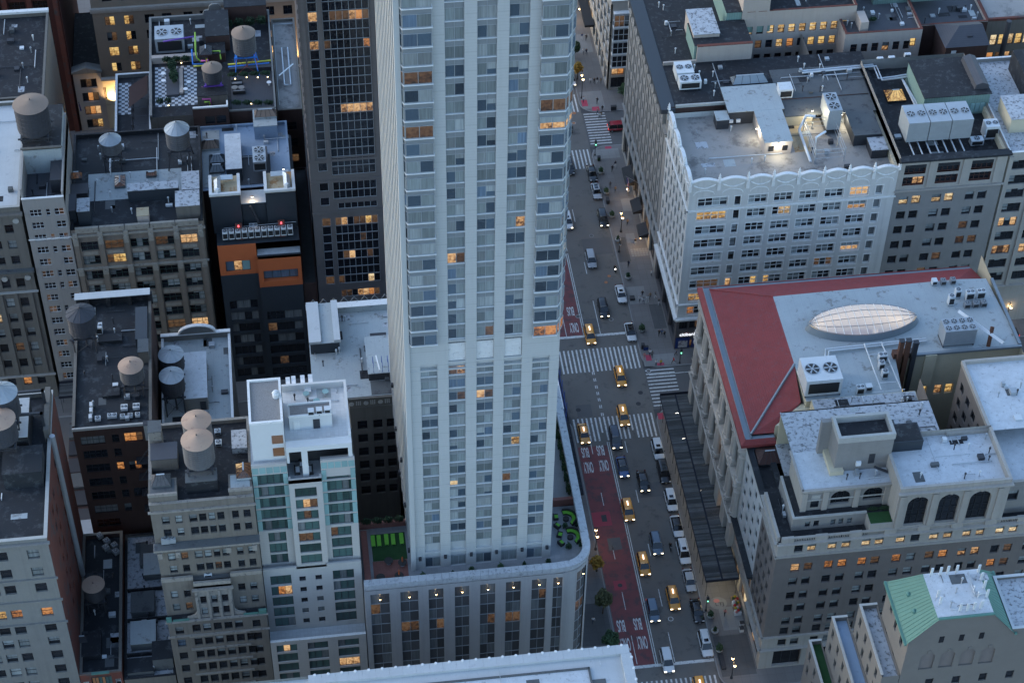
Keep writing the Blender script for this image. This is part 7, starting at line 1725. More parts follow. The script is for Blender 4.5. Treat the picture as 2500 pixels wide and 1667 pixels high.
ac_unit((-79.85,-68.21,45.4),1.2,1.1,1.0,'larger fan unit on the ledge of the beige block',1,1,'steel_galv',None);ac_unit((-78.76,-68.19,45.4),.9,1.0,.9,'smaller fan unit on the ledge of the beige block',1,1,'steel_galv',None);ac_unit((-74.31,-68.15,36.1),1.2,.8,.9,'white fan unit on the small dark terrace of the beige block',1,1)
ac_unit((-70.91,-56.69,53.5),.95,.95,.5,'white fan unit beside the tan tanks',1,1);ac_unit((-70.98,-54.4,53.5),.95,.9,.5,'grey fan unit behind the tan tanks',1,1,'steel_galv')
for i,p in enumerate(((-56.59,-61.57,63.7),(-55.38,-61.46,63.7),(-54.18,-61.43,63.7))):ac_unit(p,.9,.8,.8,('left','middle','right')[i]+' of three white units on the gravel penthouse roof',0,0,'steel_white','S','white units on the gravel penthouse roof')
tv=thing('roof_ventilator','white mushroom ventilator on the gravel roof of the white box','ventilator',(-61.48,-59.65,66.05));WO[tv.name]=Vector((0,0,0));MB().lathe([(.55,0),(.55,.4),(.4,.45),(.4,.7),(.6,.75),(.5,.95),(.35,1.0),(.3,1.2),(.01,1.25)],n=12).build('cowl','steel_white',tv)
ac_unit((-62.29,24.52,40.3),2.4,4.6,2.2,'twin-fan cooling unit on the dark deck of the light blue roof',1,2,'steel_galv','S',None,cat='cooling tower',name='cooling_tower')
for i in range(11):ac_unit((-69.4+1.17*i,8.9,36.4),.95,1.0,1.7,'white condenser %s in the long row above the orange band'%('at the left end','second from left','third from left','fourth from left','fifth from left','in the centre','fifth from right','fourth from right','third from right','second from right','at the right end')[i],1,1,'steel_white','S','condenser row above the orange band')
ac_unit((-64.28,10.97,36),1.5,1.1,1.2,'white double box unit behind the condenser row',2,1)
for i,(x0,s) in enumerate(((-68.8,1),(-58.8,-1))): # ducts on the white boxes
 t=thing('roof_duct',('left' if i==0 else 'right')+' bent metal duct lying on the white roof box','duct',(x0,14,44.6),'ducts on the white roof boxes');MB().tube([(x0-1.2*s,12.3,45.0),(x0-1.2*s,14.6,45.4),(x0-.6*s,15.3,45.4),(x0+1.6*s,15.3,45.4)],.6,4).build('trunk','duct',t);MB().cyl(x0-1.2*s,12.1,44.7,.7,.9,4,.35).build('cowl','duct',t)
# cooling tower with two fans and painted pipes in the roof garden
ac_unit((-78.26,62.43,40.2),5.6,4.4,3.4,'twin-fan cooling tower behind the chequered terrace',2,1,'steel_galv','S',None,cat='cooling tower',name='cooling_tower')
t=thing('painted_pipes','green, yellow, pink and blue pipe run beside the roof-garden tank','pipes',(-72.6,55,40.2))
for pts,m_ in (([(-73.2,62,43.5),(-73.2,56.5,43.5),(-73.2,56.5,41.5),(-72.4,55.6,41.2)],'pipe_green'),([(-74.0,58,42.5),(-74.0,55.2,41),(-71.6,55.0,41)],'pipe_blue'),([(-73.9,54.6,40.9),(-71.4,54.6,40.9),(-71.2,55.9,41.6)],'pipe_yellow'),([(-72.4,55.7,41.3),(-71.0,55.5,41.3),(-71.0,54.2,42.5)],'pipe_pink'),([(-79.4,59.2,43.9),(-73.4,60.2,43.9)],'pipe_purple'),([(-70.8,57.0,42.4),(-68.6,57.0,42.4),(-68.5,55.4,41.6)],'pipe_green'),([(-72.2,44.9,43.2),(-72.2,41.9,42.6),(-70.8,41.9,42.6),(-70.8,41.9,41)],'pipe_pink'),([(-72.0,41.8,42.0),(-71.0,41.8,42.0),(-71.0,41.8,40.6)],'pipe_green'),([(-67.2,53.8,41.4),(-58.9,54.2,41.4)],'pipe_yellow'),([(-67.2,53.4,41.1),(-59.2,53.8,41.1)],'pipe_blue')):
 MB().tube(pts,.16,7).build('pipe',m_,t,True)
def skylight(c,w,d_,h,label,glass='skylight_glass',curb='roof_grey',ridge=0.35):
 x,y,z=c;t=thing('roof_skylight',label,'skylight',(x,y,z),'glazed roof lights')
 MB().box(x-w/2,y-d_/2,z,x+w/2,y+d_/2,z+.45).build('curb',curb,t);z+=.46
 hx=w/2-min(w,d_)*ridge if w>d_ else 0.06;hy=d_/2-min(w,d_)*ridge if d_>=w else 0.06
 A=[(x-w/2,y-d_/2,z),(x+w/2,y-d_/2,z),(x+w/2,y+d_/2,z),(x-w/2,y+d_/2,z)];U=[(x-hx,y-hy,z+h),(x+hx,y-hy,z+h),(x+hx,y+hy,z+h),(x-hx,y+hy,z+h)]
 for i in range(4):
  j=(i+1)%4;MB().face([A[i],A[j],U[j],U[i]]).build('pane',glass,t)
  for k in range(0,5):
   f_=k/4;a=Vector(A[i]).lerp(Vector(A[j]),f_);u=Vector(U[i]).lerp(Vector(U[j]),f_);MB().beam(a+Vector((0,0,.03)),u+Vector((0,0,.03)),.05).build('glazing_bar','steel_dark',t)
 MB().box(U[0][0]-.05,U[0][1]-.05,z+h-.02,U[2][0]+.05,U[2][1]+.05,z+h+.08).build('ridge','steel_galv',t)
 return t
skylight((-87.75,21.03,41.1),1.9,3.2,.5,'tall lit skylight with dark bars on the five-bay roof','lit_dim');skylight((-82.06,22.46,41.1),1.9,1.3,.4,'small dim skylight behind the worn silver bulkhead','lit_dim');skylight((-95.29,20.97,43.1),1.9,1.5,.9,'tiny lit lantern skylight at the left of the five-bay roof','lit_dim','steel_dark');skylight((-71.34,32.65,38.5),3.2,2.4,1.2,'rusty pyramid skylight on the light blue roof','tank_roof_brown','roof_pale');skylight((-70.22,28.52,38.5),2.9,2.2,1.0,'grey skylight in front of the rusty one','skylight_glass','roof_grey');skylight((-70.3,25.67,38.5),2.9,2.0,1.0,'nearest grey skylight of the pair on the light blue roof');skylight((-60.62,37.16,41.5),4.2,2.2,1.0,'long skylight house at the back of the light blue roof','tank_roof_brown','roof_pale')
skylight((-79.4,-64.93,55.4),2.8,2.4,1.2,'brown pyramid skylight at the front left of the beige block','tank_wood','roof_grey');skylight((-67.26,-64.27,55.1),2.2,3.0,1.0,'partly lit ridge skylight at the front right of the beige block','lit_dim','roof_pale');skylight((-96.23,-63.06,15.9),2.4,2.2,1.4,'dark rusty pyramid skylight on the low dark roof','tank_wood_dark','roof_tar')
skylight((59.15,28.08,42.5),3.6,3.4,1.3,'glowing pyramid skylight sunk in the black roof','lit_yellow','roof_tar');skylight((32.01,34.72,43.4),7.0,2.4,1.2,'long pale glazed skylight behind the white building','skylight_glass','roof_tar');skylight((18.69,-49.2,30.6),4.4,4.0,1.1,'brown hipped skylight beside the slim white building','frame_brown','roof_tar');skylight((-71.3,56.94,42.3),2.4,2.8,.9,'lit ribbed skylight house in the roof garden','tank_wood','brown_brick')
# furniture on terraces
def lounger(loc,label,cush,group,rot=0):
 t=thing('sun_lounger',label,'lounger',loc,group,rot);WO[t.name]=Vector((0,0,0))
 MB().box(-.33,-1.0,.18,.33,.35,.32).build('seat',cush,t);MB().extr([(.35,.18),(.95,.5),(.92,.64),(.35,.32)],lambda p,q,w:(w,p,q),-.33,.33).build('backrest',cush,t)
 for sx in (-.28,.28):
  for sy in (-.9,.3):MB().box(sx-.03,sy-.03,0,sx+.03,sy+.03,.177).build('leg','steel_galv',t)
 WO[t.name]=Vector(loc)
for i,p in enumerate(((-48.4,-58.87,29.53),(-47.45,-58.91,29.53),(-46.24,-58.83,29.53),(-45.17,-58.88,29.53),(-43.82,-58.86,29.53))):lounger(p,('leftmost','second','middle','fourth','rightmost')[i]+' of five lime green loungers on the lawn terrace','lime_cushion','lime loungers on the hotel terrace')
for i,p in enumerate(((-59.68,-52.52,61),(-58.83,-52.35,61),(-57.46,-52.33,61),(-56.28,-52.29,61))):lounger(p,('leftmost','second','third','rightmost')[i]+' of four white loungers on the pale roof terrace','white_plastic','white loungers on the roof terrace')
def table(loc,r,label,m_,group,h=.72,umb=None):
 t=thing('round_table',label,'table',loc,group);WO[t.name]=Vector((0,0,0))
 MB().cyl(0,0,h-.05,r,.05,18).build('table_top',m_,t);MB().cyl(0,0,0.03,.05,h-.08,8).build('pedestal','steel_galv',t);MB().cyl(0,0,0,r*.5,.028,14).build('base','steel_galv',t)
 if umb:MB().lathe([(.03,h),(.05,h+.2),(.16,h+.35),(.12,h+1.2),(.01,h+1.5)],n=8).build('folded_parasol',umb,t)
 WO[t.name]=Vector(loc)
for i,(p,u) in enumerate((((-46.27,-63.42,29.52),None),((-44.12,-64.03,29.52),'orange_panel'),((-47.81,-66.6,29.52),None),((-44.88,-66.59,29.52),'orange_panel'))):table(p,.72,'dark round table %s on the terracotta terrace'%('at the back left','with orange parasol by the lawn','at the front left','with orange parasol by the parapet')[i],'wicker','dark tables on the terracotta terrace',.72,u)
for i,p in enumerate(((-79.77,53.11,40.15),(-79.72,50.9,40.15),(-74.89,49.91,40.15),(-75.53,47.8,40.15))):table(p,.45,'white cafe table %s on the chequered floor'%('at the upper left','at the lower left','at the upper right','at the lower right')[i],'white_plastic','white tables on the chequered floor')
table((-59.54,48.08,40.15),.45,'lone white cafe table on the dark deck','white_plastic','tables on the dark deck');table((-66.18,47.56,40.15),.6,'left pale low table between sofas on the dark deck','slab_light','tables on the dark deck',.45);table((-64.89,47.42,40.15),.6,'right pale low table between sofas on the dark deck','slab_light','tables on the dark deck',.45)
for i,p in enumerate(((-57.1,-55.36,61),(-54.2,-55.26,61),(-55.63,-57,61))):table(p,.5,('left','right','front')[i]+' glass table on the pale roof terrace','glass_teal','glass tables on the roof terrace')
def sofa(loc,label,rot,cush,w=1.0,group='terrace seats'):
 t=thing('terrace_seat',label,'armchair',loc,group,rot);WO[t.name]=Vector((0,0,0))
 MB().box(-w/2,-.42,0,w/2,.42,.26).build('frame','wicker',t);MB().box(-w/2+.1,-.4,.262,w/2-.1,.2,.42).build('cushion',cush,t);MB().box(-w/2,.22,.262,w/2,.42,.72).build('backrest','wicker',t)
 for sx in (-1,1):MB().box(sx*w/2-(.1 if sx>0 else 0),-.42,.262,sx*w/2+(.1 if sx<0 else 0),.218,.55).build('armrest','wicker',t)
 WO[t.name]=Vector(loc)
for i,(p,r_) in enumerate((((-18.52,-57.3,29.5),90),((-18.51,-59.15,29.5),130),((-18.4,-61,29.5),70),((-18.41,-62.74,29.5),120))):sofa(p,'lime cushioned armchair %s by the curved sofas'%('furthest back','second from the back','third from the back','nearest the parapet')[i],math.radians(r_),'lime_cushion')
for i,(p,a0) in enumerate((((-16.87,-57.79,29.5),-60),((-16.74,-61.67,29.5),-60))):
 t=thing('curved_sofa',('rear' if i==0 else 'front')+' curved lime sofa on the round corner of the terrace','sofa',p,'curved lime sofas');x,y,z=p
 for nm,r0,r1,za,zb,m_ in (('frame',.95,1.75,.0,.28,'wicker'),('cushion',1.0,1.55,.282,.45,'lime_cushion'),('backrest',1.58,1.78,.285,.8,'wicker')):
  pa=[(x+rr*math.cos(math.radians(a0+a)),y+rr*math.sin(math.radians(a0+a))) for rr,rng in ((r1,range(0,171,15)),(r0,range(170,-1,-15))) for a in rng]
  MB().prism(pa,z+za,z+zb).build(nm,m_,t)
 MB().cyl(x,y,z,.5,.4,14).build('low_table','wicker',t)
for i,x in enumerate((-37.6,-34.9,-31.6,-28.4,-24.9,-22.6)):sofa((x,-68.3,29.5),'lime terrace chair %s along the stone parapet'%('first','second','third','fourth','fifth','last')[i],math.pi,'lime_cushion',1.2,'chairs along the parapet')
for i,(p,r_) in enumerate((((-58.27,-63.24,54.55),0),((-59.37,-64.45,54.55),90),((-57.38,-64.6,54.55),-90))):sofa(p,('white settee against the wall','white armchair on the left','white armchair on the right')[i]+' of the small roof lounge',math.radians(r_),'white_plastic',1.5)
sofa((-65.7,49.12,40.15),'grey garden sofa behind the pale tables on the dark deck',0,'grey_plastic',2.2);sofa((-65.38,46.21,40.15),'grey garden sofa in front of the pale tables on the dark deck',math.pi,'grey_plastic',2.4)
# cooling towers and plant, right-hand roofs
for i in range(3):
 a=(58.6+4.15*i,14.6,44.5)
 ac_unit(a,4.0,5.4,4.4,'galvanised cooling tower with two fans, %s of the three in line'%('left','middle','right')[i],2,1,'steel_galv',None,'cooling towers on the grey brick building',cat='cooling tower',name='cooling_tower',feet=.3)
ac_unit((45.13,22.82,41),2.6,5.4,4.6,'floodlit tall cooling tower with two stacked fans on the pale roof',1,2,'steel_galv',None,None,cat='cooling tower',name='cooling_tower',feet=1.2)
t=thing('steel_platform','galvanised pipe platform around the floodlit cooling tower','platform',(43,16,41));fx0,fx1,fy0,fy1=39.8,45.4,12.2,21.5
for x in (fx0,fx1):
 for y in (fy0,(fy0+fy1)/2,fy1):MB().beam((x,y,41),(x,y,44.4),.12).build('post','steel_galv',t)
for z in (42.2,43.3,44.2):MB().tube([(fx0,fy0,z),(fx1,fy0,z),(fx1,fy1,z),(fx0,fy1,z),(fx0,fy0,z)],.06,5).build('rail','steel_galv',t)
MB().tube([(fx0-.8,fy0,41.6),(fx0-.8,fy1,41.6),(fx0+.3,fy1+.4,44.6),(fx0+2,fy1,44.6)],.28,8).build('pipe','white_plastic',t,True);MB().tube([(fx0+.6,fy0+2,41.4),(fx0+.6,fy0+3,44.8),(fx0+2.6,fy0+4,45.2)],.22,8).build('pipe','white_plastic',t,True)
for i,(p,w,d_,h,nx,ny,lb) in enumerate((((19.75,37.92,43.4),3.4,3.6,2.0,2,1,'large white twin-fan unit at the back on the black roof'),((20.27,34.66,43.4),4.2,2.4,1.8,2,1,'white twin-fan unit in front on the black roof'),((73.77,14.69,42.5),2.6,2.4,3.0,2,1,'tall white twin-fan unit at the roof corner'),((70.62,12.67,42.5),2.4,1.4,1.2,1,1,'low white unit near the roof corner'),((37.84,29.98,43.4),2.6,2.4,2.0,0,0,'grey box fan beside the dark chimney hood'))):ac_unit(p,w,d_,h,lb,nx,ny)
ac_unit((28.96,-38.85,36),6.2,5.6,3.6,'white cooling tower with two big black fans beside the red roof',2,1,'steel_white','S',None,cat='cooling tower',name='cooling_tower',feet=.4)
ac_unit((55.13,-31.16,36),5.6,3.2,3.4,'grey chiller with eight rusty fans on the pale roof',4,2,'steel_galv',None,None,cat='chiller',name='chiller_unit',feet=.5)
for i,(p,w,h,nx,m_) in enumerate((((55.25,-16.97,36),.9,1.0,0,'steel_white'),((56.85,-17.07,36),.9,.9,1,'grey_plastic'),((58.64,-17.01,36),.9,.9,1,'grey_plastic'),((58.44,-20.59,36),1.0,1.7,1,'steel_white'),((56.71,-22.31,36),1.0,2.0,1,'steel_white'),((60.4,-21.34,36),1.5,1.7,2,'steel_white'),((62.39,-21.31,36),1.5,1.7,2,'steel_white'),((59.38,-23.31,36),1.0,.9,1,'grey_plastic'),((60.93,-23.32,36),1.0,.9,1,'grey_plastic'),((62.41,-23.31,36),1.0,.9,1,'grey_plastic'),((41.12,-34.5,36),1.5,1.5,2,'steel_white'),((40.46,-36.27,36),1.0,1.5,1,'steel_white'),((40.49,-38.37,36),1.0,1.5,1,'steel_white'),((35.38,-41.53,36),1.3,1.5,2,'steel_white'),((37.04,-40.95,36),1.1,1.0,0,'steel_white'))):
 ac_unit(p,w,1.0,h,'fan unit %s on the pale flat roof'%('white, back left','grey, second at the back','grey, third at the back','tall white, behind the sloping duct','tall white, at the left of the cluster','double white, in the centre row','double white, right of the centre row','grey, left of the front three','grey, middle of the front three','grey, right of the front three','double white, under the steel frame','white, second under the steel frame','white, third under the steel frame','double white, beside the green hatch','white side-blowing, near the roof edge')[i],nx,1,m_,'S','fan units on the pale flat roof')
t=thing('sloping_duct','long white sloping duct crossing the pale flat roof','duct',(57.37,-25.01,36.2));MB().tube([(56.33,-27.1,39),(62.49,-34.18,37.5)],.38,4).build('trunk','white_plastic',t)
for i,(p,q,m_) in enumerate((((43.92,-36.76,36),(43.86,-33.4,40.26),'steel_rust'),((45.13,-36.55,36),(45.45,-33.4,40.26),'steel_rust'),((46.47,-36.36,36),(47.45,-33.2,39.65),'steel_dark'))):
 t=thing('chimney_flue',('left','middle','right')[i]+' of three dark square flues at the edge of the pale roof','flue',(p[0],-34.7,24),'square flues by the skylight');MB().box(p[0]-.38,-35.2,24,p[0]+.38,-34.45,q[2]+.5).build('stack',m_,t);MB().box(p[0]-.46,-35.28,q[2]+.5,p[0]+.46,-34.37,q[2]+.7).build('cap','steel_dark',t);MB().box(p[0]-.8,-34.4,36.0,p[0]+.5,-33.2,37.2).build('elbow',m_,t)
t=thing('rust_flue','rust red leaning flue at the far end of the pale roof','flue',(60.33,-33.26,36));MB().tube([(60.33,-33.26,36),(61.09,-31.5,38.97)],.35,10).build('stack','steel_rust',t)
t=thing('steel_truss','white steel roof truss frame over the fan units','frame',(37.9,-41.69,36))
for a,c_ in (((38.77,-31.09,37),(38.88,-42.12,37)),((41.79,-31.04,37),(42.26,-42.26,37)),((37.17,-42.75,37.2),(42.79,-42.64,37.2)),((38.76,-33.76,37),(41.94,-33.8,37)),((38.64,-31.21,37),(41.78,-31.07,37)),((39.03,-40.47,37),(41.87,-40.54,37))):MB().beam(a,c_,.16).build('beam','steel_white',t)
t=thing('pipe_run','pair of white pipes running along the oval skylight','pipes',(32.12,-31,36.2))
for off in (0,.5):MB().tube([tuple(Vector((31.14,-34.11,36.5))+Vector((off,0,0))),tuple(Vector((31.95,-31.15,36.5))+Vector((off,-off,0))),tuple(Vector((42.11,-30.84,36.5))+Vector((0,-off,0))),tuple(Vector((49.86,-30.66,36.5))+Vector((0,-off,0)))],.16,7).build('pipe','steel_white',t)
t=thing('insulated_pipes','silver insulated pipe loop crossing the black roofs','pipes',(56.87,37.12,43.6))
for off in (0,.55):MB().tube([tuple(Vector(p)+Vector((off,-off,0))) for p in ((42.13,36.33,43.8),(46.81,36.48,43.8),(56.98,36.84,43.8),(56.96,32.38,43.8),(60.34,32.66,43.8),(62.83,33.04,43.8))],.2,7).build('pipe','duct',t);MB().tube([(61.55,32.75,43.5),tuple(Vector((62.18,24.18,43))+Vector((off,0,0)))],.2,7).build('pipe','duct',t)
for i,p in enumerate(((58.51,37.61,43.6),(60.83,37.69,43.6),(64.2,38.32,43.6))):ac_unit(p,1.2,.7,1.0,'small white unit %s behind the silver pipes'%('at the left','in the middle','at the right')[i],0,0,'steel_white','S','small units behind the silver pipes')
# antennas on the copper-roofed building
for i,(x,y) in enumerate(((28.1,-98.0),(29.4,-98.0),(30.5,-97.9),(31.8,-97.9),(34.9,-98.2),(34.9,-99.6),(34.9,-101),(34.8,-102.6),(28.0,-101.8),(28.0,-103.0),(30.4,-104.5),(31.4,-104.6),(32.4,-104.5),(33.4,-104.4))):
 t=thing('panel_antenna','white panel antenna %s of the silver roof deck'%('at the back left corner','second along the back edge','third along the back edge','fourth along the back edge','at the back right corner','second down the right edge','third down the right edge','at the front right corner','at the middle of the left edge','near the front left corner','first along the front edge','second along the front edge','third along the front edge','fourth along the front edge')[i],'antenna',(x,y,58.5),'panel antennas on the silver deck')
 MB().tube([(x,y,58.5),(x,y,60.4)],.05,6).build('mast','steel_galv',t);MB().box(x-.18,y-.22,59.0,x+.18,y-.06,60.6).build('panel','steel_white',t);MB().tube([(x,y,58.9),(x+.5,y+.6,58.55)],.03,4).build('cable','black_plastic',t)
# ------------------------------------------------------------------ planting
def leaf_mesh(rx,ry,rz,n,size,m_,seed,cone=False):
 r_=random.Random(seed);b=MB()
 for k in range(n):
  while True:
   u,v,w=(r_.uniform(-1,1) for _ in range(3))
   q=u*u+v*v+w*w
   if 0.15<q<=1:break
  if cone:f_=(1-(w+1)/2)**.8;u*=f_;v*=f_
  lump=0.8+.2*math.sin(5*u+seed)*math.cos(4*v-seed)
  c_=Vector((u*rx*lump,v*ry*lump,w*rz*lump));s_=size*r_.uniform(.6,1.3)
  a=Vector((r_.uniform(-1,1),r_.uniform(-1,1),r_.uniform(-.6,.6))).normalized();e=a.cross(Vector((r_.uniform(-1,1),r_.uniform(-1,1),1))).normalized()
  b.face([c_-a*s_-e*s_*.5,c_+a*s_*.2-e*s_*.7,c_+a*s_+e*s_*.3,c_-a*s_*.1+e*s_*.7])
 return b.mesh('crown',m_)
SHRUB=[leaf_mesh(.55,.55,.5,170,.14,'leaf_dark',1),leaf_mesh(.6,.6,.65,210,.14,'leaf_mid',2),leaf_mesh(.5,.5,.75,210,.13,'leaf_dark',3,True)]
TREE=[leaf_mesh(1.9,1.9,1.9,1400,.2,'leaf_olive',5),leaf_mesh(1.8,1.8,1.6,1300,.2,'leaf_mid',6),leaf_mesh(1.4,1.4,1.6,800,.2,'leaf_yellow',7)]
HEDGE=leaf_mesh(1.6,.4,.5,420,.12,'leaf_dark',9)
def shrub(loc,k,s,label,group,cat='shrub'):
 t=thing('shrub',label,cat,loc,group);o=inst('crown',SHRUB[k],t,(0,0,.5*s));o.scale=(s,s,s)
 MB().cyl(loc[0],loc[1],loc[2],.05,.5*s,5).build('stem','bark',t);return t
def hedge(a,c_,n,s,label,m_=None):
 t=thing('hedge',label,'hedge',a,'roof-terrace hedges');A,C_=Vector(a),Vector(c_)
 for i in range(n):o=inst('foliage',HEDGE,t,(C_-A)*((i+.5)/n)+Vector((0,0,.5*s)),math.atan2((C_-A).y,(C_-A).x));o.scale=((C_-A).length/n/2.7,s,s)
hedge((-50.0,-55.7,30.4),(-43.0,-55.7,30.4),4,1.4,'dark clipped hedge behind the lawn terrace');hedge((-79.91,56.85,40.6),(-74.38,56.71,40.6),3,1.5,'green hedge between cooling tower and chequered floor');hedge((-66.87,42.07,40.6),(-58.85,41.18,40.6),4,1.3,'clipped conifer hedge along the front of the dark deck');hedge((-67.43,50.28,41),(-58.97,50.03,41),4,1.2,'flowering hedge with small lamps behind the deck sofas');hedge((-67.82,66.01,41),(-59.09,66.76,41),4,2.2,'tall dark ivy hedge behind the blue-legged tank');hedge((-81.09,43.63,40.8),(-78.05,43.52,40.8),2,1.6,'leafy planter at the front left of the chequered floor');hedge((-78.04,55.18,41),(-77.42,48.63,41),2,2.4,'tall planting in the island bed of the chequered floor');hedge((30.06,-67.17,36.3),(33.75,-67.27,36.3),2,.9,'small garden bed beside the arched penthouse');hedge((-15.6,-53,29.6),(-15.6,-34,29.6),8,1.2,'row of terrace shrubs hung with string lights behind the parapet');hedge((57.07,48.78,44.8),(60.95,49.4,44.8),2,1.2,'green planter beside the white unit on the upper right roof')
for i,p in enumerate(((-17.26,-59.41,29.5),(-17.31,-63.6,29.5),(-15.32,-59.27,29.5),(-15.25,-63.48,29.5),(-41.11,-66.85,29.5),(-36.4,-66.88,29.5),(-33.3,-66.54,29.5),(-28.68,-66.48,29.5),(-24.89,-66.39,29.5),(-20.97,-66.4,29.5))):shrub(p,i%3,1.0,'potted green shrub %s on the hotel terrace'%('between the curved sofas','in front of the near curved sofa','beside the rear curved sofa','at the round corner','first along the parapet','second along the parapet','third along the parapet','fourth along the parapet','fifth along the parapet','sixth along the parapet')[i],'potted shrubs on the hotel terrace')
STRL=MB().lathe([(.001,-.06),(.07,0),(.001,.06)],n=5).mesh('bulb','bulb_warm')
t=thing('string_lights','string of small bulbs along the avenue side of the terrace','string lights',(-15.0,-44,31.6));MB().tube([(-15.1,-54+2*k,31.7+.15*(k%2)) for k in range(11)],.015,3).build('wire','black_plastic',t)
for k in range(20):inst('bulb',STRL,t,Vector((-15.1,-54+k,31.6+.1*(k%2)))-org(t))
for i,p in enumerate(((-78.77,56.13,40.7),(-76.22,56.12,40.7),(-65.97,49.54,41),(-63.75,49.76,41),(-61.61,49.52,41),(-59.71,49.42,41),(-63.18,41.49,41),(-78.78,42.42,41.2))):
 t=thing('garden_lamp','small glowing garden lamp %s of the roof garden'%('left in the rear hedge','right in the rear hedge','first in the flower hedge','second in the flower hedge','third in the flower hedge','fourth in the flower hedge','in the front conifer hedge','in the corner planter')[i],'lamp',p,'garden lamps in the roof garden');x,y,z=p;MB().cyl(x,y,z-.3,.03,.3,5).build('spike','steel_dark',t);inst('bulb',STRL,t,(0,0,.08)).scale=(1.8,)*3
def bulb_lamp(loc,watt,rgb,label,size=.15,name='roof_floodlight',spot=None):
 t=thing(name,label,'lamp',loc,None);x,y,z=loc
 MB().box(x-.16,y-.02,z-.05,x+.16,y+.2,z+.12).build('housing','steel_dark',t);MB().box(x-.14,y-.06,z-.1,x+.14,y+.1,z-.055).build('lens','bulb_white',t)
 ld=bpy.data.lights.new('floodlight','POINT');ld.energy=watt;ld.color=rgb;ld.shadow_soft_size=size
 lo=bpy.data.objects.new('floodlight',ld);COL.objects.link(lo);lo.parent=t;lo.location=(0,-.5,-.35)
 return t
bulb_lamp((33.5,15.2,43.7),110,(1,.9,.68),'bright floodlight over the cabin windows on the pale roof');bulb_lamp((30.4,20.5,43.5),70,(1,.9,.68),'wall lamp on the side of the roof cabin');bulb_lamp((41.6,23.2,44.6),150,(1,.86,.6),'bright lamp behind the floodlit cooling tower');bulb_lamp((47.2,22.5,43.8),130,(1,.9,.68),'lamp lighting the dark plant room beside the cooling tower');bulb_lamp((-58.0,16.0,45.8),30,(1,.7,.4),'lamp on the right white roof box of the navy building');bulb_lamp((-64.0,12.4,42.9),25,(1,.7,.4),'lamp on the small white roof between the roof boxes')
for dx in (-6,-3.5,-1,1.5,4,6.5):
 ld=bpy.data.lights.new('atrium_lamp','POINT');ld.energy=27;ld.color=(1,.78,.48);ld.shadow_soft_size=.3;lo=bpy.data.objects.new('atrium_lamp',ld);COL.objects.link(lo);lo.location=(SX+dx,SY+.6,34.5)
# ================================================================== vehicles
for nm,c_ in dict(paint_white=(.62,.64,.65),paint_black=(.012,.013,.016),paint_silver=(.34,.36,.38),paint_navy=(.025,.035,.06),paint_blue=(.04,.10,.27),paint_slate=(.10,.15,.21),paint_taxi=(.74,.31,.03),paint_red=(.28,.02,.03),paint_dark=(.03,.033,.036)).items():
 m_=mat(nm,c_,.28,.03,2,spec=.5);m_.node_tree.nodes["Principled BSDF"].inputs["Coat Weight"].default_value=.6
def loft(b,st,prof,mi=0):
 """st = (y, half width, z bottom, z top); prof = (share of half width, share of height)"""
 n=len(prof);k=len(b.v)
 for y,w,z0,z1 in st:
  for p,q in prof:b.v.append((p*w,y,z0+q*(z1-z0)))
 for s in range(len(st)-1):
  for i in range(n):
   j=(i+1)%n;b.f.append((k+s*n+i,k+s*n+j,k+(s+1)*n+j,k+(s+1)*n+i));b.m.append(mi)
 b.f.append(tuple(k+i for i in range(n)));b.f.append(tuple(k+(len(st)-1)*n+i for i in reversed(range(n))));b.m+=[mi,mi]
BP=[(-.72,0),(.72,0),(.97,.22),(1,.55),(.95,.86),(.80,.98),(.4,1.0),(-.4,1.0),(-.80,.98),(-.95,.86),(-1,.55),(-.97,.22)]
def car_meshes(L_,W_,H,hood,boot,suv):
 """front points to -y"""
 h,w=L_/2,W_/2;zb=.95 if suv else .86
 b=MB();loft(b,[(-h,w*.74,.34,.62),(-h+.12,w*.88,.26,.70),(-h+.5,w*.97,.22,zb-.12),(-h+hood,w,.2,zb),(0,w,.2,zb+.02),(h-boot-.1,w,.2,zb+.02),(h-.35,w*.97,.24,zb-(.0 if suv else .04)),(h-.06,w*.88,.30,zb-.14),(h,w*.76,.4,zb-.28)],BP)
 a0,a1,r0,r1=-h+hood-.12,h-(.12 if suv else boot*.55),-h+hood+.62,h-(.45 if suv else boot+.35)
 g=MB();bw,rw,zt=w*.9,w*.70,H-.05
 base=[(-bw,a0),(bw,a0),(bw*.97,a1),(-bw*.97,a1)];top=[(-rw,r0),(rw,r0),(rw*.96,r1),(-rw*.96,r1)]
 for i in range(4):
  j=(i+1)%4;g.face([(*base[i],zb),(*base[j],zb),(*top[j],zt),(*top[i],zt)])
 r=MB();loft(r,[(r0-.03,rw*.93,zt-.04,zt+.01),(r0+.25,rw*1.02,zt-.05,H),((r0+r1)/2,rw*1.03,zt-.05,H+.02),(r1-.2,rw,zt-.05,H),(r1+.03,rw*.9,zt-.04,zt+.01)],BP)
 for i in range(4):r.beam((*base[i],zb-.02),(*top[i],zt),.045)
 for s in (-1,1):ym=(a0+a1)/2+.1;r.beam((s*bw*.99,ym,zb-.02),(s*rw,(r0+r1)/2,zt),.04)
 return dict(body=b.mesh('body',['paint_white'],smooth=True),windows=g.mesh('windows','car_glass'),roof=r.mesh('roof',['paint_white'],smooth=True),L=L_,W=W_,H=H,r=(r0,r1,rw),zb=zb,hood=hood)
CK=dict(sedan=car_meshes(5.05,1.94,1.48,1.35,1.0,False),suv=car_meshes(4.95,2.02,1.76,1.2,.3,True),big=car_meshes(5.35,2.08,1.88,1.25,.3,True),wagon=car_meshes(4.85,1.94,1.6,1.2,.4,True))
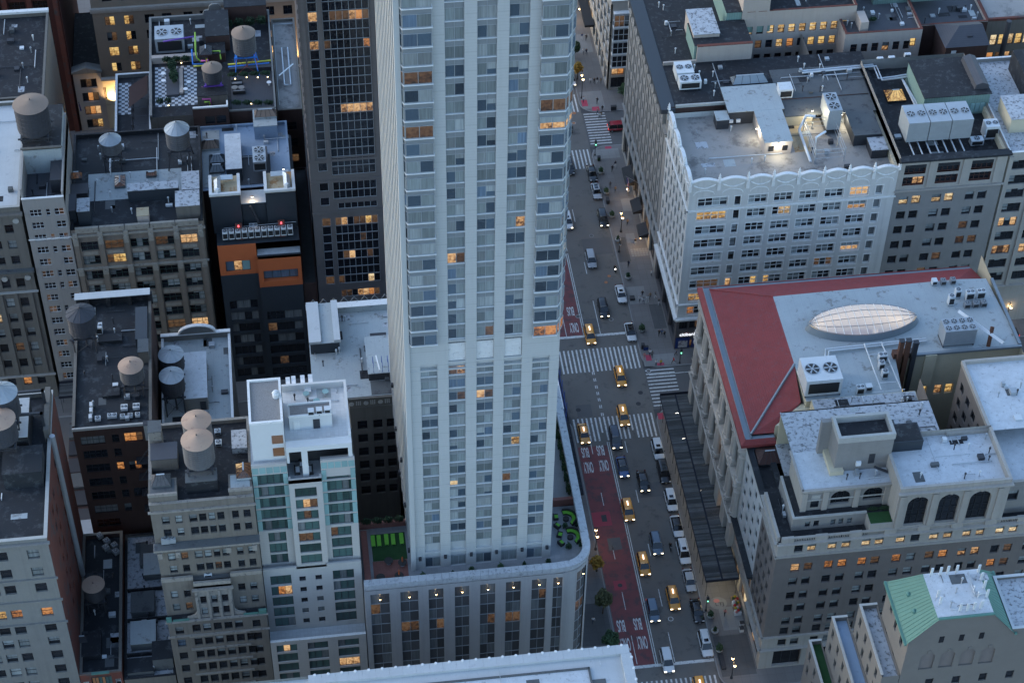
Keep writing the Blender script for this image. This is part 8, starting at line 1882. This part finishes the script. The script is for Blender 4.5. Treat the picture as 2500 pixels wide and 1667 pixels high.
tyre=MB().cyl(0,0,-.11,.33,.22,14).mesh('tyre','rubber');rim=MB().cyl(0,0,.111,.2,.012,10).mesh('rim','steel_galv')
HL={k:MB().box(-.2,-.05,-.07,.2,.1,.07).mesh('headlight',k) for k in ('head_on','head_off')};TLm={k:MB().box(-.13,-.06,-.12,.13,.05,.12).mesh('tail_light',k) for k in ('tail_on','tail_off')};MIR=MB().box(-.1,-.07,-.06,.1,.07,.06).mesh('mirror','paint_black')
GRI=MB().box(-.42,-.03,-.1,.42,.03,.1).mesh('grille','black_plastic');PLA=MB().box(-.16,-.02,-.06,.16,.02,.06).mesh('number_plate','road_paint');SUNR=MB().box(-.38,-.32,0,.38,.32,.012).mesh('sunroof','car_glass');RAIL=MB().box(-.025,-1.0,0,.025,1.0,.05).mesh('roof_rail','black_plastic')
TSIGN=MB().extr([(-.5,0),(.5,0),(.42,.2),(-.42,.2)],lambda p,q,w:(w,p,q),-.09,.09).mesh('roof_sign','sign_glow')
def paint(o,m_):
 o.material_slots[0].link='OBJECT';o.material_slots[0].material=MATS[m_]
def car(kind,p,colour,label,lights=True,group='cars on the avenue',rot=0.0,sun=0,rails=False,taxi=False,dark_roof=False,door=False):
 K=CK[kind];t=thing('taxi' if taxi else 'car',label,'taxi' if taxi else 'car',(p[0],p[1],.009),'yellow taxis on the avenue' if taxi else group,rot);h,w=K['L']/2,K['W']/2
 paint(inst('body',K['body'],t),colour);inst('windows',K['windows'],t);ro=inst('roof',K['roof'],t);paint(ro,'paint_black' if dark_roof else colour)
 for sx in (-1,1):
  for y in (-h+.88,h-.88):
   wl=inst('wheel',tyre,t,(sx*(w-.1),y,.33));wl.rotation_euler=(0,math.radians(90*sx),0);inst('rim',rim,wl)
  inst('headlight',HL['head_on' if lights else 'head_off'],t,(sx*w*.66,-h+.10,.64));inst('tail_light',TLm['tail_on' if 'red' in label else 'tail_off'],t,(sx*w*.74,h-.06,.78));inst('mirror',MIR,t,(sx*(w+.07),-h+K['hood']+.42,K['zb']+.06))
 inst('grille',GRI,t,(0,-h+.01,.5));inst('number_plate',PLA,t,(0,-h-.02,.42))
 r0,r1,rw=K['r']
 for k in range(sun):inst('sunroof',SUNR,t,(0,r0+.62+k*.78,K['H']+.015))
 if rails:
  for sx in (-1,1):inst('roof_rail',RAIL,t,(sx*rw*.86,(r0+r1)/2,K['H']+.01))
 if taxi:inst('roof_sign',TSIGN,t,(0,(r0+r1)/2,K['H']+.02))
 if door:o=MB().box(0,-.55,.3,.06,.55,1.0).build('open_door',colour,t);o.location=(-w-.5,-.3,0);o.rotation_euler=(0,0,math.radians(35))
 return t
car('suv',(2.83,63.7,0.8),'paint_black','black car half hidden by the tower at the far crosswalk',False)
car('sedan',(7.42,60.98,0.8),'paint_black','black sedan parked just past the far crosswalk',False);car('sedan',(7.45,55.18,0.8),'paint_silver','silver sedan with black glass roof parked behind a black sedan',False,sun=2)
car('suv',(7.43,46.32,0.8),'paint_black','black SUV with bright headlights beside the street lamp',True);car('suv',(-0.14,46.39,0.8),'paint_white','white SUV with sunroof close to the tower edge',True,sun=1)
car('suv',(2.95,34.09,0.8),'paint_silver','silver SUV driving alone above the bus lane start',False);car('sedan',(7.38,23.29,0.8),'paint_white','white sedan with sunroof stopped at the kerb by the walkers',False,sun=1)
car('suv',(3.15,19.51,0.8),'paint_black','black car with lit headlights left of the white sedans',True);car('sedan',(7.45,12.35,0.8),'paint_white','white car with black glass roof at the stop line',False,dark_roof=True,sun=2)
car('suv',(-0.71,12.34,0.8),'paint_taxi','yellow taxi waiting on the stop line beside the bus lane',True,taxi=True);car('suv',(3.36,0.32,0.8),'paint_taxi','yellow taxi with lime roof stripe in the middle of the crossing',True,taxi=True,rails=True);car('suv',(2.22,-9.92,0.8),'paint_taxi','yellow taxi rolling onto the near crosswalk',True,taxi=True)
car('sedan',(-5.93,-13.52,0.8),'paint_taxi','yellow taxi with its door open at the bus stop kerb',True,taxi=True,door=True);car('big',(-0.2,-15.35,0.8),'paint_navy','dark navy SUV on the near crosswalk',True,rails=True);car('suv',(7.24,-19.14,0.8),'paint_white','white SUV with sunroof at the head of the parked line',False,sun=1)
car('big',(7.34,-24.74,0.8),'paint_black','long black SUV parked second in line by the shed',False,sun=2);car('sedan',(-0.04,-22.62,0.8),'paint_blue','blue sedan with black roof in the left traffic lane',True,dark_roof=True);car('sedan',(3.15,-26.53,0.8),'paint_black','black sedan with lit headlights in the right traffic lane',True)
car('suv',(7.39,-31.69,0.8),'paint_white','white SUV parked behind the long black one',False,sun=1);car('suv',(-0.84,-33.11,0.8),'paint_taxi','yellow taxi beside the square red road patch',True,taxi=True);car('sedan',(7.36,-37.84,0.8),'paint_white','white car with full black glass roof parked mid shed',False,dark_roof=True)
car('suv',(2.9,-41.44,0.8),'paint_slate','slate blue SUV in the right traffic lane',True,rails=True);car('big',(7.42,-43.9,0.8),'paint_white','white SUV with roof bars parked mid shed',False,rails=True,sun=1);car('suv',(-0.19,-45.8,0.8),'paint_taxi','orange-yellow taxi with small roof box in the left lane',True,taxi=True)
car('sedan',(7.25,-50.23,0.8),'paint_silver','pale silver sedan parked at the end of the shed',False);car('suv',(3.65,-53.92,0.8),'paint_taxi','yellow taxi with glowing roof sign near the shop lights',True,taxi=True,rails=True);car('sedan',(7.33,-57,0.8),'paint_black','glossy black sedan parked beside the lit pavement',False)
car('wagon',(-0.31,-56.1,0.8),'paint_slate','grey blue wagon with red tail lights at the bus lane line',True);car('big',(7.39,-64.15,0.8),'paint_white','white SUV with sunroof parked beside the round planters',False,sun=1,rails=True);car('suv',(0.17,-66.83,0.8),'paint_white','white SUV stopped across the near stop line',True);car('suv',(4.63,-73.39,0.8),'paint_taxi','taxi roof just entering at the bottom edge',True,taxi=True)
car('suv',(7.74,94.03,0.8),'paint_white','white van partly hidden by the tower far up the avenue',True);car('suv',(81.64,3.05,0.8),'paint_dark','dark car with red tail light in the side street at right',True,'cars on the side streets',math.radians(-90))
pk=car('big',(15.92,75.85,0.8),'paint_red','red pickup with loaded open bed in the far side street',False,'cars on the side streets',math.radians(90));MB().box(-.75,.7,.9,.75,2.4,1.02).build('load_bed','black_plastic',pk)
WO[pk.name]=Vector((0,0,0))
# ================================================================== people
def person_mesh(j,name):
 """one continuous body grown over a posed skeleton"""
 P=j;E=[('hip','chest'),('chest','neck'),('neck','head'),('head','crown'),('chest','ls'),('ls','le'),('le','lh'),('chest','rs'),('rs','re'),('re','rh'),('hip','ll'),('ll','lk'),('lk','lf'),('lf','lt'),('hip','rl'),('rl','rk'),('rk','rf'),('rf','rt')]
 R_=dict(hip=.15,chest=.16,neck=.06,head=.10,crown=.085,ls=.075,le=.055,lh=.045,rs=.075,re=.055,rh=.045,ll=.10,lk=.07,lf=.05,lt=.04,rl=.10,rk=.07,rf=.05,rt=.04)
 ks=list(P);me=bpy.data.meshes.new(name);me.from_pydata([P[k] for k in ks],[(ks.index(a),ks.index(b)) for a,b in E],[]);o=bpy.data.objects.new(name,me);COL.objects.link(o)
 md=o.modifiers.new('s','SKIN');
 for i,k in enumerate(ks):me.skin_vertices[0].data[i].radius=(R_[k],R_[k]*.8);me.skin_vertices[0].data[i].use_root=k=='hip'
 o.modifiers.new('u','SUBSURF').levels=1
 bpy.context.view_layer.update();m2=bpy.data.meshes.new_from_object(o.evaluated_get(bpy.context.evaluated_depsgraph_get()));bpy.data.objects.remove(o)
 for n in ('cloth_white','denim','skin','hair'):m2.materials.append(MATS[n])
 for p in m2.polygons:
  z=p.center.z;x=abs(p.center.x);p.use_smooth=True
  p.material_index=3 if z>1.66 or (z>1.52 and p.center.y>.03) else 2 if z>1.44 else (2 if x>.27 and z<1.12 else 0) if z>.92 else 1 if z>.06 else 3
 m2.name=name;return m2
def pose(a,sp=.0,arm=.2):
 f=lambda s:s*a
 return dict(hip=(0,0,.95),chest=(0,-.02,1.32),neck=(0,-.03,1.48),head=(0,-.04,1.60),crown=(0,-.03,1.72),ls=(-.19,-.02,1.38),le=(-.27,f(.18),1.12),lh=(-.28,f(.12)-.14,.90),rs=(.19,-.02,1.38),re=(.27,f(-.18),1.12),rh=(.28,f(-.24)-.10,.92),ll=(-.09,0,.88),lk=(-.10,f(-.18),.48),lf=(-.10,f(-.24)+.05,.07),lt=(-.10,f(-.24)-.12,.035),rl=(.09,0,.88),rk=(.10,f(.12),.48),rf=(.10,f(.32),.09),rt=(.10,f(.32)-.15,.035))
rid=pose(.2);rid.update(hip=(0,.1,.98),chest=(0,-.12,1.34),neck=(0,-.2,1.48),head=(0,-.24,1.6),crown=(0,-.24,1.72),lh=(-.22,-.5,1.05),rh=(.22,-.5,1.05),lk=(-.14,-.3,.72),lf=(-.14,-.15,.32),lt=(-.14,-.3,.28),rk=(.14,-.3,.78),rf=(.14,-.12,.4),rt=(.14,-.28,.36))
PM=[person_mesh(pose(1),'person_walking'),person_mesh(pose(-.7),'person_striding'),person_mesh(pose(.12),'person_standing'),person_mesh(pose(1.9),'person_running'),person_mesh(rid,'person_riding')]
def person(p,k,top,bot,label,rot=0,z=.16,dark=False,s=1.0):
 o=inst('person',PM[k],None,(p[0],p[1],z),math.radians(rot));tag(o,label,'person','people on the pavements')
 for i,m_ in enumerate((top,bot,'skin_dark' if dark else 'skin','hair')):o.material_slots[i].link='OBJECT';o.material_slots[i].material=MATS[m_]
 o.scale=(s,s,s);return o
W_,K_,N_,G_,D_='cloth_white','cloth_black','cloth_navy','cloth_grey','denim'
for p,k,a,c_,r_,lb in (((13.01,120.6,0.2),0,W_,K_,0,'in white far up the east pavement'),((12.65,109.11,0.2),1,'cloth_blue',W_,0,'in blue top left of the far pale slab'),((13.56,108.6,0.2),0,K_,K_,0,'in black right of the far pale slab'),((12.2,103.34,0.2),0,W_,D_,180,'in white, left of a far pair'),((12.79,103.19,0.2),1,N_,D_,180,'in navy, right of a far pair'),
 ((12.01,92.4,0.2),0,W_,G_,0,'in white, first of four in line past the corner'),((12.88,92.31,0.2),1,K_,K_,0,'in black, second of four past the corner'),((13.57,92.42,0.2),0,K_,W_,0,'in white trousers, third of four past the corner'),((14.33,92.07,0.2),2,'cloth_tan',G_,0,'in tan, last of four past the corner'),((9.42,85.84,0.2),2,W_,D_,180,'in white waiting by the red corner pad'),((12.38,85.13,0.2),0,K_,K_,180,'in black crossing the far corner slab'),
 ((11.86,81.39,0.1),1,G_,D_,90,'in grey stepping off the far corner'),((13.1,82.24,0.2),2,K_,N_,0,'in black at the far side-street kerb'),((12.02,79.88,0.1),0,W_,G_,0,'in white on the far side-street crosswalk'),((12.42,80.02,0.1),1,'cloth_tan',G_,0,'in tan on the far side-street crosswalk'),((11.92,61.64,0.2),0,K_,K_,0,'in black beside the first planter'),((12.84,63.04,0.2),1,N_,W_,0,'with white bag walking past the first planter'),
 ((10.61,56.38,0.2),2,G_,G_,0,'in grey beside the second planter'),((11.45,54.73,0.2),0,'cloth_tan',D_,180,'in tan walking near the flags'),((14.01,53.55,0.2),1,W_,'cloth_tan',0,'in white under the striped flag'),((12.28,44.24,0.2),0,'cloth_tan',K_,0,'in tan right of the lit lamp'),((12.88,38.05,0.2),1,K_,W_,0,'in black top below the mosaic'),((10.29,31.45,0.2),0,N_,K_,180,'in dark suit alone on the wide pavement'),((14.5,28.22,0.2),2,W_,G_,90,'in white beside the shop wall'),
 ((10.84,21,0.2),0,W_,K_,0,'in white, left of the walking group'),((11.53,20.53,0.2),1,W_,N_,0,'in white, front of the walking group'),((11.63,22.5,0.2),0,K_,D_,0,'in black, back of the walking group'),((12.47,20.93,0.2),1,W_,W_,0,'all in white in the walking group'),((13.08,21.74,0.2),0,'cloth_tan',K_,0,'in brown in the walking group'),((14.18,21.81,0.2),1,G_,W_,90,'in grey, right of the walking group'),((14.51,19.79,0.2),0,G_,W_,180,'in light trousers near the shop window'),
 ((13.54,11.13,0.2),2,'cloth_blue',D_,180,'in pale blue, middle of three by the bank'),((12.97,11,0.2),0,K_,K_,180,'in black, left of three by the bank'),((13.97,10.5,0.2),1,K_,N_,180,'in black, right of three by the bank'),((8.98,5.15,0.2),2,'cloth_pink','cloth_pink',0,'in pink at the kerb of the bank corner'),((10.2,5.88,0.2),0,W_,D_,0,'in white beside a couple at the bank corner'),((10.53,5.32,0.2),1,G_,K_,0,'in grey beside a couple at the bank corner'),
 ((10.92,2.94,0.2),2,W_,K_,180,'in white with dark backpack at the bank corner'),((11.83,2.87,0.2),2,'cloth_yellow',D_,180,'in yellow top at the bank corner'),((14.46,3.22,0.2),3,'cloth_red',K_,-60,'in red running past the bank'),((15.3,5.2,0.2),0,N_,K_,90,'in navy behind the traffic light by the bank'),((12.02,-58.18,0.2),0,'cloth_pink',K_,0,'in pink and black on the lit pavement'),((14.41,-56.22,0.2),2,'cloth_tan','cloth_tan',90,'in tan at the flower stand'),((-11.06,-57.13,0.2),0,W_,D_,0,'in white on the west pavement below the tree')):
 person(p,k,a,c_,'person '+lb,r_,dark=(len(lb)%3==0))
def bike(p,label,motor=False,rot=0):
 t=thing('motorcycle' if motor else 'bicycle',label,'motorcycle' if motor else 'bicycle',(p[0],p[1],.01),None,rot);WO[t.name]=Vector((0,0,0))
 for y in (-.62,.62):
  b=MB().cyl(0,0,-.05,.33,.1,14,mi=0);o=b.build('wheel','rubber',t);o.location=(0,y,.33);o.rotation_euler=(0,math.radians(90),0)
 MB().tube([(0,-.62,.33),(0,-.42,.95),(0,.2,.8),(0,.62,.33),(0,-.1,.38),(0,-.42,.9)],.16 if motor else .035,6).build('frame','paint_black',t);MB().tube([(-.3,-.4,1.03),(.3,-.4,1.03)],.03,5).build('handlebar','steel_dark',t);MB().box(-.1,-.1,.84,.1,.5,.94).build('saddle','black_plastic',t)
 MB().box(-.09,-.66,.86,.09,-.5,1.0).build('headlight','bulb_white' if motor else 'grey_plastic',t)
for p,lb,mo,r_ in (((7.38,30.82,0.2),'black motorcycle with bright headlight riding near the kerb',True,0),((5.32,76.23,0.2),'bicycle crossing the far junction beside a rusty manhole',False,0),((5.3,-42.28,0.2),'bicycle riding between parked and moving cars',False,0)):
 bike(p,lb,mo,r_);person(p,4,K_,K_,'person in black riding the '+lb.split(' riding')[0].split(' crossing')[0]+' '+('near the kerb' if mo else 'at the far junction' if 'rusty' in lb else 'by the parked cars'),r_,.03)
# ================================================================== street furniture
bowl=MB().lathe([(.35,0),(.45,.05),(.62,.35),(.66,.62),(.58,.66),(.5,.58),(.01,.56)],n=14).mesh('bowl','sill_stone')
for i,(p,k) in enumerate((((9.4,61.24,0.2),1),((9.45,54.51,0.2),1),((9.44,46.98,0.2),1),((9.44,39.37,0.2),2),((9.64,27.97,0.2),0),((9.82,12.71,0.2),1),((18.71,3.42,0.2),1),((9.44,-58.36,0.2),1),((9.52,-61.69,0.2),2),((9.52,-65.6,0.2),1))):
 t=thing('street_planter','white bowl planter with shrub, %s'%('first after the far crosswalk','second after the far crosswalk','beside the black SUV','next to the lamp post','beside the manholes','largest, near the bank corner','on the side street by the bank','by the lit pavement','middle one near the bottom','nearest the bottom edge')[i],'planter',(p[0],p[1],.156),'bowl planters on the east pavement');inst('bowl',bowl,t);o=inst('shrub',SHRUB[k],t,(0,0,1.1));o.scale=(1.25,)*3 if i in (5,9) else (1.05,)*3
def lamp_post(p,label,lit=True,h=5.2):
 x,y=p[0],p[1];t=thing('street_lamp',label,'street lamp',(x,y,.156),'twin street lamps')
 MB().lathe([(.26,.16),(.24,.5),(.12,.6),(.09,1.2),(.07,h),(.01,h+.3)],x,y,10).build('post','iron',t);MB().tube([(x,y-.75,h-.2),(x,y-.7,h+.1),(x,y,h+.2),(x,y+.7,h+.1),(x,y+.75,h-.2)],.045,6).build('arm','iron',t)
 for s in (-.75,.75):
  MB().lathe([(.04,h-.15),(.2,h-.22),(.22,h-.3)],x,y+s,10).build('hood','iron',t);MB().lathe([(.2,h-.31),(.24,h-.5),(.14,h-.72),(.001,h-.78)],x,y+s,10).build('globe','bulb_warm' if lit else 'head_off',t,True)
 if lit:
  ld=bpy.data.lights.new('lamp_glow','POINT');ld.energy=30;ld.color=(1,.68,.34);ld.shadow_soft_size=.2;lo=bpy.data.objects.new('lamp_glow',ld);COL.objects.link(lo);lo.parent=t;lo.location=(0,0,h-1.0)
lamp_post((10.58,42.21,0.2),'lit twin street lamp in front of the hotel mosaic');lamp_post((9.16,36.13,0.2),'unlit dark lamp post beside the bushy planter',False,3.4);lamp_post((9.25,87.37,0.2),'tall lit street lamp at the far corner',True,6.5);lamp_post((-8.04,-41.11,0.2),'lit street lamp on the west pavement below the round corner');lamp_post((10.47,-71.38,0.2),'lit lamp at the bottom of the east pavement');lamp_post((82.94,7.27,0.2),'lit street lamp in the side street at right',True,5)
def signal(p,label,rot):
 x,y=p[0],p[1];t=thing('traffic_signal',label,'traffic light',(x,y,.156),'traffic signals');MB().lathe([(.2,.16),(.18,.45),(.08,.55),(.07,4.6)],x,y,8).build('post','iron',t);MB().box(x-.2,y-.5,3.3,x+.2,y-.12,4.4).build('signal_head','iron',t)
 for k,m_ in enumerate(('green_lamp','black_plastic','black_plastic')):MB().cyl(x,y-.52,3.4+.33*k,.11,.22,8).build('lens',m_,t)
signal((9.09,67.38,0.2),'black traffic signal at the far crosswalk corner',0);signal((15.65,3.08,0.2),'traffic signal with white lamp by the bank corner',0);signal((8.94,-56.86,0.2),'black sign post beside the glossy black sedan',0)
def bin_(p,label,w,d_,h,m_,nm='litter_bin',cat='bin'):
 x,y=p[0],p[1];t=thing(nm,label,cat,(x,y,.156),'bins and boxes on the pavement');MB().box(x-w/2,y-d_/2,.16,x+w/2,y+d_/2,.16+h).build('body',m_,t);MB().box(x-w/2-.04,y-d_/2-.04,.165+h,x+w/2+.04,y+d_/2+.04,.23+h).build('lid','iron',t)
bin_((9.67,65.58,0.2),'green litter bin at the far crosswalk corner',.6,.6,1.0,'leaf_dark');bin_((15.69,82.52,0.2),'dark double bin at the far side-street kerb',1.2,.6,1.0,'steel_dark');bin_((9.31,51.66,0.2),'dark news box row between planter and black SUV',.6,1.2,1.0,'steel_dark','news_box','news box');bin_((9.47,21.95,0.2),'grey utility cabinet beside the white sedan',.9,.9,.5,'iron','utility_box','box');bin_((9.17,8,0.2),'black litter bin by the bank corner kerb',.6,.6,1.1,'iron');bin_((9.71,7.5,0.2),'blue board beside the bin at the bank corner',.9,.4,.9,'citi_blue','notice_board','board');bin_((14.51,-60.71,0.2),'upper white box by the shop wall on the lit pavement',.7,.6,.8,'steel_white');bin_((14.2,-61.86,0.2),'lower white box by the shop wall on the lit pavement',.7,.7,.8,'steel_white');bin_((9.57,-68.07,0.2),'long dark bench near the bottom of the east pavement',.7,3.0,.45,'iron','street_bench','bench')
def tree(p,k,h,label):
 x,y=p[0],p[1];t=thing('street_tree',label,'tree',(x,y,.156),'street trees');MB().tube([(x,y,.1),(x+.05,y,h*.4),(x-.05,y+.1,h)],[.16,.12,.07],7).build('trunk','bark',t)
 for a in range(5):MB().tube([(x,y,h*(.5+.08*a)),(x+1.1*math.cos(a*1.3),y+1.1*math.sin(a*1.3),h+.4)],[.06,.025],5).build('limb','bark',t)
 inst('crown',TREE[k],t,(0,0,h+.2))
tree((-9.07,-55.28,0.2),0,4.2,'olive street tree on the west pavement');tree((-9.13,-64.07,0.2),1,4.2,'green street tree above the white foreground roof');tree((-8.66,-46.02,0.2),2,2.4,'yellow street tree below the round corner');tree((9.35,94.24,0.2),2,3.2,'yellow street tree by the far corner lamp');tree((9.84,102.21,0.2),1,3.0,'dark green street tree far up the avenue');tree((18.95,86.31,0.2),1,2.2,'leafy tree at the foot of the bay-window building')
# sidewalk sheds: planked deck on posts
def shed(x0,x1,y0,y1,z,label,m_,lit=False,kink=None):
 t=thing('sidewalk_shed',label,'scaffold shed',((x0+x1)/2,(y0+y1)/2,.156),'planked pavement sheds');ob=org(t);n=int((y1-y0)/.36);xm=(x0+x1)/2;ms={}
 for i in range(n):
  for a,c_ in ((x0,xm-.15),(xm+.15,x1)):
   key=round(c_-a,2);ms.setdefault(key,MB().box(0,0,0,key,.33,.05).mesh('plank',m_));inst('plank',ms[key],t,Vector((a,y0+i*.36,z+RND.uniform(0,.05)))-ob,RND.uniform(-.006,.006))
 for x in (x0-.06,xm-.14,x1):MB().box(x,y0,z-.2,x+(.08 if x!=xm-.14 else .28),y1,z+(.9 if x==x0-.06 and kink else .12)).build('edge_board','debris_net',t)
 MB().box(x0,y0-.08,z-.2,x1,y0-.003,z+.35).build('end_board','debris_net',t);MB().box(x0,y1+.003,z-.2,x1,y1+.08,z+.5).build('end_board','debris_net',t)
 for k in range(int((y1-y0)/2.6)+1):
  for x in (x0+.25,x1-.2):MB().tube([(x,y0+.3+2.6*k,.16),(x,y0+.3+2.6*k,z-.05)],.05,5).build('post','steel_dark',t)
  MB().tube([(x0+.25,y0+.3+2.6*k,z-.9),(x0+.25,y0+1.6+2.6*k,z-.2)],.04,4).build('brace','steel_dark',t)
 if lit:
  for k in range(7):
   y=y0+1.2+6.5*k
   if y<y1:MB().box(xm-.7,y-.08,z-.34,xm+.7,y+.08,z-.26).build('tube_lamp','bulb_white',t);ld=bpy.data.lights.new('shed_lamp','POINT');ld.energy=42 if k==0 else 16;ld.color=(1,.86,.55);ld.shadow_soft_size=.3;lo=bpy.data.objects.new('shed_lamp',ld);COL.objects.link(lo);lo.parent=t;lo.location=Vector((xm,y-.6,z-.6))-ob
shed(9.2,15.0,-54.0,-9.2,4.6,'long grey planked shed over the east pavement beside the palazzo','wood_shed',True);shed(-13.8,-8.9,-31.4,-1.0,4.2,'dark planked shed over the west pavement behind the podium','wood_shed_dark');shed(-103.5,-96.0,3.4,7.2,4.5,'planked shed over the side street at the left','wood_shed')
# pavement logo, flower stand, flags, awnings
t=thing('pavement_logo','white oval painted logo on the lit pavement','logo',(11.6,-58.6,.164));x,y=(11.42,-55.54,0.16)[:2]
q=MB().face([(x+1.55*math.cos(2*math.pi*i/24),y+1.35*math.sin(2*math.pi*i/24),.17) for i in range(24)]);q.build('oval','slab_light',t);me=fit_text(text_mesh('LTJ',1,0,.02),1.5,.9);me.materials.append(MATS['slab_dark']);inst('emblem_lettering',me,t,Vector((x+.2,y-.3,.174))-org(t));q=MB().face([(x-.2+.55*math.cos(2*math.pi*i/16),y+.55+.42*math.sin(2*math.pi*i/16),.176) for i in range(16)]);q.build('emblem_dot','cloth_pink',t)
t=thing('flower_stand','colourful flower and snack stand against the shop wall','stand',(14.3,-56.5,.156))
for k in range(4):MB().box(13.7,-58.6+k*.95,.16,14.9,-57.75+k*.95,.9+.1*(k%2)).build('crate',('steel_white','cloth_tan','steel_white','cloth_tan')[k],t)
for k in range(14):o=inst('blooms',SHRUB[0],t,(-.3+.35*(k%3),-2.0+.25*k,.95+.15*(k%2)));o.scale=(.5,.5,.5);o.material_slots[0].link='OBJECT';o.material_slots[0].material=MATS[('cloth_pink','cloth_red','leaf_mid','cloth_yellow','cloth_white')[k%5]]
t=thing('striped_flag','striped flag on a slanted pole above the hotel door','flag',(14.2,50.4,7.0));MB().tube([(15.2,50.4,6.2),(12.6,50.4,8.2)],.05).build('pole','sill_stone',t)
for k in range(7):MB().box(13.0+.02*k,49.0+.28*k,5.4,13.06+.02*k,49.28+.28*k,7.4).build('stripe','flag_red' if k%2==0 else 'flag_white',t)
MB().box(12.96,50.0,6.5,12.99,51.0,7.45).build('canton','flag_blue',t)
for i,(y0,y1,lb) in enumerate(((36.5,40.2,'near dark awning by the lit mosaic'),(44.0,48.0,'middle dark awning below the flag'),(53.0,58.5,'far dark awning past the flag'))):
 t=thing('shop_awning',lb,'awning',(14,y0,3.2),'dark awnings on the cornice building');MB().extr([(15.2,4.4),(13.3,3.6),(13.3,3.2),(15.2,3.2)],lambda p,q,w:(p,w,q),y0,y1).build('canopy','awning_dark',t)
for i,(x,y,z,e) in enumerate(((13.6,36.8,3.0,34),(13.4,52,3.2,26),(13.0,116,3.6,40))):
 t=thing('entrance_lamp',('entrance lamp over the mosaic','entrance lamp under the striped flag','warm entrance lamp under the far awning')[i],'lamp',(x,y,z));MB().cyl(x,y,z-.1,.12,.2,8).build('bulb','bulb_warm',t);ld=bpy.data.lights.new('entrance_glow','POINT');ld.energy=e;ld.color=(1,.66,.34);ld.shadow_soft_size=.2;lo=bpy.data.objects.new('entrance_glow',ld);COL.objects.link(lo);lo.parent=t;lo.location=(-.3,0,-.4)
